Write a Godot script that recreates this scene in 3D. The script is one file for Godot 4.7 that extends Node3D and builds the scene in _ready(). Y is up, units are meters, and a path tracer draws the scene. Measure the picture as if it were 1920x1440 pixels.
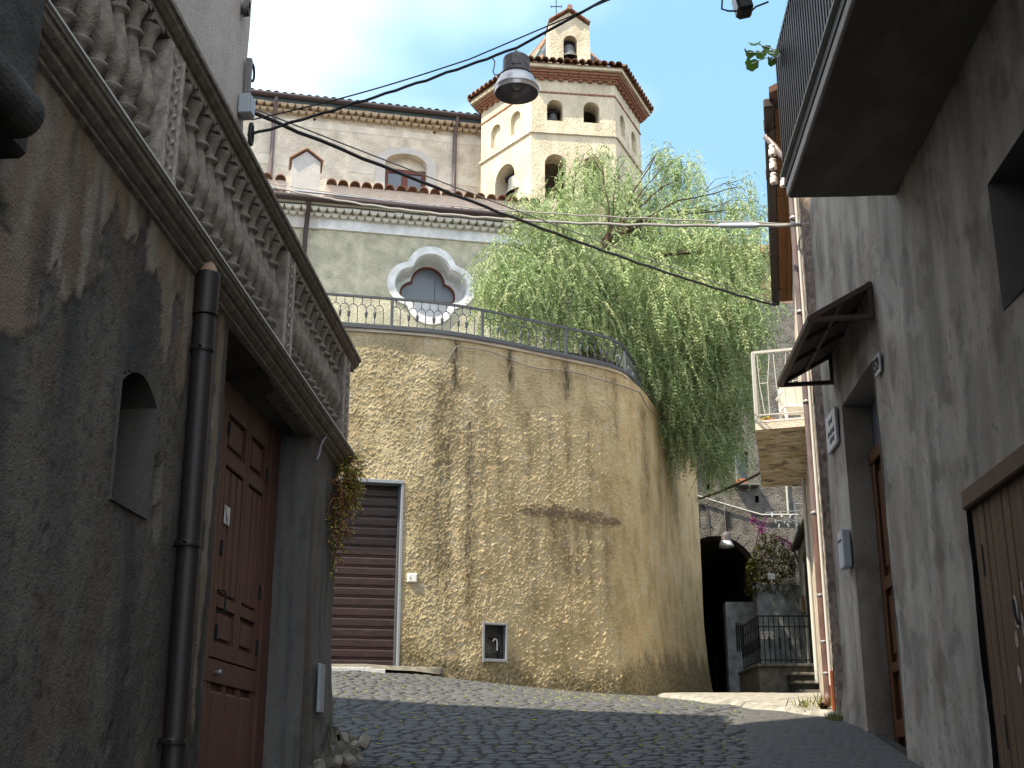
extends Node3D
# A steep cobbled lane between old houses, a stuccoed retaining wall with a church and a pepper tree above it.
# x is to the right, y up, eye level is y = 0; "d" is the distance ahead of the camera, so z = -d.

const TAU8 := TAU / 8.0
var M := {}
var rng := RandomNumberGenerator.new()
var names := {}
var nz := FastNoiseLite.new()
var nz2 := FastNoiseLite.new()
var nridge := FastNoiseLite.new()
var nwarp := FastNoiseLite.new()


class MB:
	var v := PackedVector3Array()
	var n := PackedVector3Array()
	var c := PackedColorArray()
	var ix := PackedInt32Array()
	var uv := PackedVector2Array()
	var col := Color(1, 1, 1)

	func vert(p: Vector3, nn: Vector3, t := Vector2.ZERO) -> int:
		v.append(p)
		n.append(nn)
		c.append(col)
		uv.append(t)
		return v.size() - 1

	func tri_i(a: int, b: int, d: int) -> void:   # orders the corners so that the face looks the way its normals do
		var g := (v[b] - v[a]).cross(v[d] - v[a])
		if g.dot(n[a] + n[b] + n[d]) > 0.0:
			ix.append(a)
			ix.append(d)
			ix.append(b)
		else:
			ix.append(a)
			ix.append(b)
			ix.append(d)

	func tri(a: Vector3, b: Vector3, d: Vector3, nn: Vector3) -> void:
		tri_i(vert(a, nn), vert(b, nn), vert(d, nn))

	func quad(a: Vector3, b: Vector3, d: Vector3, e: Vector3, nn: Vector3) -> void:
		var i0 := vert(a, nn, Vector2(0, 0))
		var i1 := vert(b, nn, Vector2(1, 0))
		var i2 := vert(d, nn, Vector2(1, 1))
		var i3 := vert(e, nn, Vector2(0, 1))
		tri_i(i0, i1, i2)
		tri_i(i0, i2, i3)

	func face(pts: Array, outward: Vector3) -> void:
		var nn: Vector3 = (pts[1] - pts[0]).cross(pts[2] - pts[0]).normalized()
		if nn.dot(outward) < 0.0:
			nn = -nn
		for k in range(1, pts.size() - 1):
			tri(pts[0], pts[k], pts[k + 1], nn)

	# a box with chamfered edges
	func box(at: Vector3, size: Vector3, b := Basis.IDENTITY, bev := 0.0) -> void:
		var h := size * 0.5
		var e := minf(bev, minf(h.x, minf(h.y, h.z)) * 0.6)
		var ax := [b.x, b.y, b.z]
		var hh := [h.x, h.y, h.z]
		for k in 3:
			var i: int = (k + 1) % 3
			var j: int = (k + 2) % 3
			for s in [-1.0, 1.0]:
				var o: Vector3 = at + ax[k] * hh[k] * s
				var p: Vector3 = ax[i] * (hh[i] - e)
				var q: Vector3 = ax[j] * (hh[j] - e)
				quad(o - p - q, o + p - q, o + p + q, o - p + q, ax[k] * s)
		if e <= 0.0:
			return
		for k in 3:
			var i: int = (k + 1) % 3
			var j: int = (k + 2) % 3
			for s in [-1.0, 1.0]:
				for t in [-1.0, 1.0]:
					var w: Vector3 = ax[k] * (hh[k] - e)
					var p0: Vector3 = at + ax[i] * hh[i] * s + ax[j] * (hh[j] - e) * t
					var p1: Vector3 = at + ax[i] * (hh[i] - e) * s + ax[j] * hh[j] * t
					quad(p0 - w, p0 + w, p1 + w, p1 - w, (ax[i] * s + ax[j] * t).normalized())
		for s in [-1.0, 1.0]:
			for t in [-1.0, 1.0]:
				for r in [-1.0, 1.0]:
					var a0: Vector3 = at + ax[0] * hh[0] * s + ax[1] * (hh[1] - e) * t + ax[2] * (hh[2] - e) * r
					var a1: Vector3 = at + ax[0] * (hh[0] - e) * s + ax[1] * hh[1] * t + ax[2] * (hh[2] - e) * r
					var a2: Vector3 = at + ax[0] * (hh[0] - e) * s + ax[1] * (hh[1] - e) * t + ax[2] * hh[2] * r
					tri(a0, a1, a2, (ax[0] * s + ax[1] * t + ax[2] * r).normalized())

	# eight corners of any hexahedron: bottom 0-3, top 4-7
	func hexa(p: Array) -> void:
		var mid := Vector3.ZERO
		for q in p:
			mid += q / 8.0
		for f in [[0, 1, 2, 3], [4, 5, 6, 7], [0, 1, 5, 4], [1, 2, 6, 5], [2, 3, 7, 6], [3, 0, 4, 7]]:
			var fc: Vector3 = (p[f[0]] + p[f[1]] + p[f[2]] + p[f[3]]) / 4.0
			face([p[f[0]], p[f[1]], p[f[2]], p[f[3]]], fc - mid)

	func tube(pts: Array, r: float, seg := 7, r_end := -1.0, capped := true) -> void:
		var m := pts.size()
		var up := Vector3.UP
		var rings := []
		for k in m:
			var t: Vector3 = (pts[mini(k + 1, m - 1)] - pts[maxi(k - 1, 0)]).normalized()
			if absf(t.dot(up)) > 0.95:
				up = Vector3.RIGHT if absf(t.x) < 0.9 else Vector3.BACK
			var a := t.cross(up).normalized()
			var b := a.cross(t).normalized()
			up = b
			var rr := r if r_end < 0.0 else lerpf(r, r_end, float(k) / maxf(1.0, m - 1))
			var ring := []
			for s in seg:
				var g := TAU * s / seg
				var dr := a * cos(g) + b * sin(g)
				ring.append(vert(pts[k] + dr * rr, dr))
			rings.append(ring)
		for k in m - 1:
			for s in seg:
				var s2 := (s + 1) % seg
				tri_i(rings[k][s], rings[k + 1][s], rings[k + 1][s2])
				tri_i(rings[k][s], rings[k + 1][s2], rings[k][s2])
		if capped:
			for e in [0, m - 1]:
				var t2: Vector3 = (pts[0] - pts[1]).normalized() if e == 0 else (pts[m - 1] - pts[m - 2]).normalized()
				var fan := []
				for s in seg:
					fan.append(v[rings[e][s]])
				face(fan, t2)

	# profile of Vector2(radius, height) turned about the y axis of the transform
	func lathe(prof: Array, x := Transform3D.IDENTITY, seg := 14) -> void:
		var rings := []
		var m := prof.size()
		for k in m:
			var t: Vector2 = (prof[mini(k + 1, m - 1)] - prof[maxi(k - 1, 0)]).normalized()
			var nn := Vector2(t.y, -t.x)
			var ring := []
			for s in seg:
				var g := TAU * s / seg
				var dr := Vector3(cos(g), 0, sin(g))
				ring.append(vert(x * (dr * prof[k].x + Vector3.UP * prof[k].y), (x.basis * (dr * nn.x + Vector3.UP * nn.y)).normalized()))
			rings.append(ring)
		for k in m - 1:
			for s in seg:
				var s2 := (s + 1) % seg
				tri_i(rings[k][s], rings[k + 1][s], rings[k + 1][s2])
				tri_i(rings[k][s], rings[k + 1][s2], rings[k][s2])

	# polygon in the xy plane of the transform, drawn out from z0 to z1
	func prism(poly: PackedVector2Array, z0: float, z1: float, x := Transform3D.IDENTITY, smooth := false) -> void:
		var t := Geometry2D.triangulate_polygon(poly)
		for k in range(0, t.size(), 3):
			for zz in [z0, z1]:
				var nn: Vector3 = x.basis.z * (1.0 if (zz > minf(z0, z1)) else -1.0)
				tri(x * Vector3(poly[t[k]].x, poly[t[k]].y, zz), x * Vector3(poly[t[k + 1]].x, poly[t[k + 1]].y, zz), x * Vector3(poly[t[k + 2]].x, poly[t[k + 2]].y, zz), nn.normalized())
		var cw := Geometry2D.is_polygon_clockwise(poly)
		var m := poly.size()
		var en := []
		for k in m:
			var e := poly[(k + 1) % m] - poly[k]
			var o := Vector2(e.y, -e.x).normalized()
			en.append(-o if cw else o)
		for k in m:
			var p := poly[k]
			var q := poly[(k + 1) % m]
			var n0: Vector2 = en[k]
			var n1: Vector2 = en[k]
			if smooth:
				n0 = (en[k] + en[(k + m - 1) % m]).normalized()
				n1 = (en[k] + en[(k + 1) % m]).normalized()
			var w0 := (x.basis * Vector3(n0.x, n0.y, 0)).normalized()
			var w1 := (x.basis * Vector3(n1.x, n1.y, 0)).normalized()
			var a := vert(x * Vector3(p.x, p.y, z0), w0)
			var b := vert(x * Vector3(q.x, q.y, z0), w1)
			var d := vert(x * Vector3(q.x, q.y, z1), w1)
			var f := vert(x * Vector3(p.x, p.y, z1), w0)
			tri_i(a, b, d)
			tri_i(a, d, f)

	func mesh() -> ArrayMesh:
		var a := []
		a.resize(Mesh.ARRAY_MAX)
		a[Mesh.ARRAY_VERTEX] = v
		a[Mesh.ARRAY_NORMAL] = n
		a[Mesh.ARRAY_COLOR] = c
		a[Mesh.ARRAY_TEX_UV] = uv
		a[Mesh.ARRAY_INDEX] = ix
		var am := ArrayMesh.new()
		am.add_surface_from_arrays(Mesh.PRIMITIVE_TRIANGLES, a)
		return am


# ---------------------------------------------------------------- naming and placing

func numbered(called: String) -> String:
	var k: int = names.get(called, 0)
	names[called] = k + 1
	return called if k == 0 else "%s_%03d" % [called, k]


func tag(o: Node, label: String, category: String, group := "") -> Node:
	o.set_meta("label", label)
	o.set_meta("category", category)
	if group != "":
		o.set_meta("group", group)
	return o


func thing(called: String, label: String, category: String, at := Vector3.ZERO, group := "") -> Node3D:
	var o := Node3D.new()
	o.name = numbered(called)
	add_child(o)
	o.position = at
	tag(o, label, category, group)
	return o


func base_of(p: Node) -> Vector3:
	var q := Vector3.ZERO
	while p != self and p is Node3D:
		q += p.position
		p = p.get_parent()
	return q


# one mesh, given in world axes, as a part of a thing (or as a thing of its own when the parent is the root)
func put(mb: MB, called: String, mat: Material, parent: Node = self) -> MeshInstance3D:
	var o := MeshInstance3D.new()
	o.mesh = mb.mesh()
	o.material_override = mat
	o.name = numbered(called) if parent == self else called
	o.position = -base_of(parent)
	parent.add_child(o, true)
	return o


# a shared mesh placed in world axes under a parent
func put_mesh(m: Mesh, x: Transform3D, called: String, mat: Material, parent: Node) -> MeshInstance3D:
	var o := MeshInstance3D.new()
	o.mesh = m
	o.material_override = mat
	o.name = numbered(called) if parent == self else called
	o.transform = x
	o.position -= base_of(parent)
	parent.add_child(o, true)
	return o


func struct(o: Node) -> Node:
	o.set_meta("kind", "structure")
	return o


func stuff(o: Node) -> Node:
	o.set_meta("kind", "stuff")
	return o


func scatter(called: String, m: Mesh, mat: Material, xs: Array, cols: Array, parent: Node) -> MultiMeshInstance3D:
	var mm := MultiMesh.new()
	mm.transform_format = MultiMesh.TRANSFORM_3D
	mm.use_colors = true
	mm.mesh = m
	mm.instance_count = xs.size()
	var back := -base_of(parent)
	for k in xs.size():
		var x: Transform3D = xs[k]
		x.origin += back
		mm.set_instance_transform(k, x)
		mm.set_instance_color(k, cols[k])
	var o := MultiMeshInstance3D.new()
	o.multimesh = mm
	o.material_override = mat
	o.name = numbered(called) if parent == self else called
	parent.add_child(o, true)
	return o


# ---------------------------------------------------------------- textures and materials

func noise_bytes(size: int, freq: float, kind: int, seed_: int, oct := 4, fract := FastNoiseLite.FRACTAL_FBM) -> PackedByteArray:
	var f := FastNoiseLite.new()
	f.noise_type = kind
	f.frequency = freq
	f.seed = seed_
	f.fractal_type = fract
	f.fractal_octaves = oct
	var im := f.get_seamless_image(size, size, false, false, 0.2, true)
	im.convert(Image.FORMAT_L8)
	return im.get_data()


func grey_tex(size: int, layers: Array, lo: float, hi: float, gamma := 1.0) -> ImageTexture:
	# layers: [bytes, weight]; the weighted mean is spread from lo to hi
	var out := PackedByteArray()
	out.resize(size * size)
	var tot := 0.0
	for l in layers:
		tot += l[1]
	for i in size * size:
		var s := 0.0
		for l in layers:
			s += l[0][i] * l[1]
		s = clampf((s / tot / 255.0 - 0.5) * 1.25 + 0.5, 0.0, 1.0)
		out[i] = int(clampf(lerpf(lo, hi, pow(s, gamma)), 0.0, 1.0) * 255.0)
	return ImageTexture.create_from_image(Image.create_from_data(size, size, false, Image.FORMAT_L8, out))


var T := {}


func make_textures() -> void:
	var S := FastNoiseLite.TYPE_SIMPLEX_SMOOTH
	var a := noise_bytes(512, 0.012, S, 11)
	var b := noise_bytes(512, 0.09, S, 12, 3)
	var w := noise_bytes(512, 0.45, FastNoiseLite.TYPE_VALUE, 13, 2)
	var cell := noise_bytes(512, 0.06, FastNoiseLite.TYPE_CELLULAR, 14, 2)
	var rid := noise_bytes(512, 0.03, S, 15, 3, FastNoiseLite.FRACTAL_RIDGED)
	T.grain = grey_tex(512, [[a, 0.6], [b, 0.8], [w, 0.7]], 0.80, 1.0)
	T.blotch = grey_tex(512, [[a, 1.6], [b, 0.4], [w, 0.2]], 0.62, 1.0)
	T.bump = grey_tex(512, [[a, 0.7], [b, 0.8], [w, 0.5]], 0.0, 1.0)
	T.pit = grey_tex(512, [[b, 0.6], [w, 0.6], [cell, 0.7]], 0.0, 1.0)
	T.crack = grey_tex(512, [[rid, 1.0], [a, 0.5], [w, 0.3]], 0.0, 1.0)
	# faded washes and rain marks on the church
	var lo := noise_bytes(512, 0.006, S, 16, 5)
	T.wash = grey_tex(512, [[lo, 1.6], [a, 0.7], [b, 0.3], [w, 0.25]], 0.74, 1.0)
	# long streaks for wood, stretched by the mapping
	T.wood = grey_tex(512, [[b, 1.0], [a, 0.7], [w, 0.25]], 0.6, 1.0)


func mk(called: String, lin: Color, rough := 0.9, o := {}) -> StandardMaterial3D:
	var m := StandardMaterial3D.new()
	m.resource_name = called
	m.albedo_color = Color(lin.r, lin.g, lin.b).linear_to_srgb()
	m.roughness = rough
	m.metallic = o.get("metal", 0.0)
	m.metallic_specular = o.get("spec", 0.35)
	m.vertex_color_use_as_albedo = o.get("vc", false)
	var sc: Vector3 = o.get("scale", Vector3(0.7, 0.7, 0.7))
	if o.get("uv", false):
		m.uv1_scale = sc      # the dense wall sheets carry their own coordinates in metres
	elif o.has("tex") or o.has("bump"):
		m.uv1_triplanar = true
		m.uv1_world_triplanar = true
		m.uv1_triplanar_sharpness = 4.0
		m.uv1_scale = sc
	if o.has("tex"):
		m.albedo_texture = T[o.tex]
	if o.has("bump"):
		m.heightmap_enabled = true
		m.heightmap_texture = T[o.bump]
		m.heightmap_scale = o.get("cm", 1.0)
	if o.has("backlight"):
		m.backlight_enabled = true
		m.backlight = o.backlight
	M[called] = m
	return m


# ---------------------------------------------------------------- shapes in common

func steps(a: float, b: float, s: float, extra := []) -> PackedFloat32Array:
	var marks := [a, b]
	for e in extra:
		if e > a + 0.0005 and e < b - 0.0005:
			marks.append(e)
	marks.sort()
	var out := PackedFloat32Array([a])
	for k in marks.size() - 1:
		var n := maxi(1, int(round((marks[k + 1] - marks[k]) / s)))
		for j in n:
			out.append(lerpf(marks[k], marks[k + 1], float(j + 1) / n))
	return out


# a dense sheet: pos(u, v) gives the point, tint(u, v) its colour, hole(u, v) < 0 where it is cut away
func sheet(us: PackedFloat32Array, vs: PackedFloat32Array, pos: Callable, tint: Callable, toward: Vector3, hole = null, snap := 0.0) -> MB:
	var mb := MB.new()
	var nu := us.size()
	var nv := vs.size()
	mb.v.resize(nu * nv)
	mb.n.resize(nu * nv)
	mb.c.resize(nu * nv)
	mb.uv.resize(nu * nv)
	for i in nu:
		for j in nv:
			var u := us[i]
			var w := vs[j]
			if snap > 0.0:
				var s: float = hole.call(u, w)
				if absf(s) < snap:
					var gu: float = (hole.call(u + 0.002, w) - s) / 0.002
					var gv: float = (hole.call(u, w + 0.002) - s) / 0.002
					u -= gu * s
					w -= gv * s
			var k := i * nv + j
			mb.v[k] = pos.call(u, w)
			mb.c[k] = tint.call(u, w)
			mb.uv[k] = Vector2(u, w)
	for i in nu:
		for j in nv:
			var k := i * nv + j
			var du := mb.v[mini(i + 1, nu - 1) * nv + j] - mb.v[maxi(i - 1, 0) * nv + j]
			var dv := mb.v[i * nv + mini(j + 1, nv - 1)] - mb.v[i * nv + maxi(j - 1, 0)]
			var nn := du.cross(dv).normalized()
			mb.n[k] = nn if nn.dot(toward) > 0.0 else -nn
	for i in nu - 1:
		for j in nv - 1:
			if hole != null:
				if hole.call((us[i] + us[i + 1]) * 0.5, (vs[j] + vs[j + 1]) * 0.5) < 0.0:
					continue
			var a := i * nv + j
			mb.tri_i(a, a + nv, a + nv + 1)
			mb.tri_i(a, a + nv + 1, a + 1)
	return mb


func rect_sd(u: float, v: float, u0: float, u1: float, v0: float, v1: float) -> float:
	return maxf(absf(u - (u0 + u1) * 0.5) - (u1 - u0) * 0.5, absf(v - (v0 + v1) * 0.5) - (v1 - v0) * 0.5)


func fbm(x: float, y: float) -> float:
	return nz.get_noise_2d(x, y)


func tab(t: Array, x: float) -> float:
	if x <= t[0][0]:
		return t[0][1]
	for k in t.size() - 1:
		if x <= t[k + 1][0]:
			return lerpf(t[k][1], t[k + 1][1], (x - t[k][0]) / (t[k + 1][0] - t[k][0]))
	return t[-1][1]


func P(x: float, y: float, d: float) -> Vector3:
	return Vector3(x, y, -d)


# left house front, right house front and the house beyond it: a place along the wall, a height, and how far out of the wall
const LT := Vector3(0.0645651, 0, -0.9979135)
const LN := Vector3(0.9979135, 0, 0.0645651)
const RN := Vector3(-0.9979135, 0, -0.0645651)
const FT := Vector3(0.2079509, 0, -0.9781393)
const FN := Vector3(-0.9781393, 0, -0.2079509)


func LW(d: float, y: float, o := 0.0) -> Vector3:
	return Vector3(-2.15 + 0.0647 * d, y, -d) + LN * o


func RW(d: float, y: float, o := 0.0) -> Vector3:
	return Vector3(2.45 + 0.0647 * d, y, -d) + RN * o


func FW(d: float, y: float, o := 0.0) -> Vector3:
	return Vector3(0.48 + 0.2126 * d, y, -d) + FN * o


const LB := Basis(Vector3(0.0645651, 0, -0.9979135), Vector3(0, 1, 0), Vector3(0.9979135, 0, 0.0645651))
const RB := Basis(Vector3(0.0645651, 0, -0.9979135), Vector3(0, 1, 0), Vector3(-0.9979135, 0, -0.0645651))
const FB := Basis(Vector3(0.2079509, 0, -0.9781393), Vector3(0, 1, 0), Vector3(-0.9781393, 0, -0.2079509))

const HL := [[-40.0, -8.2], [0.0, -1.6], [11.0, 0.2167], [17.4, 1.40], [19.0, 1.55], [60.0, 2.6]]
const HR := [[-40.0, -8.2], [0.0, -1.6], [11.0, 0.215], [12.9, 0.54], [14.0, 0.69], [16.0, 0.87], [18.2, 1.04], [22.0, 1.23], [27.0, 1.48], [60.0, 2.6]]


func gh(x: float, d: float) -> float:
	var t := clampf((x + 2.0) / 3.9, 0.0, 1.0)
	return lerpf(tab(HL, d), tab(HR, d), t * (1.6 - 0.6 * t))


# a moulding: profile of (out, up) drawn along a wall from d0 to d1, its height following a gentle fall
func moulding(mb: MB, prof: Array, d0: float, d1: float, y: float, fall: float, dref: float, wall: Callable) -> void:
	var poly := PackedVector2Array(prof)
	var cw := Geometry2D.is_polygon_clockwise(poly)
	var m := prof.size()
	var n := maxi(1, int((d1 - d0) / 0.35))
	for s in n:
		var a := lerpf(d0, d1, float(s) / n)
		var b := lerpf(d0, d1, float(s + 1) / n)
		for k in m:
			var p: Vector2 = prof[k]
			var q: Vector2 = prof[(k + 1) % m]
			var e := q - p
			var o := Vector2(e.y, -e.x).normalized() * (-1.0 if cw else 1.0)
			var n3: Vector3 = (wall.call(a, o.y, o.x) - wall.call(a, 0.0, 0.0)).normalized()
			var ya := y + fall * (a - dref)
			var yb := y + fall * (b - dref)
			mb.quad(wall.call(a, ya + p.y, p.x), wall.call(b, yb + p.y, p.x), wall.call(b, yb + q.y, q.x), wall.call(a, ya + q.y, q.x), n3)
	var t := Geometry2D.triangulate_polygon(poly)
	for e in [d0, d1]:
		var ye: float = y + fall * (e - dref)
		var nn: Vector3 = (wall.call(d1, 0.0, 0.0) - wall.call(d0, 0.0, 0.0)).normalized() * (-1.0 if e == d0 else 1.0)
		for k in range(0, t.size(), 3):
			mb.tri(wall.call(e, ye + prof[t[k]].y, prof[t[k]].x), wall.call(e, ye + prof[t[k + 1]].y, prof[t[k + 1]].x), wall.call(e, ye + prof[t[k + 2]].y, prof[t[k + 2]].x), nn)


func sag(a: Vector3, b: Vector3, drop: float, n := 24, wob := 0.0) -> Array:
	var out := []
	for k in n + 1:
		var t := float(k) / n
		var p := a.lerp(b, t)
		p.y -= drop * 4.0 * t * (1.0 - t)
		if wob > 0.0 and k > 0 and k < n:
			p += Vector3(0, sin(k * 2.3) * wob, cos(k * 1.7) * wob)
		out.append(p)
	return out


func arch_poly(w: float, h_spring: float, rise: float, seg := 14) -> PackedVector2Array:
	# opening of width w from y = 0, straight to h_spring and then a round or segmental head
	var p := PackedVector2Array([Vector2(-w / 2, 0), Vector2(w / 2, 0)])
	for k in seg + 1:
		var g := PI * k / seg
		p.append(Vector2(cos(g) * w / 2, h_spring + sin(g) * rise))
	return p


func csg_poly(poly: PackedVector2Array, x: Transform3D, depth: float) -> CSGPolygon3D:
	# runs from z = +depth/2 to -depth/2 of the transform
	var c := CSGPolygon3D.new()
	c.polygon = poly
	c.mode = CSGPolygon3D.MODE_DEPTH
	c.depth = depth
	c.transform = x.translated_local(Vector3(0, 0, depth / 2))
	return c


func csg_box(at: Vector3, size: Vector3, b := Basis.IDENTITY) -> CSGBox3D:
	var c := CSGBox3D.new()
	c.size = size
	c.transform = Transform3D(b, at)
	return c


func csg_commit(root: CSGShape3D, cuts: Array, called: String, mat: Material, parent: Node) -> CSGShape3D:
	for c in cuts:
		c.operation = CSGShape3D.OPERATION_SUBTRACTION
		# children of a CSG node live in its axes
		c.transform = root.transform.affine_inverse() * c.transform
		c.name = "opening"
		root.add_child(c, true)
	root.material_override = mat
	root.name = numbered(called) if parent == self else called
	root.position -= base_of(parent)
	parent.add_child(root, true)
	return root


func _ready() -> void:
	rng.seed = 4711
	# ------------------------------------------------ camera
	var cam := Camera3D.new()
	cam.name = "camera"
	cam.fov = 33.93
	cam.near = 0.05
	cam.far = 900.0
	cam.rotation_degrees = Vector3(17.187, 0, 0)
	add_child(cam)
	cam.current = true
	# ------------------------------------------------ sky, sun, exposure
	var env := Environment.new()
	env.background_mode = Environment.BG_SKY
	env.sky = Sky.new()
	env.sky.sky_material = make_sky()
	env.background_energy_multiplier = 1.0
	env.tonemap_mode = Environment.TONE_MAPPER_LINEAR
	env.tonemap_exposure = 2.35
	env.sdfgi_enabled = true
	env.ssao_enabled = true
	env.ssil_enabled = true
	var we := WorldEnvironment.new()
	we.name = "environment"
	we.environment = env
	add_child(we)
	var sun := DirectionalLight3D.new()
	sun.name = "sun"
	sun.light_energy = 1.6
	sun.light_color = Color(1.0, 0.94, 0.83)
	sun.light_angular_distance = 0.5
	sun.shadow_enabled = true
	var az := deg_to_rad(30.0)      # behind the left shoulder: the sun stands to the left and a little behind the camera
	var el := deg_to_rad(57.0)
	var to_sun := Vector3(-cos(az) * cos(el), sin(el), sin(az) * cos(el))
	sun.look_at_from_position(Vector3.ZERO, -to_sun, Vector3.UP)
	add_child(sun)

	set_noise()
	make_textures()
	make_materials()
	build_ground()
	build_retaining_wall()
	build_railing()
	build_church()
	build_tower()
	build_left_side()
	build_tall_house()
	build_right_house()
	build_far_house()
	build_back_street()
	build_tree()
	build_cables_and_lamp()
	build_plants()
	print("built")


func set_noise() -> void:
	for a in [[nz, 1.0, 5, 4], [nz2, 1.0, 9, 3], [nwarp, 1.0, 21, 2]]:
		a[0].noise_type = FastNoiseLite.TYPE_SIMPLEX_SMOOTH
		a[0].frequency = a[1]
		a[0].seed = a[2]
		a[0].fractal_type = FastNoiseLite.FRACTAL_FBM
		a[0].fractal_octaves = a[3]
	nridge.noise_type = FastNoiseLite.TYPE_SIMPLEX_SMOOTH
	nridge.frequency = 1.0
	nridge.seed = 33
	nridge.fractal_type = FastNoiseLite.FRACTAL_NONE


func make_sky() -> Material:
	# pale blue with thin high cloud; a bright bank of cloud stands to the left, as in the photograph
	var w := 1024
	var h := 512
	var f := FastNoiseLite.new()
	f.noise_type = FastNoiseLite.TYPE_SIMPLEX_SMOOTH
	f.seed = 3
	f.frequency = 1.6
	f.fractal_octaves = 5
	var data := PackedByteArray()
	data.resize(w * h * 4)
	for j in h:
		var up := (0.5 - (j + 0.5) / h) * PI
		for i in w:
			var a := (float(i) + 0.5) / w * TAU
			var k := (j * w + i) * 4
			# Godot's panorama: u = 0 looks along -z, and u grows to the right
			var dir := Vector3(sin(a) * cos(up), sin(up), -cos(a) * cos(up))
			var left := atan2(-dir.x, -dir.z)      # + to the left of the view
			var q := f.get_noise_3d(dir.x * 1.3, dir.y * 2.6, dir.z * 1.3)
			var gap := smoothstep(0.92, 0.44, absf(wrapf(left + 0.48, -PI, PI)) - q * 0.35)     # blue shows ahead and to the right
			var thin := smoothstep(0.12, 0.6, q) * 0.35
			var m := clampf((1.0 - gap) * (0.80 + 0.35 * q) + thin * gap, 0.0, 1.0) if up > -0.02 else 0.0
			data[k] = 255
			data[k + 1] = 255
			data[k + 2] = 255
			data[k + 3] = int(m * 255.0)
	var s := ProceduralSkyMaterial.new()
	s.sky_top_color = Color(0.45, 0.605, 0.735)
	s.sky_horizon_color = Color(0.66, 0.73, 0.77)
	s.sky_curve = 0.12
	s.ground_bottom_color = Color(0.30, 0.28, 0.25)
	s.ground_horizon_color = Color(0.62, 0.66, 0.66)
	s.sun_angle_max = 25.0
	s.sun_curve = 0.1
	s.sky_cover = ImageTexture.create_from_image(Image.create_from_data(w, h, false, Image.FORMAT_RGBA8, data))
	s.sky_cover_modulate = Color(0.945, 0.915, 0.88)
	return s


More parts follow.
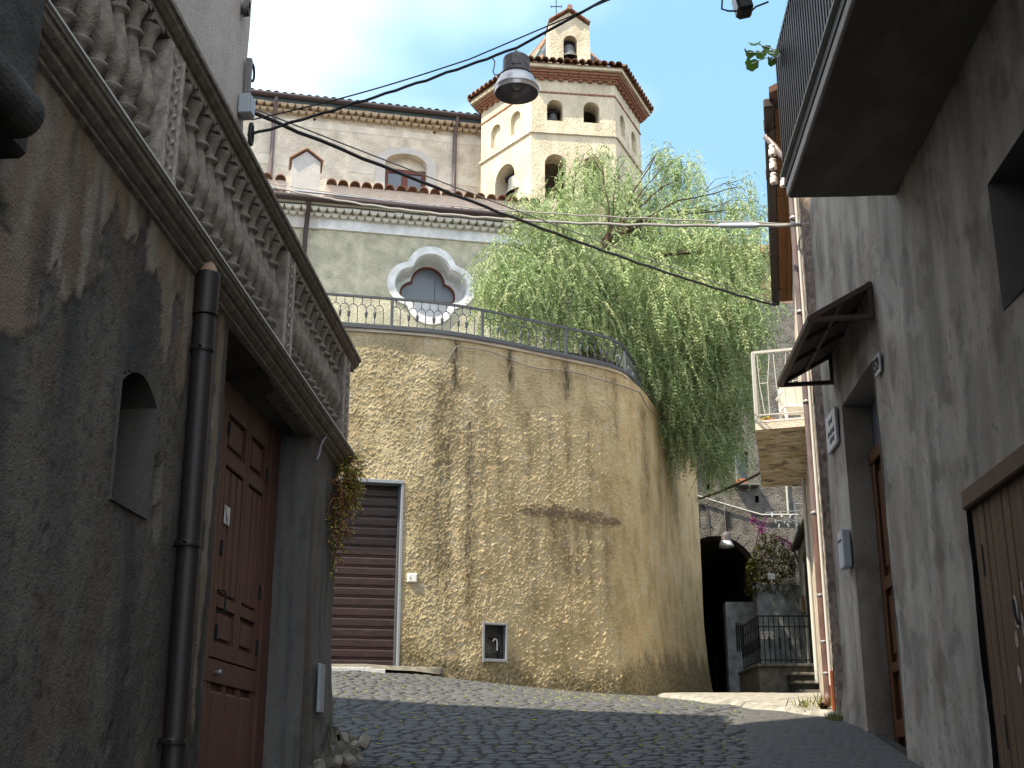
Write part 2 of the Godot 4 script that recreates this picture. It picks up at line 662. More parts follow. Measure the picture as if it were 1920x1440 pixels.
func make_materials() -> void:
	# stained old plaster carries its own colours in the mesh
	mk("lime_render", Color(1, 1, 1), 0.95, {"vc": true, "uv": true, "tex": "grain", "bump": "pit", "cm": 0.8, "scale": Vector3(1.5, 1.2, 1.5)})
	mk("soft_render", Color(1, 1, 1), 0.93, {"vc": true, "uv": true, "tex": "grain", "bump": "bump", "cm": 0.7, "scale": Vector3(0.9, 0.45, 0.9)})
	mk("stucco", Color(1, 1, 1), 0.95, {"vc": true, "uv": true, "tex": "grain", "bump": "pit", "cm": 1.1, "spec": 0.12, "scale": Vector3(1.7, 1.7, 1.7)})
	mk("old_stone", Color(0.36, 0.31, 0.26), 0.93, {"tex": "blotch", "bump": "pit", "cm": 0.8, "scale": Vector3(1.6, 1.6, 1.6)})
	mk("pale_stone", Color(0.56, 0.49, 0.43), 0.93, {"tex": "blotch", "bump": "pit", "cm": 0.7, "scale": Vector3(2.2, 2.2, 2.2)})
	mk("dark_plaster", Color(0.085, 0.08, 0.075), 0.95, {"tex": "blotch", "bump": "pit", "cm": 0.5, "scale": Vector3(0.9, 0.9, 0.9)})
	mk("concrete", Color(0.34, 0.33, 0.30), 0.95, {"tex": "blotch", "bump": "pit", "cm": 0.8, "scale": Vector3(0.9, 0.9, 0.9)})
	mk("worn_concrete", Color(0.20, 0.19, 0.165), 0.95, {"tex": "blotch", "bump": "pit", "cm": 1.2, "scale": Vector3(0.9, 0.9, 0.9)})
	mk("asphalt", Color(0.105, 0.108, 0.112), 0.92, {"tex": "blotch", "bump": "pit", "cm": 0.6, "scale": Vector3(1.5, 1.5, 1.5)})
	mk("earth", Color(0.060, 0.060, 0.056), 1.0, {"tex": "blotch", "bump": "pit", "cm": 2.0, "scale": Vector3(1.0, 1.0, 1.0)})
	for k in 4:
		mk("basalt_%d" % k, Color(0.084, 0.090, 0.102) * [0.8, 1.0, 1.18, 0.92][k], 0.72, {"tex": "blotch", "bump": "pit", "cm": 0.45, "scale": Vector3(3, 3, 3), "spec": 0.5})
	mk("basalt_far", Color(1, 1, 1), 0.72, {"vc": true, "tex": "blotch", "bump": "pit", "cm": 0.45, "scale": Vector3(3, 3, 3), "spec": 0.5})
	mk("moss", Color(0.26, 0.24, 0.03), 1.0, {"vc": true})
	mk("door_paint", Color(0.185, 0.088, 0.064), 0.6, {"tex": "wood", "scale": Vector3(3, 0.35, 3), "bump": "wood", "cm": 0.12})
	mk("brown_planks", Color(0.165, 0.098, 0.058), 0.75, {"tex": "wood", "scale": Vector3(4, 0.3, 4), "bump": "wood", "cm": 0.25})
	mk("varnished_wood", Color(0.105, 0.042, 0.015), 0.4, {"tex": "wood", "scale": Vector3(5, 0.4, 5), "bump": "wood", "cm": 0.1})
	mk("window_wood", Color(0.20, 0.062, 0.04), 0.5, {"tex": "wood", "scale": Vector3(4, 0.6, 4)})
	mk("brown_pipe", Color(0.022, 0.016, 0.014), 0.55, {"tex": "grain", "scale": Vector3(2, 0.3, 2), "spec": 0.5})
	mk("copper_pipe", Color(0.135, 0.068, 0.055), 0.5, {"tex": "blotch", "scale": Vector3(2, 0.5, 2), "spec": 0.5})
	mk("grey_violet_pipe", Color(0.16, 0.115, 0.12), 0.45, {"tex": "blotch", "scale": Vector3(2, 0.5, 2), "spec": 0.5})
	mk("clay_cap", Color(0.38, 0.25, 0.18), 0.8)
	mk("steel", Color(0.42, 0.43, 0.44), 0.4, {"metal": 0.6, "tex": "grain", "scale": Vector3(3, 3, 3)})
	mk("galvanised", Color(0.36, 0.39, 0.44), 0.45, {"metal": 0.35, "tex": "grain", "scale": Vector3(2, 2, 2)})
	mk("iron_grey", Color(0.10, 0.11, 0.125), 0.5, {"metal": 0.3, "tex": "grain", "scale": Vector3(5, 5, 5)})
	mk("iron_dark", Color(0.018, 0.019, 0.022), 0.55, {"metal": 0.2})
	mk("white_iron", Color(0.52, 0.53, 0.52), 0.5, {"tex": "grain", "scale": Vector3(4, 4, 4)})
	mk("shutter_brown", Color(0.058, 0.030, 0.027), 0.42, {"tex": "blotch", "scale": Vector3(0.6, 3, 0.6), "spec": 0.45})
	mk("white_paint", Color(0.74, 0.75, 0.76), 0.85, {"tex": "wash", "bump": "bump", "cm": 0.3})
	mk("white_plastic", Color(0.72, 0.72, 0.70), 0.4)
	mk("grey_plastic", Color(0.32, 0.35, 0.39), 0.5)
	mk("black_rubber", Color(0.018, 0.017, 0.02), 0.6)
	mk("grey_cable", Color(0.16, 0.155, 0.15), 0.6)
	mk("white_cable", Color(0.42, 0.42, 0.40), 0.6)
	mk("porcelain", Color(0.68, 0.62, 0.60), 0.25)
	mk("church_render", Color(0.78, 0.69, 0.57), 0.95, {"tex": "wash", "bump": "pit", "cm": 4.0, "scale": Vector3(0.55, 0.55, 0.55)})
	mk("church_band", Color(0.74, 0.67, 0.57), 0.95, {"tex": "wash", "bump": "bump", "cm": 1.0, "scale": Vector3(0.5, 0.5, 0.5)})
	mk("church_grey", Color(0.56, 0.53, 0.51), 0.95, {"tex": "grain", "bump": "bump", "cm": 0.8})
	mk("parapet_pink", Color(0.64, 0.51, 0.42), 0.95, {"tex": "grain", "bump": "bump", "cm": 0.8})
	mk("aisle_render", Color(0.66, 0.63, 0.48), 0.95, {"tex": "wash", "bump": "pit", "cm": 5.0, "scale": Vector3(0.75, 0.75, 0.75)})
	mk("whitewashed_tile", Color(0.60, 0.58, 0.53), 0.9, {"tex": "grain", "scale": Vector3(2, 2, 2)})
	mk("tan_tile", Color(0.58, 0.45, 0.31), 0.9, {"tex": "blotch", "scale": Vector3(3, 3, 3)})
	for k in 3:
		mk("clay_tile_%d" % k, [Color(0.33, 0.15, 0.085), Color(0.42, 0.235, 0.15), Color(0.22, 0.12, 0.08)][k], 0.9, {"tex": "blotch", "bump": "pit", "cm": 0.8, "scale": Vector3(3, 3, 3)})
	mk("tower_render", Color(0.70, 0.61, 0.45), 0.95, {"tex": "wash", "bump": "pit", "cm": 2.5, "scale": Vector3(0.5, 0.28, 0.5)})
	mk("brick", Color(0.36, 0.17, 0.105), 0.95, {"tex": "blotch", "scale": Vector3(3, 3, 3)})
	mk("glazed_green", Color(0.22, 0.33, 0.27), 0.35, {"tex": "blotch", "scale": Vector3(3, 3, 3)})
	mk("glazed_dark", Color(0.05, 0.06, 0.075), 0.35)
	mk("verdigris", Color(0.30, 0.52, 0.48), 0.6)
	mk("bronze", Color(0.20, 0.215, 0.21), 0.5, {"metal": 0.4, "tex": "blotch", "scale": Vector3(3, 3, 3)})
	mk("roof_sheet", Color(0.03, 0.05, 0.05), 0.6)
	var glass := mk("window_glass", Color(0.075, 0.09, 0.115), 0.28, {"spec": 0.6})
	glass.metallic = 0.0
	mk("house_render", Color(0.46, 0.42, 0.39), 0.95, {"tex": "blotch", "bump": "pit", "cm": 1.8, "scale": Vector3(0.9, 0.9, 0.9)})
	mk("pink_render", Color(0.42, 0.27, 0.21), 0.95, {"tex": "blotch", "bump": "pit", "cm": 1.0})
	mk("rough_grey", Color(0.205, 0.195, 0.18), 0.95, {"tex": "blotch", "bump": "pit", "cm": 3.0, "scale": Vector3(0.5, 0.5, 0.5)})
	mk("pale_blue_wall", Color(0.40, 0.43, 0.46), 0.9, {"tex": "blotch", "bump": "bump", "cm": 0.6, "scale": Vector3(0.5, 0.5, 0.5)})
	mk("soffit_clay", Color(0.30, 0.145, 0.07), 0.9, {"tex": "blotch", "scale": Vector3(2.5, 2.5, 2.5)})
	mk("gutter_brown", Color(0.05, 0.034, 0.034), 0.5, {"tex": "grain", "scale": Vector3(2, 2, 2)})
	mk("balcony_metal", Color(0.020, 0.015, 0.017), 0.45, {"tex": "grain", "scale": Vector3(2, 0.4, 2)})
	mk("peeling", Color(1, 1, 1), 0.95, {"vc": true, "uv": true, "tex": "grain", "bump": "crack", "cm": 1.2, "scale": Vector3(1.2, 1.2, 1.2)})
	mk("awning_sheet", Color(0.115, 0.10, 0.092), 0.7, {"tex": "blotch", "scale": Vector3(1.5, 1.5, 1.5)})
	mk("awning_frame", Color(0.105, 0.072, 0.06), 0.6, {"tex": "grain", "scale": Vector3(3, 3, 3)})
	mk("marble", Color(0.50, 0.50, 0.52), 0.5, {"tex": "grain", "scale": Vector3(2, 2, 2)})
	mk("lettering", Color(0.03, 0.03, 0.04), 0.7)
	mk("terracotta", Color(0.40, 0.12, 0.055), 0.85)
	mk("bark", Color(0.10, 0.065, 0.042), 1.0, {"tex": "blotch", "bump": "crack", "cm": 3.0, "scale": Vector3(2, 1.0, 2)})
	mk("leaf", Color(1, 1, 1), 0.6, {"vc": true, "backlight": Color(0.42, 0.46, 0.18)})
	mk("petal", Color(1, 1, 1), 0.7, {"vc": true, "backlight": Color(0.3, 0.1, 0.25)})
	mk("lamp_alu", Color(0.56, 0.54, 0.55), 0.32, {"metal": 0.55, "tex": "grain", "scale": Vector3(3, 3, 3)})
	mk("lamp_housing", Color(0.20, 0.185, 0.19), 0.55, {"metal": 0.3, "tex": "blotch", "scale": Vector3(4, 4, 4)})
	var bulb := mk("bulb_glass", Color(0.55, 0.55, 0.53), 0.15)
	bulb.metallic_specular = 0.5
	mk("grass", Color(1, 1, 1), 0.8, {"vc": true, "backlight": Color(0.3, 0.35, 0.1)})


# ---------------------------------------------------------------- ground

func build_ground() -> void:
	# the lie of the land, far past the houses
	var us := PackedFloat32Array([-300, -120, -60, -30, -15, -8, -4, -2, 0, 1, 2, 3, 4, 6, 8, 12, 20, 40, 80, 150, 300])
	var vs := PackedFloat32Array([-250, -120, -60, -30, -15, -6, 0, 4, 8, 10, 11, 12, 13, 14, 15, 16, 17, 18, 19, 20, 22, 24, 27, 30, 40, 60, 120, 250, 500])
	var g := sheet(us, vs, func(u, w): return P(u, gh(u, w) - 0.14, w), func(_u, _w): return Color(1, 1, 1), Vector3.UP)
	tag(struct(put(g, "ground", M.earth)), "bare earth under the lane and the houses", "ground")

	# the bed of the lane, seen only in the joints between the stones
	var bed := sheet(steps(-2.3, 3.3, 0.2), steps(2.0, 20.5, 0.25), func(u, w): return P(u + 0.0647 * (w - 11.0) * (1.0 if w < 13.0 else 0.0), gh(u, w) - 0.008 + 0.003 * fbm(u * 3.0, w * 3.0), w), func(_u, _w): return Color(1, 1, 1), Vector3.UP)
	var road: Node = tag(struct(put(bed, "road", M.earth)), "steep lane of dark basalt setts with mossy joints", "road")
	build_setts(road)

	# the smooth strip beside the right-hand house
	var strip := sheet(steps(0.0, 1.0, 0.1), steps(3.0, 13.6, 0.12), func(u, w):
		var x0: float = lerpf(1.55, 2.2, clampf((w - 9.0) / 4.0, 0.0, 1.2)) + 0.09 * fbm(w * 1.3, 4.0) + 0.03 * fbm(w * 6.0, 2.0)
		var x1: float = 2.47 + 0.0647 * w
		var x: float = lerpf(x0, x1, u)
		return P(x, gh(x, w) + 0.004 + 0.008 * fbm(x * 1.5, w * 1.5) - 0.03 * smoothstep(0.12, 0.0, u), w), func(_u, _w): return Color(1, 1, 1), Vector3.UP)
	tag(struct(put(strip, "gutter_strip", M.asphalt)), "smooth grey cement strip between the setts and the right-hand house", "pavement")

	# sunlit concrete apron in front of the house with the downpipe
	var edge := PackedVector2Array([Vector2(3.32, 12.72), Vector2(3.02, 12.86), Vector2(2.82, 13.05), Vector2(2.72, 13.35), Vector2(2.42, 13.85), Vector2(2.36, 14.5), Vector2(2.22, 14.55), Vector2(2.12, 15.6), Vector2(1.98, 16.6), Vector2(1.95, 17.8), Vector2(2.1, 19.2), Vector2(2.6, 20.6), Vector2(3.3, 22.6), Vector2(4.1, 25.4), Vector2(4.3, 27.6), Vector2(6.6, 27.6), Vector2(5.6, 23.9), Vector2(4.6, 19.2), Vector2(3.6, 14.5)])
	var slab := MB.new()
	var tr := Geometry2D.triangulate_polygon(edge)
	# cut into a fine sheet so that it follows the slope
	var fine := sheet(steps(1.8, 6.8, 0.05), steps(12.6, 27.7, 0.06), func(u, w):
		var p := Vector2(u, w)
		var near := 9.0
		for k in 11:
			near = minf(near, p.distance_to(Geometry2D.get_closest_point_to_segment(p, edge[k], edge[k + 1])))
		return P(u, gh(u, w) - 0.03 + 0.075 * smoothstep(0.0, 0.16, near + 0.05 * fbm(u * 5.0, w * 5.0)) + 0.012 * fbm(u * 1.2, w * 1.2), w), func(_u, _w): return Color(1, 1, 1), Vector3.UP, func(u, w): return -1.0 if not Geometry2D.is_point_in_polygon(Vector2(u, w), edge) else 1.0)
	slab.v = fine.v
	slab.n = fine.n
	slab.c = fine.c
	slab.uv = fine.uv
	slab.ix = fine.ix
	if tr.size() > 0:
		tag(struct(put(slab, "pavement", M.concrete)), "pale cracked concrete apron below the house with the downpipe", "pavement")

	# doorstep ramp of the garage with its white kerb
	var ramp := sheet(steps(-3.4, -0.95, 0.06), steps(0.0, 1.0, 0.1), func(u, w):
		var far_: float = 17.45 + 0.237 * (u + 2.1) + 0.02
		var wid: float = 0.62 * clampf((-0.95 - u) / 0.75, 0.0, 1.0)
		var dd: float = far_ - wid * w
		var y0: float = 1.40
		return P(u, lerpf(minf(y0, gh(u, far_) + 0.16), gh(u, dd) + 0.035, w * w * (3.0 - 2.0 * w)) + 0.006 * fbm(u * 4.0, w * 4.0), dd), func(_u, _w): return Color(1, 1, 1), Vector3.UP)
	tag(struct(put(ramp, "garage_ramp", M.worn_concrete)), "low grey cement ramp in front of the brown garage shutter", "ramp")
	var kerb := MB.new()
	for k in 17:
		var x := -3.2 + k * 0.09
		var dd := 17.45 + 0.237 * (x + 2.1) - 0.62 * clampf((-0.95 - x) / 0.75, 0.0, 1.0)
		kerb.box(P(x + 0.045, gh(x + 0.045, dd) + 0.002 + 0.004 * sin(x * 31.0), dd - 0.02), Vector3(0.096, 0.06, 0.10), Basis(Vector3.UP, 0.23), 0.004)
	tag(struct(put(kerb, "kerb", M.white_paint)), "white kerb stones along the foot of the garage ramp", "kerb")


func sett_mesh(seed_: int) -> ArrayMesh:
	# a worn block one unit wide and deep with a domed top; scaled where it is laid
	var r := RandomNumberGenerator.new()
	r.seed = seed_
	var mb := MB.new()
	var c := []
	for k in 8:
		var g := TAU * (k + 0.5) / 8.0
		var sq := 0.5 / maxf(absf(cos(g)), absf(sin(g)))
		var p := Vector2(cos(g), sin(g)) * sq * r.randf_range(0.90, 1.0) * (0.93 if k % 2 == 0 else 0.98)
		c.append(p)
	var top := mb.vert(Vector3(r.randf_range(-0.06, 0.06), 0.002, r.randf_range(-0.06, 0.06)), Vector3.UP)
	var ra := []
	var rb := []
	var rc := []
	for k in 8:
		var p: Vector2 = c[k]
		ra.append(mb.vert(Vector3(p.x * 0.84, 0.0, p.y * 0.84), Vector3(p.x * 0.08, 1, p.y * 0.08).normalized()))
		rb.append(mb.vert(Vector3(p.x * 0.975, -0.008, p.y * 0.975), Vector3(p.x * 1.2, 1, p.y * 1.2).normalized()))
		rc.append(mb.vert(Vector3(p.x, -0.07, p.y), Vector3(p.x, 0.1, p.y).normalized()))
	for k in 8:
		var j := (k + 1) % 8
		mb.tri_i(top, ra[k], ra[j])
		mb.tri_i(ra[k], rb[k], rb[j])
		mb.tri_i(ra[k], rb[j], ra[j])
		mb.tri_i(rb[k], rc[k], rc[j])
		mb.tri_i(rb[k], rc[j], rb[j])
	return mb.mesh()


func build_setts(road: Node) -> void:
	var kinds := []
	for k in 9:
		kinds.append(sett_mesh(100 + k))
	var near := 0
	var rest := {}
	var moss_x := []
	var moss_c := []
	var blob := MB.new()
	blob.lathe([Vector2(0.0, 0.5), Vector2(0.55, 0.38), Vector2(0.95, 0.05), Vector2(1.0, -0.2)], Transform3D.IDENTITY, 7)
	var blob_mesh := blob.mesh()
	var d := 9.3
	while d < 19.4:
		var depth := rng.randf_range(0.10, 0.138)
		var x0 := -2.15 + 0.0647 * d + 0.06 if d < 11.2 else -3.3
		var x1 := lerpf(1.55, 2.2, clampf((d - 9.0) / 4.0, 0.0, 1.2)) + 0.06
		var x := x0 + rng.randf_range(-0.1, 0.05)
		while x < x1:
			var w := rng.randf_range(0.11, 0.20)
			var cx := x + w * 0.5
			var bow := 0.05 * sin(cx * 1.1 + 0.6)
			var dd := d + depth * 0.5 + bow + rng.randf_range(-0.012, 0.012)
			x += w
			var wall_d := wall_front(cx)
			if dd > wall_d - 0.02 or (cx < -1.0 and dd > 17.45 + 0.237 * (cx + 2.1) - 0.6 * clampf((-0.95 - cx) / 0.75, 0.0, 1.0)):
				continue
			var e := 0.08
			var sx := (gh(cx + e, dd) - gh(cx - e, dd)) / (2 * e)
			var sd := (gh(cx, dd + e) - gh(cx, dd - e)) / (2 * e)
			var up := Vector3(-sx + rng.randf_range(-0.03, 0.03), 1, sd + rng.randf_range(-0.035, 0.035)).normalized()
			var bx := Vector3(1, 0, rng.randf_range(-0.09, 0.09)).slide(up).normalized()
			var b := Basis(bx, up, bx.cross(up)) * Basis.from_scale(Vector3(w * 1.03, 1.0, depth * 1.03))
			var t := Transform3D(b, P(cx, gh(cx, dd) + rng.randf_range(-0.004, 0.004), dd))
			var mi := rng.randi() % 9
			var ma := rng.randi() % 4
			if near < 300 and dd > 9.75 and cx > x0 + 0.02:
				put_mesh(kinds[mi], t, "stone", M["basalt_%d" % ma], road)
				near += 1
			else:
				if not rest.has(ma):
					rest[ma] = []
				rest[ma].append([mi, t])
			# moss sits in the joints: thick along the foot of the wall and in patches down the lane
			var patch := fbm(cx * 0.55 + 8.0, dd * 0.55)
			var grow := 0.10 + 0.45 * maxf(0.0, patch)
			if dd > 14.5 and cx > 0.1:
				grow += 2.6 * smoothstep(0.0, 1.2, cx) * smoothstep(14.6, 15.6, dd) * smoothstep(-0.35, 0.2, fbm(cx * 1.7, dd * 1.7))
			var tufts := int(grow * 3.4 + rng.randf())
			for q in tufts:
				var mx := cx + w * 0.5 * (1 if rng.randf() < 0.5 else -1) + rng.randf_range(-0.02, 0.02) if rng.randf() < 0.5 else cx + rng.randf_range(-0.5, 0.5) * w
				var md := dd + depth * 0.5 * (1 if rng.randf() < 0.5 else -1) + rng.randf_range(-0.015, 0.015)
				var s := rng.randf_range(0.008, 0.020)
				moss_x.append(Transform3D(Basis(Vector3.UP, rng.randf() * 3.0) * Basis.from_scale(Vector3(s * rng.randf_range(1.0, 2.2), s * 0.55, s)), P(mx, gh(mx, md) - 0.006, md)))
				moss_c.append(Color(1.0, 1.0, 1.0).lerp(Color(0.45, 0.62, 0.7), rng.randf()) * rng.randf_range(0.6, 1.3))
		d += depth
	# the farther stones, too small to pick apart, joined
	var mb := MB.new()
	for ma in rest:
		mb.col = Color(0.084, 0.090, 0.102) * [0.8, 1.0, 1.18, 0.92][ma]
		for r in rest[ma]:
			var src: Array = kinds[r[0]].surface_get_arrays(0)
			var off := mb.v.size()
			var x: Transform3D = r[1]
			var nb := x.basis.inverse().transposed()
			for k in src[Mesh.ARRAY_VERTEX].size():
				mb.vert(x * src[Mesh.ARRAY_VERTEX][k], (nb * src[Mesh.ARRAY_NORMAL][k]).normalized())
			for k in src[Mesh.ARRAY_INDEX]:
				mb.ix.append(off + k)
	stuff(put(mb, "far_stones", M.basalt_far, road))
	var mo := scatter("moss", blob_mesh, M.moss, moss_x, moss_c, self)
	tag(stuff(mo), "yellow green moss growing in the joints of the lane", "moss")


# ---------------------------------------------------------------- the stuccoed retaining wall

const WTOP := 6.25
var wp := PackedVector2Array()
var wsum := PackedFloat32Array()


func wall_path() -> void:
	var p := PackedVector2Array([Vector2(-4.6, 16.90), Vector2(-2.465, 17.40), Vector2(-1.6, 17.57), Vector2(-0.878, 17.776), Vector2(-0.283, 18.0), Vector2(0.33, 18.27), Vector2(0.98, 18.55), Vector2(1.58, 18.84), Vector2(1.84, 19.2), Vector2(2.02, 19.8), Vector2(2.22, 20.5), Vector2(2.76, 22.2), Vector2(3.57, 24.65), Vector2(3.75, 25.4), Vector2(3.5, 26.4), Vector2(2.4, 26.9)])
	for it in 3:
		var q := PackedVector2Array([p[0]])
		for k in p.size() - 1:
			q.append(p[k].lerp(p[k + 1], 0.25))
			q.append(p[k].lerp(p[k + 1], 0.75))
		q.append(p[p.size() - 1])
		p = q
	wp = p
	wsum = PackedFloat32Array([0.0])
	for k in p.size() - 1:
		wsum.append(wsum[k] + p[k].distance_to(p[k + 1]))


func wall_at(s: float) -> Array:
	var k := clampi(wsum.bsearch(s) - 1, 0, wp.size() - 2)
	var t := (s - wsum[k]) / maxf(1e-6, wsum[k + 1] - wsum[k])
	var a := wp[k + 1] - wp[k]
	var k2 := mini(k + 1, wp.size() - 2)
	var b := wp[k2 + 1] - wp[k2]
	var tg := a.normalized().lerp(b.normalized(), clampf(t, 0, 1)).normalized()
	return [wp[k].lerp(wp[k + 1], t), tg]


func wall_s(x: float) -> float:
	for k in wp.size() - 1:
		if wp[k + 1].x >= x:
			return lerpf(wsum[k], wsum[k + 1], (x - wp[k].x) / maxf(1e-6, wp[k + 1].x - wp[k].x))
	return wsum[wsum.size() - 1]


func wall_front(x: float) -> float:
	if wp.is_empty():
		wall_path()
	if x > 3.6:
		return 99.0
	return wall_at(wall_s(x))[0].y


# a point on the wall at arc length s, height y, o metres out of it
# the top of the wall falls gently towards the corner
func wtop(s: float) -> float:
	var x: float = wall_at(s)[0].x
	return WTOP - 0.175 * smoothstep(-1.3, 2.2, x)


func WW(s: float, y: float, o := 0.0) -> Vector3:
	if y > 5.0:
		y = 5.0 + (y - 5.0) * (wtop(s) - 5.0) / (WTOP - 5.0) if y < WTOP else y + wtop(s) - WTOP
	var a := wall_at(s)
	var p: Vector2 = a[0]
	var t: Vector2 = a[1]
	return P(p.x + t.y * o, y, p.y - t.x * o)


func wall_relief(s: float, y: float) -> float:
	var wx := nwarp.get_noise_2d(s * 2.6, y * 2.6) * 0.16
	var wy := nwarp.get_noise_2d(s * 2.6 + 40.0, y * 2.6) * 0.12
	var keep := 0.6 + 0.4 * smoothstep(-0.3, 0.15, fbm(s * 2.2 + 9.0, y * 2.8))
	var a := 1.0 - absf(nridge.get_noise_2d((s + wx) * 6.2, (y + wy) * 11.0)) * 2.3
	var b := 1.0 - absf(nridge.get_noise_2d((s - wy) * 7.8 + 70.0, (y + wx) * 13.0)) * 2.3
	var cut := smoothstep(-0.2, 0.1, nz2.get_noise_2d(s * 5.0 + 3.0, y * 7.0))
	var h := 0.0095 * smoothstep(0.55, 1.0, a) * keep * (0.45 + 0.55 * cut) + 0.0085 * smoothstep(0.58, 1.0, b) * (1.0 - 0.45 * cut)
	return h + 0.010 * fbm(s * 0.9, y * 0.9) + 0.003 * nz2.get_noise_2d(s * 9.0, y * 9.0) + 0.003 * nz2.get_noise_2d(s * 27.0, y * 27.0)


# rain marks: where they start, how long and how wide they run, how strong
const RUNS := [[-0.84, 6.2, 0.95, 0.055, 0.85], [-0.86, 5.6, 1.5, 0.12, 0.35], [-0.03, 6.2, 0.85, 0.055, 0.85], [0.84, 6.2, 0.85, 0.06, 0.9], [0.86, 5.3, 1.3, 0.05, 0.3], [1.62, 6.1, 1.6, 0.05, 0.4], [2.1, 5.9, 2.4, 0.09, 0.45], [2.45, 5.9, 2.0, 0.08, 0.4], [2.9, 5.7, 1.8, 0.10, 0.4], [-1.05, 5.6, 3.9, 0.10, 0.5], [-0.92, 4.9, 3.2, 0.05, 0.5], [-0.62, 5.0, 3.5, 0.07, 0.58], [-1.7, 6.1, 1.6, 0.25, 0.22], [-0.45, 5.6, 2.2, 0.12, 0.25], [-0.2, 4.9, 1.6, 0.05, 0.3], [0.25, 5.3, 1.5, 0.06, 0.34], [0.58, 5.2, 1.3, 0.05, 0.32], [1.18, 5.0, 1.6, 0.05, 0.3], [-1.25, 4.2, 2.0, 0.16, 0.22], [0.62, 3.6, 1.1, 0.05, 0.42], [0.8, 3.6, 1.25, 0.06, 0.45], [0.98, 3.58, 1.2, 0.05, 0.42], [1.16, 3.56, 1.3, 0.06, 0.42], [0.3, 3.5, 1.9, 0.08, 0.28], [1.4, 3.5, 1.6, 0.07, 0.35]]


func wall_tint(s: float, y: float) -> Color:
	var p: Vector2 = wall_at(s)[0]
	var x := p.x
	# ochre render, greyer on the old left bay, warmer where it turns the corner
	var c := Color(0.66, 0.535, 0.33)
	c = c.lerp(Color(0.57, 0.475, 0.295), smoothstep(-0.7, -1.1, x + 0.25 * fbm(s * 1.1, y * 1.1)))
	c = c.lerp(Color(0.64, 0.465, 0.235), 0.7 * smoothstep(1.3, 2.2, x + 0.3 * fbm(s * 1.4, y * 0.6)))
	# bleached and blotched patches with edges of their own
	var q := fbm(s * 1.7 + 3.0, y * 1.1)
	c = c.lerp(Color(0.72, 0.61, 0.40), 0.5 * smoothstep(0.08, 0.32, q))
	c = c.lerp(Color(0.42, 0.33, 0.19), 0.5 * smoothstep(-0.12, -0.42, q))
	c = c.lerp(Color(0.68, 0.61, 0.48), 0.6 * smoothstep(0.40, 0.52, fbm(s * 3.1 + 17.0, y * 4.0)))
	# fine vertical washing all over
	c = c.lerp(Color(0.36, 0.285, 0.16), 0.30 * smoothstep(0.05, 0.5, fbm(s * 7.0, y * 0.55 + 5.0)))
	for r in RUNS:
		var t: float = (r[1] - y) / r[2]
		if t < -0.03 or t > 1.05:
			continue
		var off: float = x - r[0] - 0.05 * fbm(y * 1.7, r[0] * 9.0)
		var wdt: float = r[3] * (0.6 + 0.7 * (0.5 + 0.5 * fbm(y * 5.0, r[0] * 3.0)))
		var a: float = exp(-pow(off / wdt, 2.0)) * r[4] * smoothstep(-0.03, 0.03, t) * smoothstep(1.05, 0.55, t)
		a *= 0.55 + 0.75 * smoothstep(-0.25, 0.25, fbm(s * 22.0, y * 5.0))
		c = c.lerp(Color(0.085, 0.072, 0.05), clampf(a, 0.0, 0.88))
	# the rough mended band
	var bd := band_d(s, y)
	if bd < 1.35:
		var edge := smoothstep(1.25, 0.35, bd + 0.5 * fbm(s * 9.0, y * 14.0))
		c = c.lerp(Color(0.19, 0.148, 0.105), edge * 0.8)
	# moss and splashed dirt along the foot, with a ragged edge
	var up: float = y - gh(x, p.y)
	var ragged := 0.24 + 0.34 * fbm(s * 1.6, 2.0) + 0.12 * fbm(s * 9.0, y * 7.0) + 0.42 * smoothstep(0.9, 2.4, x)
	c = c.lerp(Color(0.10, 0.092, 0.052), 0.85 * smoothstep(ragged + 0.16, ragged - 0.16, up) * (0.7 + 0.5 * fbm(s * 14.0, y * 12.0)))
	return c


func band_d(s: float, y: float) -> float:
	# 0 in the middle of the band, 1 at its edge
	var s0 := wall_s(0.10)
	var s1 := wall_s(1.66)
	var t := (s - s0) / (s1 - s0)
	if t < -0.1 or t > 1.1:
		return 9.0
	var mid := lerpf(3.69, 3.66, t) + 0.02 * sin(t * 5.0)
	var half := 0.15 * pow(maxf(0.0, 1.0 - pow(2.0 * t - 1.0, 4.0)), 0.6) * (0.85 + 0.4 * fbm(s * 3.0, 11.0)) + 0.0001
	return absf(y - mid) / half


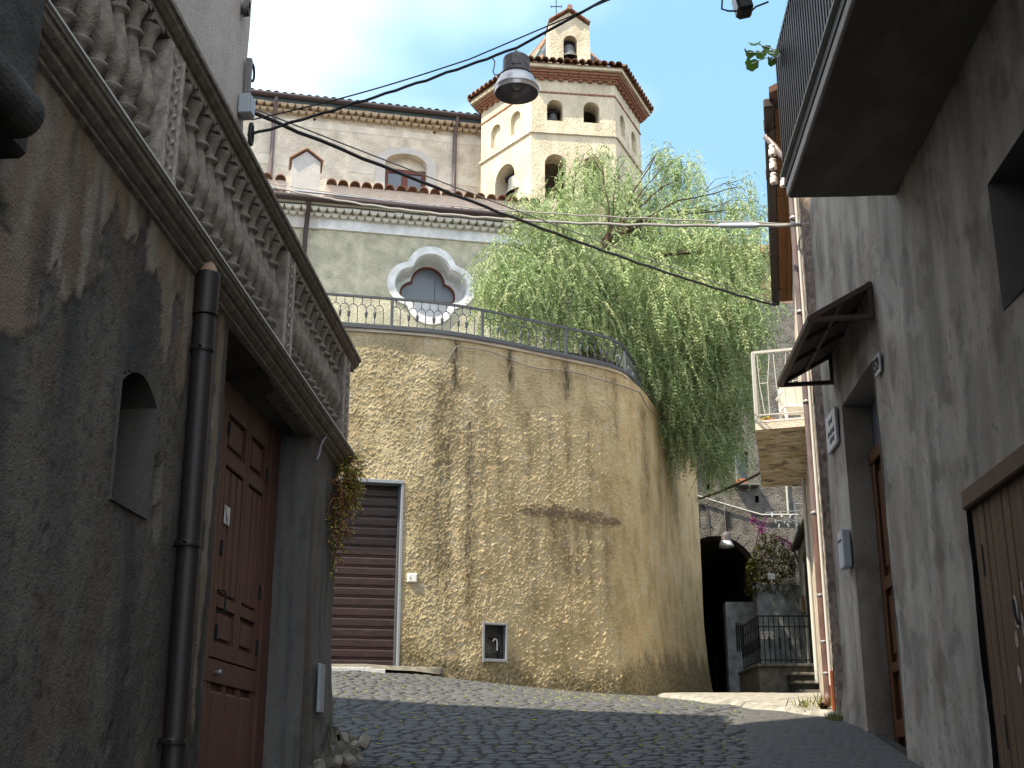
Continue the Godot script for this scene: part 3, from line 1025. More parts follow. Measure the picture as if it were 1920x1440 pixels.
func build_retaining_wall() -> void:
	if wp.is_empty():
		wall_path()
	var wall := thing("retaining_wall", "tall ochre roughcast retaining wall with dark rain streaks, bending round to the archway", "wall", P(0.0, 1.1, 18.4))
	var g0 := wall_s(-3.3)
	var g1 := wall_s(-1.545)
	var gt := 3.965
	var m0 := wall_s(-0.415)
	var m1 := wall_s(-0.07)
	var my0 := 1.50
	var my1 := 2.03
	var s2 := wall_s(1.95)
	var s3 := wall_s(3.7)
	var us := steps(0.0, g0, 0.25)
	us.append_array(steps(g0, s2, 0.0135, [g1, m0, m1]).slice(1))
	us.append_array(steps(s2, s3, 0.045).slice(1))
	us.append_array(steps(s3, wsum[wsum.size() - 1], 0.25).slice(1))
	var vs := steps(0.75, WTOP, 0.0135, [gt, my0, my1])
	var hole := func(s, y): return minf(rect_sd(s, y, g0, g1, -2.0, gt), rect_sd(s, y, m0, m1, my0, my1))
	var pos := func(s, y):
		var a := wall_at(s)
		var x: float = a[0].x
		var out := wall_relief(s, y) * (1.0 + 0.3 * smoothstep(-0.8, 0.6, x))     # relief exaggerated on this bay so it shows without direct sun
		var calm := smoothstep(1.75, 2.2, x)
		out *= 1.0 - 0.6 * calm
		var bd := band_d(s, y)
		if bd < 1.6:
			out += 0.010 * smoothstep(1.5, 0.1, bd) + 0.005 * nz2.get_noise_2d(s * 20.0, y * 20.0)
		# the wall spreads towards its foot where it turns into the alley
		var low := clampf((3.2 - y) / 2.2, 0.0, 1.4)
		out += 0.20 * low * low * smoothstep(1.0, 2.6, x) + 0.10 * calm
		return WW(s, y, out)
	var mb := sheet(us, vs, pos, wall_tint, Vector3(0.3, 0, 1), hole)
	# the sheet turns away at its far end, so let every normal look out of the wall
	for i in us.size():
		var t: Vector2 = wall_at(us[i])[1]
		var o := Vector3(t.y, 0, t.x)
		for j in vs.size():
			var k := i * vs.size() + j
			if mb.n[k].dot(o) < 0.0:
				mb.n[k] = -mb.n[k]
	for k in range(0, mb.ix.size(), 3):
		var a := mb.ix[k]
		var b := mb.ix[k + 1]
		var c := mb.ix[k + 2]
		if (mb.v[b] - mb.v[a]).cross(mb.v[c] - mb.v[a]).dot(mb.n[a]) > 0.0:
			mb.ix[k + 1] = c
			mb.ix[k + 2] = b
	put(mb, "face", M.stucco, wall)

	# smooth cement capping with a thin dark drip edge
	var cap := MB.new()
	var drip := MB.new()
	var n := int(wsum[wsum.size() - 1] / 0.12)
	for k in n:
		var a := k * 0.12
		var b := (k + 1) * 0.12
		cap.hexa([WW(a, WTOP - 0.05, -0.22), WW(b, WTOP - 0.05, -0.22), WW(b, WTOP - 0.05, 0.03), WW(a, WTOP - 0.05, 0.03), WW(a, WTOP + 0.035, -0.22), WW(b, WTOP + 0.035, -0.22), WW(b, WTOP + 0.035, 0.03), WW(a, WTOP + 0.035, 0.03)])
		drip.hexa([WW(a, WTOP - 0.004, 0.032), WW(b, WTOP - 0.004, 0.032), WW(b, WTOP - 0.004, 0.062), WW(a, WTOP - 0.004, 0.062), WW(a, WTOP + 0.034, 0.032), WW(b, WTOP + 0.034, 0.032), WW(b, WTOP + 0.034, 0.062), WW(a, WTOP + 0.034, 0.062)])
	put(cap, "coping", M.church_band, wall)
	put(drip, "drip_edge", M.iron_grey, wall)

	# what the wall holds up: solid ground behind the openings, and the terrace floor
	var back := MB.new()
	for k in n:
		var a := k * 0.12
		var b := (k + 1) * 0.12
		back.quad(WW(a, 0.6, -0.5), WW(b, 0.6, -0.5), WW(b, WTOP - 0.02, -0.5), WW(a, WTOP - 0.02, -0.5), Vector3.BACK)
	put(back, "core", M.worn_concrete, wall)
	var fl := PackedVector2Array()
	for k in wp.size():
		var a := wall_at(wsum[k])
		fl.append(Vector2(a[0].x - a[1].y * 0.1, a[0].y + a[1].x * 0.1))
	fl.append_array(PackedVector2Array([Vector2(2.0, 34), Vector2(-14, 30.6), Vector2(-14, 15.0)]))
	var tr := Geometry2D.triangulate_polygon(fl)
	var floor_ := MB.new()
	for k in range(0, tr.size(), 3):
		floor_.tri(P(fl[tr[k]].x, WTOP + 0.03, fl[tr[k]].y), P(fl[tr[k + 1]].x, WTOP + 0.03, fl[tr[k + 1]].y), P(fl[tr[k + 2]].x, WTOP + 0.03, fl[tr[k + 2]].y), Vector3.UP)
	tag(struct(put(floor_, "terrace", M.concrete)), "paved church terrace held up by the ochre wall", "terrace")

	# ---- garage door
	var mid := (g0 + g1) * 0.5
	var tg: Vector2 = wall_at(mid)[1]
	var gx := Vector3(tg.x, 0, -tg.y)
	var gn := Vector3(tg.y, 0, tg.x)
	var GB := Basis(gx, Vector3.UP, gn)
	var go := WW(mid, 0.0)
	var width := g1 - g0
	var garage := Node3D.new()
	garage.name = "garage_shutter"
	garage.position = go - wall.position + Vector3(0, 1.4, 0)
	wall.add_child(garage)
	garage.set_meta("label", "brown metal roller shutter of the garage")
	var slat := MB.new()
	var pitch := 0.1415
	# a rolled slat: a flat face, a sunk step and a round nose
	var prof := PackedVector2Array([Vector2(-0.02, 0), Vector2(0.004, 0), Vector2(0.010, 0.012), Vector2(0.012, 0.09), Vector2(0.008, 0.106), Vector2(-0.004, 0.110), Vector2(-0.004, 0.121), Vector2(0.006, 0.124), Vector2(0.007, 0.134), Vector2(-0.006, pitch), Vector2(-0.02, pitch)])
	slat.prism(prof, -width / 2 + 0.06, width / 2 - 0.06, Transform3D(Basis(gn, Vector3.UP, gx), Vector3.ZERO))
	var slat_mesh := slat.mesh()
	for k in 18:
		put_mesh(slat_mesh, Transform3D(Basis.IDENTITY, go + gn * -0.17 + Vector3(0, 1.38 + k * pitch, 0)), "slat", M.shutter_brown, garage)
	var fr := MB.new()
	fr.box(go + gx * (width / 2 - 0.018) + Vector3(0, (1.32 + gt) / 2, 0) + gn * -0.085, Vector3(0.036, gt - 1.32, 0.21), GB, 0.004)
	put(fr, "jamb", M.galvanised, wall)
	var fr2 := MB.new()
	fr2.box(go + gx * (width / 2 - 0.05) + Vector3(0, (1.32 + gt) / 2 - 0.02, 0) + gn * -0.12, Vector3(0.03, gt - 1.36, 0.09), GB, 0.004)
	put(fr2, "guide_rail", M.iron_grey, wall)
	var fr3 := MB.new()
	fr3.box(go + gx * (-width / 2 + 0.018) + Vector3(0, (1.32 + gt) / 2, 0) + gn * -0.085, Vector3(0.036, gt - 1.32, 0.21), GB, 0.004)
	put(fr3, "jamb", M.galvanised, wall)
	var fr4 := MB.new()
	fr4.box(go + Vector3(0, gt + 0.004, 0) + gn * -0.08, Vector3(width, 0.05, 0.22), GB, 0.004)
	put(fr4, "head_frame", M.galvanised, wall)

	# ---- little plastic service box beside the shutter
	var eb := MB.new()
	var es := wall_s(-1.40)
	eb.box(WW(es, 2.61, 0.012), Vector3(0.135, 0.125, 0.03), GB, 0.006)
	var ebn: Node = put(eb, "service_box", M.white_plastic, wall)
	var ed := MB.new()
	ed.box(WW(es, 2.61, 0.030), Vector3(0.112, 0.102, 0.008), GB, 0.003)
	put(ed, "lid", M.white_plastic, ebn)
	var ek := MB.new()
	ek.box(WW(es - 0.028, 2.61, 0.036), Vector3(0.012, 0.016, 0.006), GB, 0.001)
	put(ek, "lock", M.iron_dark, ebn)

	# ---- open meter recess with its grey frame and the pipes in it
	var tm: Vector2 = wall_at((m0 + m1) * 0.5)[1]
	var mx := Vector3(tm.x, 0, -tm.y)
	var mn := Vector3(tm.y, 0, tm.x)
	var MBs := Basis(mx, Vector3.UP, mn)
	var mo := WW((m0 + m1) * 0.5, 0.0)
	var mw := m1 - m0
	var mf := Node3D.new()
	mf.name = "meter_recess"
	mf.position = mo - wall.position + Vector3(0, my0, 0)
	wall.add_child(mf)
	for e in [[Vector3(-mw / 2 + 0.012, (my0 + my1) / 2, 0), Vector3(0.028, my1 - my0 + 0.04, 0.12)], [Vector3(mw / 2 - 0.012, (my0 + my1) / 2, 0), Vector3(0.028, my1 - my0 + 0.04, 0.12)], [Vector3(0, my0 + 0.012, 0), Vector3(mw - 0.03, 0.04, 0.12)], [Vector3(0, my1 - 0.010, 0), Vector3(mw - 0.03, 0.03, 0.12)]]:
		var fb := MB.new()
		fb.box(mo + MBs * e[0] + mn * -0.035, e[1], MBs, 0.003)
		put(fb, "frame", M.galvanised, mf)
	var inside := MB.new()
	inside.quad(mo + mx * -mw / 2 + Vector3(0, my0, 0) - mn * 0.2, mo + mx * mw / 2 + Vector3(0, my0, 0) - mn * 0.2, mo + mx * mw / 2 + Vector3(0, my1, 0) - mn * 0.2, mo + mx * -mw / 2 + Vector3(0, my1, 0) - mn * 0.2, mn)
	for s in [-1.0, 1.0]:
		inside.quad(mo + mx * mw / 2 * s + Vector3(0, my0, 0) - mn * 0.2, mo + mx * mw / 2 * s + Vector3(0, my0, 0) + mn * 0.0, mo + mx * mw / 2 * s + Vector3(0, my1, 0), mo + mx * mw / 2 * s + Vector3(0, my1, 0) - mn * 0.2, mx * -s)
	inside.quad(mo + mx * -mw / 2 + Vector3(0, my0, 0) - mn * 0.2, mo + mx * mw / 2 + Vector3(0, my0, 0) - mn * 0.2, mo + mx * mw / 2 + Vector3(0, my0, 0), mo + mx * -mw / 2 + Vector3(0, my0, 0), Vector3.UP)
	inside.quad(mo + mx * -mw / 2 + Vector3(0, my1, 0) - mn * 0.2, mo + mx * mw / 2 + Vector3(0, my1, 0) - mn * 0.2, mo + mx * mw / 2 + Vector3(0, my1, 0), mo + mx * -mw / 2 + Vector3(0, my1, 0), Vector3.DOWN)
	put(inside, "lining", M.rough_grey, mf)
	var rub := MB.new()
	for k in 7:
		rub.box(mo + mx * rng.randf_range(-0.12, 0.12) + Vector3(0, my0 + rng.randf_range(0.03, 0.09), 0) - mn * rng.randf_range(0.06, 0.17), Vector3(0.06, 0.05, 0.05) * rng.randf_range(0.6, 1.3), Basis(Vector3(rng.randf(), 1, rng.randf()).normalized(), rng.randf() * 3.0), 0.01)
	put(rub, "rubble", M.dark_plaster, mf)
	var hook := MB.new()
	var hp := []
	for k in 9:
		var g := PI * k / 8.0
		hp.append(mo + mx * (0.03 - 0.03 * cos(g) + 0.01) + Vector3(0, my0 + 0.28 + 0.04 * sin(g), 0) - mn * 0.09)
	hp.append(hp[8] + Vector3(0, -0.12, 0))
	hook.tube(hp, 0.011, 7)
	put(hook, "pipe_bend", M.white_plastic, mf)
	var pip := MB.new()
	pip.tube([mo + mx * 0.10 + Vector3(0, my0, 0) - mn * 0.1, mo + mx * 0.105 + Vector3(0, my0 + 0.2, 0) - mn * 0.11, mo + mx * 0.05 + Vector3(0, my0 + 0.3, 0) - mn * 0.12, mo + mx * -0.05 + Vector3(0, my0 + 0.34, 0) - mn * 0.13], 0.016, 7)
	put(pip, "pipe", M.iron_dark, mf)

	# the thin cable loosely pinned below the capping
	var cb := MB.new()
	var cp := [WW(wall_s(-1.02), 5.72, 0.03), WW(wall_s(-0.98), 5.80, 0.05), WW(wall_s(-0.92), 5.95, 0.06), WW(wall_s(-0.86), 6.06, 0.07), WW(wall_s(-0.80), 6.09, 0.06)]
	var sa := wall_s(-0.7)
	var sb := wall_s(3.3)
	for k in 40:
		var s := lerpf(sa, sb, k / 39.0)
		cp.append(WW(s, 6.08 - 0.10 * smoothstep(0, 6, k) + 0.03 * sin(k * 0.9), 0.05 + (0.09 if s > s2 - 0.3 else 0.0)))
	cb.tube(cp, 0.0085, 6)
	tag(put(cb, "wall_cable", M.grey_cable), "thin grey cable pinned loosely along the top of the ochre wall", "cable")


# ---------------------------------------------------------------- wrought-iron railing on the wall

func build_railing() -> void:
	var rl := thing("iron_railing", "low grey wrought-iron railing with pointed arches on top of the ochre wall", "railing", WW(wall_s(0.0), WTOP + 0.03, -0.06))
	var y0 := WTOP + 0.035
	var top := y0 + 0.49
	var send := wall_s(3.55)
	var o := -0.06
	var tr := []
	var br := []
	var n := int((send - 0.2) / 0.1)
	for k in n + 1:
		var s := 0.2 + (send - 0.2) * k / n
		tr.append(s)
	for e in [[top, 0.030, 0.045, "top_rail"], [y0 + 0.055, 0.022, 0.035, "bottom_rail"]]:
		var mb := MB.new()
		for k in n:
			var a: float = tr[k]
			var b: float = tr[k + 1]
			var h: float = e[1] * 0.5
			var w: float = e[2] * 0.5
			mb.hexa([WW(a, e[0] - h, o - w), WW(b, e[0] - h, o - w), WW(b, e[0] - h, o + w), WW(a, e[0] - h, o + w), WW(a, e[0] + h, o - w), WW(b, e[0] + h, o - w), WW(b, e[0] + h, o + w), WW(a, e[0] + h, o + w)])
		put(mb, e[3], M.iron_grey, rl)
	# posts
	var post := MB.new()
	post.box(Vector3(0, 0.245, 0), Vector3(0.042, 0.49, 0.042), Basis.IDENTITY, 0.004)
	var pm := post.mesh()
	var bar := MB.new()
	bar.tube([Vector3(0, 0.06, 0), Vector3(0, 0.30, 0)], 0.0075, 6)
	var bar_m := bar.mesh()
	var bulb := MB.new()
	bulb.tube([Vector3(0, 0.06, 0), Vector3(0, 0.31, 0)], 0.0075, 6)
	bulb.lathe([Vector2(0.008, 0.155), Vector2(0.015, 0.165), Vector2(0.019, 0.185), Vector2(0.023, 0.215), Vector2(0.025, 0.245), Vector2(0.02, 0.25), Vector2(0.018, 0.262), Vector2(0.008, 0.266)], Transform3D.IDENTITY, 8)
	bulb.lathe([Vector2(0.008, 0.085), Vector2(0.013, 0.092), Vector2(0.008, 0.10)], Transform3D.IDENTITY, 8)
	var bulb_m := bulb.mesh()
	var pitch := 0.128
	var arch := MB.new()
	for s in [-1.0, 1.0]:
		var pts := []
		for k in 8:
			var g := PI * 0.5 * k / 7.0
			pts.append(Vector3(s * pitch * 0.5 * cos(g), 0.295 + 0.075 * sin(g) * (0.9 + 0.1 * sin(g)), 0))
		arch.tube(pts, 0.0065, 6)
	arch.tube([Vector3(0, 0.37, 0), Vector3(0, 0.48, 0)], 0.0065, 6)
	var arch_m := arch.mesh()
	var first := wall_s(-1.775)
	var k0 := -10
	var k1 := int((send - first) / pitch)
	for k in range(k0, k1):
		var s := first + k * pitch
		if s < 0.3:
			continue
		var t: Vector2 = wall_at(s)[1]
		var b := Basis(Vector3(t.x, 0, -t.y), Vector3.UP, Vector3(t.y, 0, t.x))
		var q := posmod(k, 11)
		if q == 0:
			put_mesh(pm, Transform3D(b, WW(s, y0, o)), "post", M.iron_grey, rl)
		else:
			put_mesh(bulb_m if q % 3 != 1 else bar_m, Transform3D(b, WW(s, y0, o)), "bar", M.iron_grey, rl)
		if q != 10:
			put_mesh(arch_m, Transform3D(b, WW(s + pitch * 0.5, y0, o)), "arch", M.iron_grey, rl)


# ---------------------------------------------------------------- church

func tile_mesh(r: float, length: float, thick: float) -> ArrayMesh:
	# a half-round clay tile, hollow side down, lying along z from 0 to length, a little narrower at its far end
	var mb := MB.new()
	var seg := 7
	for e in [[r, 1.0], [r - thick, -1.0]]:
		var rad: float = e[0]
		var rows := []
		for z in [0.0, length]:
			var k = 1.0 - 0.12 * z / length
			var row := []
			for s in seg + 1:
				var g := PI * s / seg
				row.append(mb.vert(Vector3(cos(g) * rad * k, sin(g) * rad * k, z), Vector3(cos(g), sin(g), 0) * e[1]))
			rows.append(row)
		for s in seg:
			mb.tri_i(rows[0][s], rows[1][s], rows[1][s + 1])
			mb.tri_i(rows[0][s], rows[1][s + 1], rows[0][s + 1])
	for s in seg:
		var g := PI * s / seg
		var h := PI * (s + 1) / seg
		mb.quad(Vector3(cos(g) * r, sin(g) * r, 0), Vector3(cos(h) * r, sin(h) * r, 0), Vector3(cos(h) * (r - thick), sin(h) * (r - thick), 0), Vector3(cos(g) * (r - thick), sin(g) * (r - thick), 0), Vector3(0, 0, -1))
	return mb.mesh()


func tile_end_mesh(r: float, length: float) -> ArrayMesh:
	# a tile bedded in mortar: a solid half-round, flat side up once it is turned over
	var p := PackedVector2Array()
	for k in 10:
		var g := PI * k / 9.0
		p.append(Vector2(cos(g) * r, sin(g) * r))
	var mb := MB.new()
	mb.prism(p, 0.0, length)
	return mb.mesh()


func quatrefoil(cx: float, cy: float, a: float, b: float, ra: float, rb: float, n := 72) -> PackedVector2Array:
	var lobes := [[Vector2(a, 0), ra], [Vector2(-a, 0), ra], [Vector2(0, b), rb], [Vector2(0, -b), rb]]
	var p := PackedVector2Array()
	for k in n:
		var g := TAU * k / n
		var u := Vector2(cos(g), sin(g))
		var best := 0.05
		for l in lobes:
			var c: Vector2 = l[0]
			var r: float = l[1]
			var pr := u.dot(c)
			var q := r * r - (c.length_squared() - pr * pr)
			if q >= 0.0:
				best = maxf(best, pr + sqrt(q))
		p.append(Vector2(cx, cy) + u * best)
	return p


const NK := 0.2266     # the church runs away to the right a little
func NV(x: float, y: float, o := 0.0) -> Vector3:      # on the nave wall, o out of it
	return P(x, y, 31.401 + NK * x) + Vector3(0.221, 0, 0.9753) * o


func AV(x: float, y: float, o := 0.0) -> Vector3:      # on the aisle wall
	return P(x, y, 25.374 + 0.21256 * x) + Vector3(0.2079, 0, 0.9781) * o


func tile_row(parent: Node, m: Mesh, mats: Array, x0: float, x1: float, pitch: float, y: float, o: float, wall: Callable, flip: bool, called := "tile", slope := 0.0) -> void:
	var a: Vector3 = wall.call(x0, 0.0, 0.0)
	var b: Vector3 = wall.call(x1, 0.0, 0.0)
	var t := (b - a).normalized()
	var nrm := t.cross(Vector3.UP) * -1.0
	if nrm.z < 0:
		nrm = -nrm
	var n := int((b - a).length() / pitch)
	for k in n:
		var x := lerpf(x0, x1, (k + 0.5) / n)
		# tile axis runs into the wall (away from the viewer)
		var back := (-nrm + Vector3.UP * slope).normalized()
		var upv := t.cross(back).normalized()
		if upv.y < 0:
			upv = -upv
		if flip:
			upv = -upv
		var bx := upv.cross(back).normalized()
		var jit := Vector3(rng.randf_range(-0.006, 0.006), rng.randf_range(-0.006, 0.006), rng.randf_range(-0.012, 0.012))
		put_mesh(m, Transform3D(Basis(bx, upv, back), wall.call(x, y, o) + jit), called, mats[rng.randi() % mats.size()], parent)


# the four-lobed shape cut off by a level sill
func trefoil(a: float, b: float, ra: float, rb: float, sill: float) -> PackedVector2Array:
	var p := quatrefoil(0, 0, a, b, ra, rb)
	for k in p.size():
		if p[k].y < sill:
			p[k].y = sill
	var q := PackedVector2Array()
	for k in p.size():
		if p[k].y > sill + 0.0001 or p[(k + 1) % p.size()].y > sill + 0.0001 or p[(k + p.size() - 1) % p.size()].y > sill + 0.0001:
			q.append(p[k])
	return q


func build_church() -> void:
	var ch := thing("church", "pale church with tiled eaves and a white four-lobed window above the terrace", "church", AV(-2.5, WTOP + 0.03))
	var nb := Basis(Vector3(0.9753, 0, -0.221), Vector3.UP, Vector3(0.221, 0, 0.9753))
	var ab := Basis(Vector3(0.9781, 0, -0.2079), Vector3.UP, Vector3(0.2079, 0, 0.9781))
	# ---- nave wall with its window
	var nave := csg_box(NV(-6.4, 11.6, -0.35), Vector3(12.6, 11.0, 0.7), nb)
	var wx := -2.86
	var win := arch_poly(1.13, 0.98, 0.34, 16)
	csg_commit(nave, [csg_poly(win, Transform3D(nb, NV(wx, 14.72, 0.0)), 0.9), csg_box(NV(-5.30, 16.79, 0.0), Vector3(0.085, 0.085, 0.8), nb * Basis(Vector3.BACK, 0.7)), csg_box(NV(-2.12, 16.79, 0.0), Vector3(0.085, 0.085, 0.8), nb * Basis(Vector3.BACK, 0.7))], "nave_wall", M.church_render, ch)
	var body := MB.new()
	body.box(NV(-6.4, 11.5, -3.2), Vector3(12.4, 10.8, 5.0), nb)
	put(body, "nave", M.church_render, ch)
	# grey surround, a flat band about the opening
	var sur := csg_poly(arch_poly(1.66, 1.10, 0.52, 16), Transform3D(nb, NV(wx, 14.60, 0.006)), 0.02)
	csg_commit(sur, [csg_poly(arch_poly(1.13, 0.98 + 0.12, 0.34, 16), Transform3D(nb, NV(wx, 14.60, 0.006)), 0.2)], "window_surround", M.church_grey, ch)
	# the window
	var wf := Node3D.new()
	wf.name = "nave_window"
	wf.position = NV(wx, 14.72, -0.28) - ch.position
	ch.add_child(wf)
	var wt := 0.95
	for e in [[-0.51, wt / 2, 0.11, wt], [0.51, wt / 2, 0.11, wt], [0.0, wt / 2, 0.15, wt]]:
		var mb := MB.new()
		mb.box(NV(wx + e[0] * 0.9753, 14.72 + e[1], -0.26), Vector3(e[2], e[3], 0.07), nb, 0.006)
		put(mb, "stile", M.window_wood, wf)
	for e in [[0.02, 0.10], [wt - 0.05, 0.12]]:
		var mb := MB.new()
		mb.box(NV(wx, 14.72 + e[0], -0.262), Vector3(1.13, e[1], 0.06), nb, 0.006)
		put(mb, "rail", M.window_wood, wf)
	for s in [-1.0, 1.0]:
		var mb := MB.new()
		mb.box(NV(wx + s * 0.27, 14.72 + wt / 2, -0.275), Vector3(0.42, wt - 0.06, 0.012), nb)
		put(mb, "pane", M.window_glass, wf)
	var head := MB.new()
	head.box(NV(wx, 14.72 + wt + 0.2, -0.30), Vector3(1.3, 0.42, 0.05), nb)
	put(head, "window_head", M.church_band, ch)
	# smooth pale bands
	for e in [[-7.6, -5.0, 15.46], [-4.35, -3.72, 15.46], [-2.02, -0.92, 15.40]]:
		var mb := MB.new()
		mb.box(NV((e[0] + e[1]) / 2, e[2], 0.002), Vector3((e[1] - e[0]) / 0.9753, 0.27, 0.018), nb)
		put(mb, "plaster_band", M.church_band, ch)
	var mbb := MB.new()
	mbb.box(NV(-4.8, 16.62, 0.002), Vector3(8.4, 0.20, 0.012), nb)
	put(mbb, "plaster_band", M.church_band, ch)
	# eaves: two courses of tile ends, a gutter, the edge of the roof
	var small := tile_end_mesh(0.096, 0.30)
	tile_row(ch, small, [M.tan_tile], -7.9, -0.8, 0.2, 16.93, 0.16, NV, true)
	tile_row(ch, small, [M.tan_tile], -7.8, -0.7, 0.2, 17.04, 0.28, NV, true)
	var g := MB.new()
	g.tube([NV(-9.0, 17.2, 0.34), NV(-0.75, 17.2, 0.34)], 0.075, 10)
	put(g, "gutter", M.gutter_brown, ch)
	var rt := tile_mesh(0.10, 0.45, 0.02)
	tile_row(ch, rt, [M.roof_sheet], -7.9, -0.75, 0.21, 17.24, 0.30, NV, false, "roof_tile", 0.32)
	var roof := MB.new()
	roof.hexa([NV(-12, 17.08, 0.3), NV(-0.75, 17.08, 0.3), NV(-0.75, 18.6, -4.2), NV(-12, 18.6, -4.2), NV(-12, 17.22, 0.3), NV(-0.75, 17.22, 0.3), NV(-0.75, 18.9, -4.2), NV(-12, 18.9, -4.2)])
	put(roof, "nave_roof", M.roof_sheet, ch)
	for x in [-6.32, -1.56]:
		var dp := MB.new()
		dp.tube([NV(x, 17.15, 0.32), NV(x, 17.0, 0.3), NV(x - 0.01, 16.8, 0.08), NV(x - 0.02, 16.6, 0.07), NV(x - 0.04, 11.5, 0.07)], 0.055, 9)
		put(dp, "downpipe", M.grey_violet_pipe, ch)

	# ---- aisle in front of it
	var aisle := csg_box(AV(-6.0, 8.95, -0.35), Vector3(15.0, 5.5, 0.7), ab)
	var qc := Transform3D(ab, AV(-1.72, 9.93, 0.0))
	csg_commit(aisle, [csg_poly(quatrefoil(0, 0, 0.40, 0.30, 0.40, 0.44), qc, 1.6)], "aisle_wall", M.aisle_render, ch)
	var ring := csg_poly(quatrefoil(0, 0, 0.46, 0.36, 0.49, 0.53), Transform3D(ab, AV(-1.72, 9.93, 0.0)), 0.07)
	csg_commit(ring, [csg_poly(quatrefoil(0, 0, 0.40, 0.30, 0.385, 0.425), qc, 0.6)], "window_ring", M.white_paint, ch)
	var splay := csg_poly(quatrefoil(0, 0, 0.40, 0.30, 0.399, 0.439), Transform3D(ab, AV(-1.72, 9.93, -0.31)), 0.58)
	csg_commit(splay, [csg_poly(quatrefoil(0, 0, 0.40, 0.30, 0.37, 0.41), qc, 2.0)], "window_reveal", M.white_paint, ch)
	var step := csg_poly(quatrefoil(0, 0, 0.40, 0.30, 0.395, 0.435), Transform3D(ab, AV(-1.72, 9.93, -0.57)), 0.05)
	csg_commit(step, [csg_poly(trefoil(0.33, 0.28, 0.285, 0.375, -0.17), qc, 2.0)], "window_step", M.white_paint, ch)
	var qf := csg_poly(trefoil(0.33, 0.28, 0.288, 0.378, -0.175), Transform3D(ab, AV(-1.72, 9.93, -0.60)), 0.06)
	csg_commit(qf, [csg_poly(trefoil(0.33, 0.28, 0.24, 0.33, -0.13), Transform3D(ab, AV(-1.72, 9.93, 0)), 3.0)], "window_frame", M.window_wood, ch)
	var pane := MB.new()
	pane.prism(trefoil(0.33, 0.28, 0.25, 0.34, -0.14), -0.008, 0.008, Transform3D(ab, AV(-1.72, 9.93, -0.61)))
	put(pane, "pane", M.window_glass, ch)
	var lead := MB.new()
	lead.box(AV(-1.56, 10.06, -0.59), Vector3(0.012, 0.5, 0.012), ab)
	put(lead, "glazing_bar", M.iron_grey, ch)
	var dark := MB.new()
	dark.box(AV(-6.0, 8.9, -1.75), Vector3(14.8, 5.3, 1.9), ab)
	put(dark, "aisle", M.church_grey, ch)
	# white fascia, whitewashed tile cornice, gutter
	var fas := MB.new()
	fas.box(AV(-6.0, 11.14, 0.012), Vector3(15.0, 0.24, 0.06), ab, 0.006)
	put(fas, "fascia", M.white_paint, ch)
	var wtile := tile_end_mesh(0.086, 0.3)
	tile_row(ch, wtile, [M.whitewashed_tile], -5.6, 1.2, 0.178, 11.34, 0.14, AV, true)
	tile_row(ch, wtile, [M.whitewashed_tile], -5.7, 1.3, 0.178, 11.43, 0.25, AV, true)
	var corn := MB.new()
	corn.box(AV(-6.0, 11.36, -0.02), Vector3(15.0, 0.2, 0.16), ab)
	corn.box(AV(-6.0, 11.50, 0.06), Vector3(15.0, 0.04, 0.42), ab)
	put(corn, "cornice", M.whitewashed_tile, ch)
	var ag := MB.new()
	ag.tube([AV(-9, 11.56, 0.33), AV(1.6, 11.56, 0.33)], 0.07, 10)
	put(ag, "gutter", M.gutter_brown, ch)
	var aroof := MB.new()
	aroof.hexa([AV(-12, 11.52, 0.26), AV(1.5, 11.52, 0.26), AV(1.5, 11.56, 0.0), AV(-12, 11.56, 0.0), AV(-12, 11.57, 0.26), AV(1.5, 11.57, 0.26), AV(1.5, 11.61, 0.0), AV(-12, 11.61, 0.0)])
	put(aroof, "aisle_roof", M.clay_tile_2, ch)
	var rtile := tile_mesh(0.085, 0.5, 0.018)
	tile_row(ch, rtile, [M.clay_tile_0, M.clay_tile_1, M.clay_tile_2], -3.4, 1.3, 0.2, 11.575, 0.30, AV, false, "roof_tile", 0.05)
	var adp := MB.new()
	adp.tube([AV(-4.33, 11.52, 0.3), AV(-4.33, 11.40, 0.28), AV(-4.34, 11.2, 0.14), AV(-4.36, 10.9, 0.09), AV(-4.42, 6.4, 0.09)], 0.05, 9)
	put(adp, "downpipe", M.gutter_brown, ch)
	# parapet set back on the aisle, coped with tiles
	for e in [[-9.0, -4.80], [-4.02, 0.6]]:
		var pp := MB.new()
		pp.box(AV((e[0] + e[1]) / 2, 11.76, 0.02), Vector3((e[1] - e[0]) / 0.9781, 0.50, 0.22), ab, 0.01)
		put(pp, "parapet", M.parapet_pink, ch)
	var ct := tile_mesh(0.115, 0.40, 0.02)
	tile_row(ch, ct, [M.clay_tile_0, M.clay_tile_1, M.clay_tile_0], -4.0, 0.6, 0.245, 12.00, 0.20, AV, false, "coping_tile", 0.12)
	tile_row(ch, ct, [M.clay_tile_0, M.clay_tile_1], -5.9, -4.8, 0.245, 12.00, 0.20, AV, false, "coping_tile", 0.1)
	# gabled stack between the two lengths of parapet
	var st := MB.new()
	st.prism(PackedVector2Array([Vector2(-0.31, 11.0), Vector2(0.31, 11.0), Vector2(0.30, 12.55), Vector2(0.0, 12.78), Vector2(-0.30, 12.55)]), -0.25, 0.25, Transform3D(ab, AV(-4.42, 0.0, -0.20)))
	put(st, "gabled_stack", M.church_grey, ch)
	for s in [-1.0, 1.0]:
		for k in 4:
			var tl := MB.new()
			tl.box(AV(-4.42 + s * (0.05 + 0.085 * k), 12.80 - 0.066 * k, -0.20), Vector3(0.11, 0.035, 0.62), ab * Basis(Vector3.BACK, -s * 0.62), 0.008)
			put(tl, "stack_tile", M.clay_tile_1, ch)
	# conduit clipped along the aisle roof
	var cd := MB.new()
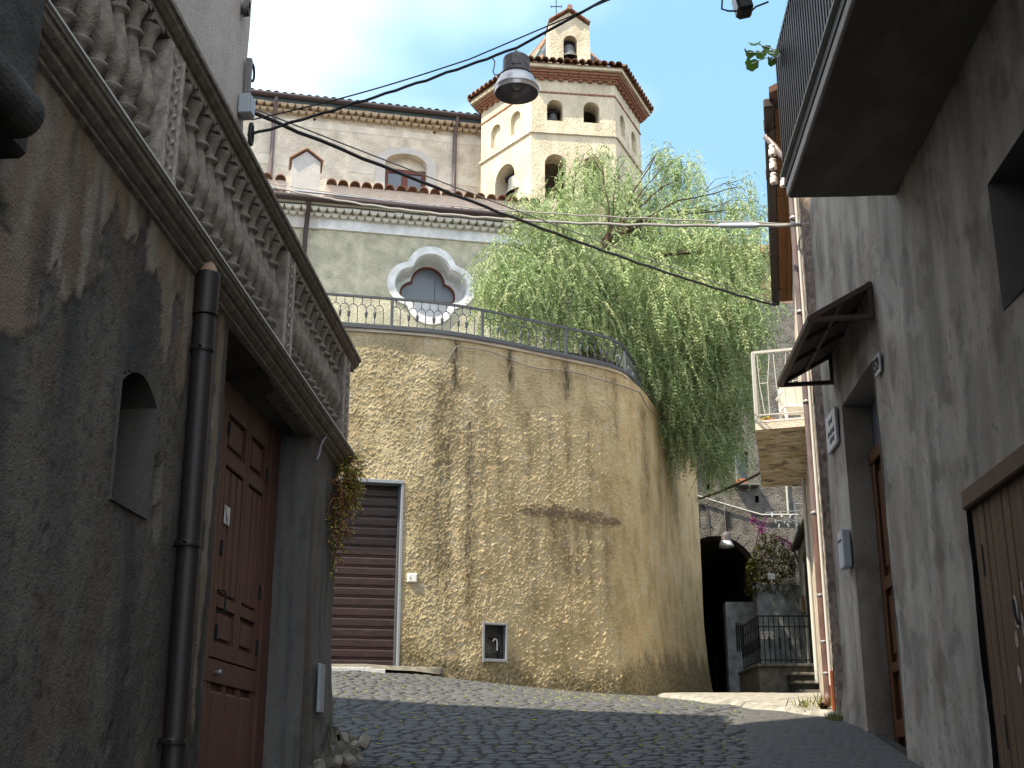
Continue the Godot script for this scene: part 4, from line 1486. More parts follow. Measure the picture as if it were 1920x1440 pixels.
	cd.tube([AV(-6.5, 11.80, 0.17), AV(-4.0, 11.76, 0.17), AV(-2.0, 11.71, 0.17), AV(0.9, 11.67, 0.17)], 0.022, 7)
	put(cd, "conduit", M.galvanised, ch)


# ---------------------------------------------------------------- bell tower

func build_tower() -> void:
	var C := Vector2(0.493, 29.0)
	var R := Vector2(2.69, 29.27)
	var e := (R - C).rotated(PI / 3)
	var mid := C + e
	var tw := thing("bell_tower", "six-sided cream bell tower with brick cornice, arched openings and a small gabled bellcote", "tower", P(mid.x, 6.25, mid.y))
	var corner := func(k: int, r: float) -> Vector2: return mid + (C - mid).normalized().rotated(PI / 3 * k) * r
	var hexp := func(r: float) -> PackedVector2Array:
		var p := PackedVector2Array()
		for k in 6:
			var c: Vector2 = corner.call(k, r)
			p.append(c - mid)
		return p
	var rad := (C - mid).length()
	# plan polygons lie in (x, d); this turns them flat and draws them upwards
	var flat := func(y: float) -> Transform3D: return Transform3D(Basis(Vector3.RIGHT, Vector3(0, 0, -1), Vector3.UP), P(mid.x, y, mid.y))
	var yb := 6.0
	var ystr := 15.78
	var ytop := 17.35
	var shaft := csg_poly(hexp.call(rad), flat.call((yb + ytop) / 2), ytop - yb)
	var cuts := []
	var inner: CSGPolygon3D = csg_poly(hexp.call(rad - 0.62), flat.call((13.2 + 17.0) / 2), 3.8)
	cuts.append(inner)
	# openings face by face: (face, offset along it, sill, width, springing, depth)
	var face := func(k: int) -> Array:
		var a: Vector2 = corner.call(k, rad)
		var b: Vector2 = corner.call(k + 1, rad)
		var t := (b - a).normalized()
		var nn := ((a + b) / 2 - mid).normalized()
		return [(a + b) / 2, Vector3(t.x, 0, -t.y), Vector3(nn.x, 0, -nn.y)]
	var open := []
	# find which faces are the front and its neighbours
	var front := 0
	var best := 9e9
	for k in 6:
		var f: Array = face.call(k)
		if f[0].y < best:
			best = f[0].y
			front = k
	var side := {}
	for k in 6:
		var f: Array = face.call(k)
		side[k] = f
	var order := [front, (front + 1) % 6, (front + 5) % 6]
	var leftk: int = order[1] if side[order[1]][0].x < side[order[2]][0].x else order[2]
	var rightk: int = order[2] if leftk == order[1] else order[1]
	for a in [[front, -0.48, 16.12, 0.42, 0.40, 2.0], [front, 0.48, 16.12, 0.42, 0.40, 2.0], [leftk, -0.44, 16.00, 0.44, 0.42, 0.22], [leftk, 0.44, 16.00, 0.44, 0.42, 0.22], [rightk, -0.48, 16.05, 0.42, 0.42, 0.22], [rightk, 0.48, 16.05, 0.42, 0.42, 0.22], [front, -0.48, 13.9, 0.56, 0.98, 2.0], [front, 0.52, 13.9, 0.56, 0.98, 2.0], [leftk, -0.03, 13.9, 0.86, 0.95, 2.0]]:
		var f: Array = side[a[0]]
		var tx: Vector3 = f[1]
		if tx.x < 0:
			tx = -tx
		var nn: Vector3 = f[2]
		var p = Vector3(f[0].x, a[2], -f[0].y) + tx * a[1]
		var bas := Basis(tx, Vector3.UP, nn)
		if bas.determinant() < 0:
			bas = Basis(-tx, Vector3.UP, nn)
		cuts.append(csg_poly(arch_poly(a[3], a[4], a[3] / 2, 14), Transform3D(bas, p), a[5]))
	csg_commit(shaft, cuts, "shaft", M.tower_render, tw)
	var core := MB.new()
	core.lathe([Vector2(0.0, 13.25), Vector2(rad * 0.7, 13.25)], Transform3D(Basis.IDENTITY, P(mid.x, 0, mid.y)), 6)
	put(core, "bell_floor", M.brown_planks, tw)
	# string course and cornice
	var rim := func(called: String, mat: Material, y: float, h: float, out: float) -> Node:
		var mb := MB.new()
		mb.prism(hexp.call(rad + out / 0.866), 0.0, h, flat.call(y))
		return put(mb, called, mat, tw)
	rim.call("string_course", M.tower_render, ystr - 0.03, 0.05, 0.045)
	rim.call("string_edge", M.church_render, ystr - 0.045, 0.014, 0.05)
	# brick bands, each brick its own block where one can see them from the lane
	for k in [front, leftk, rightk]:
		var f: Array = side[k]
		var tx: Vector3 = f[1]
		var nn: Vector3 = f[2]
		var bas := Basis(tx, Vector3.UP, nn)
		for row in [[16.93, 0.05, 0.02, 0.24], [17.30, 0.06, 0.08, 0.125], [17.40, 0.05, 0.15, 0.25], [17.465, 0.06, 0.19, 0.25]]:
			var half = 1.12 + row[2] * 0.577
			var n := int(half * 2 / row[3])
			var bm := MB.new()
			var wid = half * 2 / n
			bm.box(Vector3.ZERO, Vector3(wid - 0.014, row[1], 0.30), Basis.IDENTITY, 0.006)
			var mesh := bm.mesh()
			for q in n:
				if row[3] < 0.2 and q % 2 == 1:
					continue
				var at = Vector3(f[0].x, row[0], -f[0].y) + tx * (-half + (q + 0.5) * wid) + nn * (row[2] - 0.15 + rng.randf_range(-0.004, 0.004))
				var bb := bas if bas.determinant() > 0 else Basis(-tx, Vector3.UP, nn)
				put_mesh(mesh, Transform3D(bb, at), "brick", M.brick, tw)
	rim.call("cornice", M.brick, 17.33, 0.07, 0.10)
	rim.call("cornice", M.brick, 17.43, 0.10, 0.165)
	rim.call("eaves_board", M.tower_render, 17.53, 0.11, 0.27)
	# eaves tiles
	var et := tile_mesh(0.10, 0.42, 0.02)
	for k in 6:
		var f: Array = side[k]
		var tx: Vector3 = f[1]
		var nn: Vector3 = f[2]
		for q in 13:
			var at := Vector3(f[0].x, 17.66, -f[0].y) + tx * (-1.26 + (q + 0.5) * 2.52 / 13.0) + nn * 0.36
			var back := (-nn + Vector3.UP * 0.3).normalized()
			var upv := (Vector3.UP - back * back.y).normalized()
			put_mesh(et, Transform3D(Basis(upv.cross(back), upv, back), at), "eaves_tile", M["clay_tile_%d" % (rng.randi() % 3)], tw)
	# the roof: low skirt, then a steep glazed pyramid laid in ribs of tiles
	var sk := MB.new()
	var pr := MB.new()
	for k in 6:
		var a: Vector2 = corner.call(k, rad + 0.36)
		var b: Vector2 = corner.call(k + 1, rad + 0.36)
		var a2: Vector2 = corner.call(k, rad - 0.35)
		var b2: Vector2 = corner.call(k + 1, rad - 0.35)
		sk.face([P(a.x, 17.62, a.y), P(b.x, 17.62, b.y), P(b2.x, 17.95, b2.y), P(a2.x, 17.95, a2.y)], Vector3.UP)
		pr.face([P(a2.x, 17.95, a2.y), P(b2.x, 17.95, b2.y), P(mid.x, 20.35, mid.y)], Vector3((a2 + b2).x / 2 - mid.x, 0.4, mid.y - (a2 + b2).y / 2))
	put(sk, "roof_skirt", M.clay_tile_1, tw)
	put(pr, "spire", M.glazed_dark, tw)
	for k in 6:
		var a2: Vector2 = corner.call(k, rad - 0.33)
		var b2: Vector2 = corner.call(k + 1, rad - 0.33)
		for q in 9:
			var w := (q + 0.5) / 9.0
			var foot := a2.lerp(b2, w)
			var lim := 1.0 - absf(w - 0.5) * 1.9
			var tip := Vector2(mid).lerp(foot, 1.0 - 0.96 * lim)
			var h1 := lerpf(17.97, 20.35, 0.96 * lim)
			var rb := MB.new()
			rb.tube([P(foot.x, 17.97, foot.y), P(tip.x, h1, tip.y)], 0.055, 6)
			put(rb, "roof_rib", [M.glazed_green, M.glazed_dark, M.clay_tile_1, M.glazed_green][rng.randi() % 4], tw)
	# ball and cross
	var ball := MB.new()
	var bp := []
	for k in 13:
		var g := PI * k / 12.0
		bp.append(Vector2(sin(g) * 0.115, 20.42 - cos(g) * 0.115))
	ball.lathe(bp, Transform3D(Basis.IDENTITY, P(mid.x - 0.10, 0.02, mid.y)), 16)
	put(ball, "ball_finial", M.verdigris, tw)
	var cr := MB.new()
	var cx := P(mid.x - 0.10, 20.5, mid.y)
	cr.tube([cx, cx + Vector3(0, 0.75, 0)], 0.014, 6)
	cr.tube([cx + Vector3(-0.15, 0.34, 0), cx + Vector3(0.15, 0.34, 0)], 0.014, 6)
	for s in [-0.15, 0.15]:
		cr.tube([cx + Vector3(s, 0.29, 0), cx + Vector3(s, 0.39, 0)], 0.012, 6)
	put(cr, "cross", M.iron_dark, tw)

	# ---- bellcote standing on the front eaves
	var f: Array = side[front]
	var tx: Vector3 = f[1]
	if tx.x < 0:
		tx = -tx
	var nn: Vector3 = f[2]
	var gb := Basis(tx, Vector3.UP, nn)
	var go := Vector3(f[0].x, 0, -f[0].y) - nn * 0.05 - tx * 0.06
	var gable := csg_poly(PackedVector2Array([Vector2(-0.56, 17.6), Vector2(0.56, 17.6), Vector2(0.54, 19.02), Vector2(0.0, 19.42), Vector2(-0.54, 19.02)]), Transform3D(gb, go - nn * 0.3), 0.6)
	csg_commit(gable, [csg_poly(arch_poly(0.37, 0.80, 0.19, 14), Transform3D(gb, go + Vector3(0.02, 17.72, 0) - nn * 0.3), 1.4)], "bellcote", M.tower_render, tw)
	for s in [-1.0, 1.0]:
		for k in 4:
			var tl := MB.new()
			tl.box(go + Vector3(0, 19.44 - 0.095 * k, 0) + tx * s * (0.08 + 0.135 * k) - nn * 0.3, Vector3(0.17, 0.045, 0.80), gb * Basis(Vector3.BACK, -s * 0.62), 0.01)
			put(tl, "bellcote_tile", M["clay_tile_%d" % (k % 2)], tw)
	var rdg := MB.new()
	rdg.tube([go + Vector3(0, 19.50, 0) + nn * 0.14, go + Vector3(0, 19.50, 0) - nn * 0.72], 0.075, 9)
	put(rdg, "ridge_tile", M.clay_tile_1, tw)

	# ---- bells
	var prof := [Vector2(0.0, 0.0), Vector2(0.05, 0.0), Vector2(0.30, -0.04), Vector2(0.40, -0.12), Vector2(0.44, -0.35), Vector2(0.50, -0.62), Vector2(0.62, -0.86), Vector2(0.76, -1.0), Vector2(0.74, -1.03), Vector2(0.60, -0.90), Vector2(0.42, -0.6), Vector2(0.3, -0.15), Vector2(0.0, -0.1)]
	var fl: Array = side[leftk]
	var lx: Vector3 = fl[1]
	if lx.x < 0:
		lx = -lx
	var spots := [[Vector3(fl[0].x, 14.93, -fl[0].y) + lx * 0.12 - fl[2] * 0.30, 0.62, "large pale bronze bell tilted in the wide arch of the tower", 0.22, lx], [Vector3(f[0].x, 16.50, -f[0].y) - tx * 0.48 - nn * 0.36, 0.26, "small bronze bell in the upper window of the tower front", 0.0, tx], [go + Vector3(0.02, 18.55, 0) - nn * 0.28, 0.42, "dark bronze bell hanging in the gabled bellcote", 0.0, tx]]
	for s in spots:
		var bell := thing("bell", s[2], "bell", s[0], "bells of the church tower")
		var mb := MB.new()
		var tilt := Basis(s[4].cross(Vector3.UP).normalized(), s[3])
		var pp := []
		for q in prof:
			pp.append(q * s[1])
		mb.lathe(pp, Transform3D(tilt, s[0]), 20)
		put(mb, "bell_body", M.bronze, bell)
		var yk := MB.new()
		yk.box(s[0] + Vector3(0, 0.12 * s[1] + 0.03, 0), Vector3(1.5 * s[1], 0.2 * s[1] + 0.03, 0.16 * s[1] + 0.02), Basis(s[4], Vector3.UP, s[4].cross(Vector3.UP)), 0.01)
		put(yk, "headstock", M.iron_dark, bell)
		var cl := MB.new()
		cl.tube([s[0] + Vector3(0, -0.2 * s[1], 0), s[0] + Vector3(0, -1.05 * s[1], 0)], 0.03 * s[1] + 0.005, 6)
		put(cl, "clapper", M.iron_dark, bell)


# ---------------------------------------------------------------- left-hand house: wall, door, balustraded terrace

const LEND := 10.58


# older coats of lime that still stick: centre (along, up), half sizes
const COATS := [[4.45, 2.30, 0.36, 0.60], [4.95, 2.55, 0.30, 0.55], [4.30, 1.75, 0.22, 0.22], [4.80, 2.05, 0.10, 0.26], [5.42, 2.72, 0.20, 0.42], [5.98, 2.62, 0.34, 0.36], [6.30, 2.45, 0.12, 0.55], [6.02, 2.20, 0.07, 0.22], [7.9, 2.72, 0.7, 0.10], [6.93, 1.6, 0.06, 1.6]]


func coat(d: float, y: float) -> float:
	# above 0 where the coat is
	var best := -1.0
	for c in COATS:
		var q := 1.0 - sqrt(pow((d - c[0]) / c[2], 2.0) + pow((y - c[1]) / c[3], 2.0))
		best = maxf(best, q)
	return best + 0.42 * fbm(d * 2.6 + 4.0, y * 1.9) + 0.16 * fbm(d * 11.0, y * 8.0)


func left_tint(d: float, y: float) -> Color:
	var c := Color(0.120, 0.109, 0.096)
	var st := fbm(d * 1.7, y * 0.32)
	c = c.lerp(Color(0.173, 0.153, 0.131), 0.75 * smoothstep(0.02, 0.35, st))
	c = c.lerp(Color(0.067, 0.062, 0.061), 0.75 * smoothstep(-0.04, -0.38, st))
	c = c.lerp(Color(0.158, 0.114, 0.085), 0.5 * smoothstep(0.12, 0.4, fbm(d * 1.3 + 20.0, y * 0.8)))
	# black lichen specks and cracks
	c = c.lerp(Color(0.046, 0.044, 0.043), 0.6 * smoothstep(0.26, 0.40, nz2.get_noise_2d(d * 16.0, y * 11.0)))
	c = c.lerp(Color(0.051, 0.047, 0.044), 0.75 * smoothstep(0.03, 0.0, absf(nz2.get_noise_2d(d * 1.9 + 3.0, y * 1.4))) * smoothstep(0.05, 0.3, fbm(d * 0.9 + 70.0, y * 0.9)))
	var k := coat(d, y)
	var cc := Color(0.281, 0.218, 0.157).lerp(Color(0.204, 0.145, 0.104), smoothstep(0.0, 0.4, fbm(d * 5.0, y * 0.6 + 8.0)))
	cc = cc.lerp(Color(0.337, 0.291, 0.237), smoothstep(0.10, 0.32, fbm(d * 5.0 + 50.0, y * 1.1)))
	cc = cc.lerp(Color(0.102, 0.089, 0.078), 0.7 * smoothstep(0.10, 0.42, fbm(d * 3.0 + 90.0, y * 0.8)))
	c = c.lerp(cc, smoothstep(0.0, 0.05, k) * 0.9)
	c = c.lerp(Color(0.061, 0.053, 0.048), 0.6 * smoothstep(0.05, 0.0, absf(k + 0.015)))
	# paler, bluish cement on the end pier
	c = c.lerp(Color(0.219, 0.211, 0.201), 0.7 * smoothstep(9.5, 9.9, d + 0.15 * fbm(d * 3.0, y * 1.2)))
	c = c.lerp(Color(0.094, 0.091, 0.091), 0.6 * smoothstep(9.45, 9.7, d) * smoothstep(0.0, 0.4, fbm(d * 6.0 + 7.0, y * 1.0)))
	return c


const PITS := [[6.10, 1.38, 0.055, 0.13, 0.045], [6.13, 1.20, 0.05, 0.10, 0.03], [5.9, 0.42, 0.022, 0.03, 0.03], [5.76, 0.15, 0.03, 0.06, 0.03], [5.35, -0.1, 0.02, 0.03, 0.02], [4.9, 0.9, 0.02, 0.03, 0.015]]


func left_pos(d: float, y: float) -> Vector3:
	var o := 0.014 * fbm(d * 0.8, y * 0.8) + 0.004 * nz2.get_noise_2d(d * 7.0, y * 7.0) + 0.0016 * nz2.get_noise_2d(d * 26.0, y * 26.0)
	for p in PITS:
		var q := pow((d - p[0]) / p[2], 2.0) + pow((y - p[1]) / p[3], 2.0)
		if q < 2.0:
			o -= p[4] * smoothstep(1.3, 0.5, q + 0.5 * nz2.get_noise_2d(d * 30.0, y * 30.0))
	# the coat that still sticks stands a few millimetres proud
	o += 0.007 * smoothstep(-0.02, 0.02, coat(d, y))
	# the end pier leans out at its foot
	o += 0.07 * smoothstep(1.2, -0.2, y) * smoothstep(9.4, 10.2, d)
	o -= 0.10 * pow(smoothstep(LEND - 0.16, LEND, d), 2.0)
	return LW(d, y, o)


func niche_sd(d: float, y: float) -> float:
	var cx := 5.735
	var hw := 0.235
	var top := 1.80 - 0.10 * pow((d - cx) / hw, 2.0) + 0.02
	return maxf(absf(d - cx) - hw, maxf(1.165 - y, y - top))


func build_left_side() -> void:
	var lh := thing("terrace_house", "grimy grey plastered house with a panelled door and a projecting stone ledge", "house", LW(7.0, gh(-1.7, 7.0)))
	var d0 := 7.05
	var d1 := 9.43
	var yt := 2.53
	var hole := func(d, y): return minf(rect_sd(d, y, d0, d1, -4.0, yt), niche_sd(d, y))
	var us := steps(2.2, 4.6, 0.06)
	us.append_array(steps(4.6, LEND, 0.024, [d0, d1]).slice(1))
	var vs := steps(-1.6, 0.0, 0.045)
	vs.append_array(steps(0.0, 2.80, 0.024, [yt]).slice(1))
	put(sheet(us, vs, left_pos, left_tint, LN, hole, 0.013), "front_wall", M.lime_render, lh)
	# reveals of the small blind window
	var nic := MB.new()
	nic.col = Color(0.13, 0.122, 0.11)
	var cx := 5.735
	var hw := 0.235
	var ring := [Vector2(cx - hw, 1.165), Vector2(cx + hw, 1.165)]
	for k in 9:
		var t := 1.0 - 2.0 * k / 8.0
		ring.append(Vector2(cx + hw * t, 1.82 - 0.10 * t * t))
	for k in ring.size():
		var a: Vector2 = ring[k]
		var b: Vector2 = ring[(k + 1) % ring.size()]
		var mid := (a + b) / 2
		var inw := (Vector2(cx, 1.5) - mid).normalized()
		var n3 := LT * inw.x + Vector3.UP * inw.y
		var e := (b - a).normalized()
		n3 = (LT * -e.y + Vector3.UP * e.x)
		if n3.dot(LT * inw.x + Vector3.UP * inw.y) < 0:
			n3 = -n3
		nic.quad(LW(a.x, a.y, 0.012), LW(b.x, b.y, 0.012), LW(b.x, b.y, -0.39), LW(a.x, a.y, -0.39), n3)
	nic.quad(LW(cx - hw, 1.1, -0.385), LW(cx + hw, 1.1, -0.385), LW(cx + hw, 1.9, -0.385), LW(cx - hw, 1.9, -0.385), LN)
	put(nic, "blind_window", M.lime_render, lh)
	# door recess
	var rec := sheet(steps(0.0, 0.36, 0.03), steps(-1.6, yt, 0.04), func(o, y): return LW(d1 + 0.012 * fbm(o * 4.0, y * 1.3), y, 0.01 - o), func(o, y): return left_tint(d1 + 0.3 + o * 2.0, y * 0.9 + 0.3), Vector3(0, 0, 1))
	put(rec, "door_jamb", M.lime_render, lh)
	var rec2 := sheet(steps(0.0, 0.36, 0.03), steps(-1.6, yt, 0.08), func(o, y): return LW(d0, y, 0.01 - o), func(o, y): return left_tint(d0 + o, y), Vector3(0, 0, -1))
	put(rec2, "door_jamb", M.lime_render, lh)
	var lin := sheet(steps(d0, d1, 0.05), steps(0.0, 0.36, 0.03), func(d, o): return LW(d, yt + 0.012 * fbm(d * 3.0, o * 3.0) - 0.1 * o, 0.01 - o), func(d, o): return left_tint(d, 1.2 + o), Vector3.DOWN)
	put(lin, "door_lintel", M.lime_render, lh)
	# the mass of the house and its end
	var mass := MB.new()
	mass.box(LW(6.3, 0.5, -2.05), Vector3(8.3, 4.4, 3.2), LB)
	put(mass, "core", M.dark_plaster, lh)
	var endw := MB.new()
	endw.quad(LW(LEND, -1.0, -0.09), LW(LEND, -1.0, -3.4), LW(LEND, 2.6, -3.4), LW(LEND, 2.6, -0.09), LT)
	put(endw, "end_wall", M.rough_grey, lh)
	build_left_door(lh)

	# ledge moulding under the balusters
	var fall := -0.029
	var led := MB.new()
	moulding(led, [Vector2(-0.12, 0.0), Vector2(0.120, 0.0), Vector2(0.120, -0.035), Vector2(0.108, -0.042), Vector2(0.104, -0.062), Vector2(0.082, -0.085), Vector2(0.066, -0.090), Vector2(0.062, -0.110), Vector2(0.040, -0.128), Vector2(0.030, -0.132), Vector2(0.030, -0.150), Vector2(0.0, -0.165), Vector2(-0.12, -0.165)], 3.7, LEND - 0.06, 2.80, fall, 4.42, LW)
	put(led, "ledge", M.old_stone, lh)
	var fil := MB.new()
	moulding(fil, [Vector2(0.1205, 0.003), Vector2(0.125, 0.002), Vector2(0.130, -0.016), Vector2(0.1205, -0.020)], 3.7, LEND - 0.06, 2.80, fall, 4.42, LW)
	put(fil, "ledge_painted_light", M.whitewashed_tile, lh)  # pale strip paints in the light that the ledge edge catches
	var tf := MB.new()
	tf.box(LW(6.35, 2.64, -1.75), Vector3(8.3, 0.1, 3.3), LB)
	put(tf, "terrace_floor", M.worn_concrete, lh)

	# ---- balustrade
	var bal := thing("balustrade", "weathered stone balustrade of turned balusters and carved piers above the ledge", "balustrade", LW(7.0, 2.9))
	var prof := []
	for q in [[0.0, 0.0], [0.062, 0.0], [0.062, 0.035], [0.050, 0.045], [0.030, 0.075], [0.027, 0.10], [0.052, 0.115], [0.062, 0.130], [0.058, 0.142], [0.034, 0.152], [0.048, 0.190], [0.068, 0.235], [0.075, 0.275], [0.070, 0.32], [0.055, 0.375], [0.043, 0.425], [0.034, 0.475], [0.031, 0.50], [0.052, 0.508], [0.056, 0.52], [0.050, 0.532], [0.031, 0.542], [0.038, 0.585], [0.052, 0.625], [0.063, 0.65], [0.063, 0.665], [0.0, 0.668]]:
		prof.append(Vector2(q[0], q[1] * 1.045))
	var bm := MB.new()
	bm.lathe(prof, Transform3D.IDENTITY, 16)
	bm.box(Vector3(0, 0.012, 0), Vector3(0.135, 0.03, 0.135), Basis.IDENTITY, 0.004)
	bm.box(Vector3(0, 0.716, 0), Vector3(0.128, 0.040, 0.128), Basis.IDENTITY, 0.004)
	var bmesh := bm.mesh()
	var ds := []
	for k in 9:
		ds.append(5.34 - 0.178 * k)
	for k in 12:
		ds.append(5.86 + 0.1765 * k)
	for k in 10:
		ds.append(8.33 + 0.1745 * k)
	for d in ds:
		var y: float = 2.80 + fall * (d - 4.42)
		put_mesh(bmesh, Transform3D(LB * Basis(Vector3.UP, rng.randf_range(-0.02, 0.02)), LW(d, y, 0.03)), "baluster", M.old_stone, bal)
	for d in [5.60, 8.09, 10.14]:
		var y: float = 2.80 + fall * (d - 4.42)
		var pn := Node3D.new()
		pn.name = "pier"
		pn.position = LW(d, y, 0.03) - bal.position
		bal.add_child(pn, true)
		var pb := MB.new()
		pb.box(LW(d, y + 0.37, 0.02), Vector3(0.205, 0.74, 0.15), LB, 0.006)
		put(pb, "shaft", M.old_stone if d != 5.60 else M.pale_stone, pn)
		# sunk panel carved with leaves
		for s in [-1.0, 1.0]:
			var st := MB.new()
			st.box(LW(d + s * 0.088, y + 0.37, 0.099), Vector3(0.028, 0.70, 0.02), LB, 0.004)
			put(st, "border", M.pale_stone, pn)
		var cv := MB.new()
		for k in 9:
			for s in [-1.0, 1.0]:
				var p := LW(d + s * 0.030, y + 0.09 + k * 0.072, 0.095)
				cv.lathe([Vector2(0.0, 0.030), Vector2(0.010, 0.012), Vector2(0.013, -0.006), Vector2(0.0, -0.026)], Transform3D(LB * Basis(Vector3.BACK, s * -0.75), p), 6)
		stuff(put(cv, "leaf_carving", M.pale_stone, pn))
	var cop := MB.new()
	moulding(cop, [Vector2(-0.16, 0.0), Vector2(0.0, 0.02), Vector2(0.125, 0.0), Vector2(0.145, -0.018), Vector2(0.145, -0.045), Vector2(0.130, -0.053), Vector2(0.125, -0.075), Vector2(0.10, -0.10), Vector2(0.085, -0.105), Vector2(0.085, -0.130), Vector2(-0.11, -0.130), Vector2(-0.16, -0.06)], 3.6, LEND - 0.06, 3.67, fall, 4.42, LW)
	put(cop, "coping", M.old_stone, bal)

	# ---- downpipe with a clay bend
	var dp := thing("drainpipe", "dark brown drainpipe beside the panelled door with a clay outlet on top", "pipe", LW(6.4, gh(-1.7, 6.4), 0.08))
	var pb := MB.new()
	pb.tube([LW(6.46, -1.3, 0.075), LW(6.40, 2.45, 0.075)], 0.060, 14)
	put(pb, "pipe", M.brown_pipe, dp)
	var pb2 := MB.new()
	pb2.lathe([Vector2(0.0, 0.0), Vector2(0.066, 0.0), Vector2(0.068, 0.01), Vector2(0.068, 0.24), Vector2(0.064, 0.25), Vector2(0.05, 0.25)], Transform3D(Basis.IDENTITY, LW(6.40, 2.36, 0.075)), 16)
	put(pb2, "socket", M.brown_pipe, dp)
	for y in [2.17, 1.12, 0.15]:
		var br := MB.new()
		br.lathe([Vector2(0.060, -0.014), Vector2(0.066, -0.014), Vector2(0.066, 0.014), Vector2(0.060, 0.014)], Transform3D(Basis.IDENTITY, LW(6.40, y, 0.075)), 16)
		br.box(LW(6.40, y, 0.01), Vector3(0.02, 0.02, 0.07), LB, 0.002)
		br.tube([LW(6.33, y, 0.09), LW(6.29, y + 0.004, 0.08)], 0.006, 6)
		put(br, "clip", M.brown_pipe, dp)
	var be := MB.new()
	var pts := []
	for k in 8:
		var g := PI * 0.5 * k / 7.0
		pts.append(LW(6.40, 2.60 + 0.075 * sin(g), 0.075 - 0.09 * (1.0 - cos(g))))
	be.tube(pts, 0.052, 12)
	put(be, "clay_bend", M.clay_cap, dp)

	# grey junction cover low on the end pier
	var jc := MB.new()
	jc.box(LW(9.86, 0.62, 0.055), Vector3(0.16, 0.36, 0.025), LB, 0.004)
	tag(put(jc, "cover_plate", M.grey_plastic), "narrow grey cover plate low on the end pier of the grimy house", "cover")
	# slack wire hooked under the ledge
	var sw := MB.new()
	sw.tube([LW(9.66, 2.55, 0.05), LW(9.58, 2.52, 0.06), LW(9.55, 2.46, 0.04), LW(9.52, 2.36, 0.03), LW(9.49, 2.32, 0.02)], 0.010, 6)
	tag(put(sw, "stub_pipe", M.galvanised), "short bent grey pipe stub under the stone ledge at the doorway", "pipe")

	# the neighbour that stands forward at the edge of the picture
	var nb := thing("corner_house", "dark house corner with a thick rounded string course beside the balustrade", "house", LW(2.5, -1.2))
	var a := MB.new()
	a.box(LW(1.90, 3.6, -0.38), Vector3(4.20, 3.1, 1.15), LB, 0.02)
	put(a, "upper_wall", M.dark_plaster, nb)
	var b := MB.new()
	b.box(LW(1.60, -0.1, -0.45), Vector3(4.2, 4.1, 1.1), LB, 0.02)
	put(b, "lower_wall", M.dark_plaster, nb)
	var c := MB.new()
	var pf := []
	for k in 13:
		var g := -PI / 2 + PI * k / 12.0
		pf.append(Vector2(0.26 + 0.075 * cos(g), -0.085 + 0.085 * sin(g)))
	pf.append_array([Vector2(-0.3, 0.0), Vector2(-0.3, -0.235), Vector2(0.18, -0.235), Vector2(0.18, -0.17)])
	moulding(c, pf, -0.2, 3.80, 2.20, 0.0, 4.0, LW)
	put(c, "string_course", M.dark_plaster, nb)


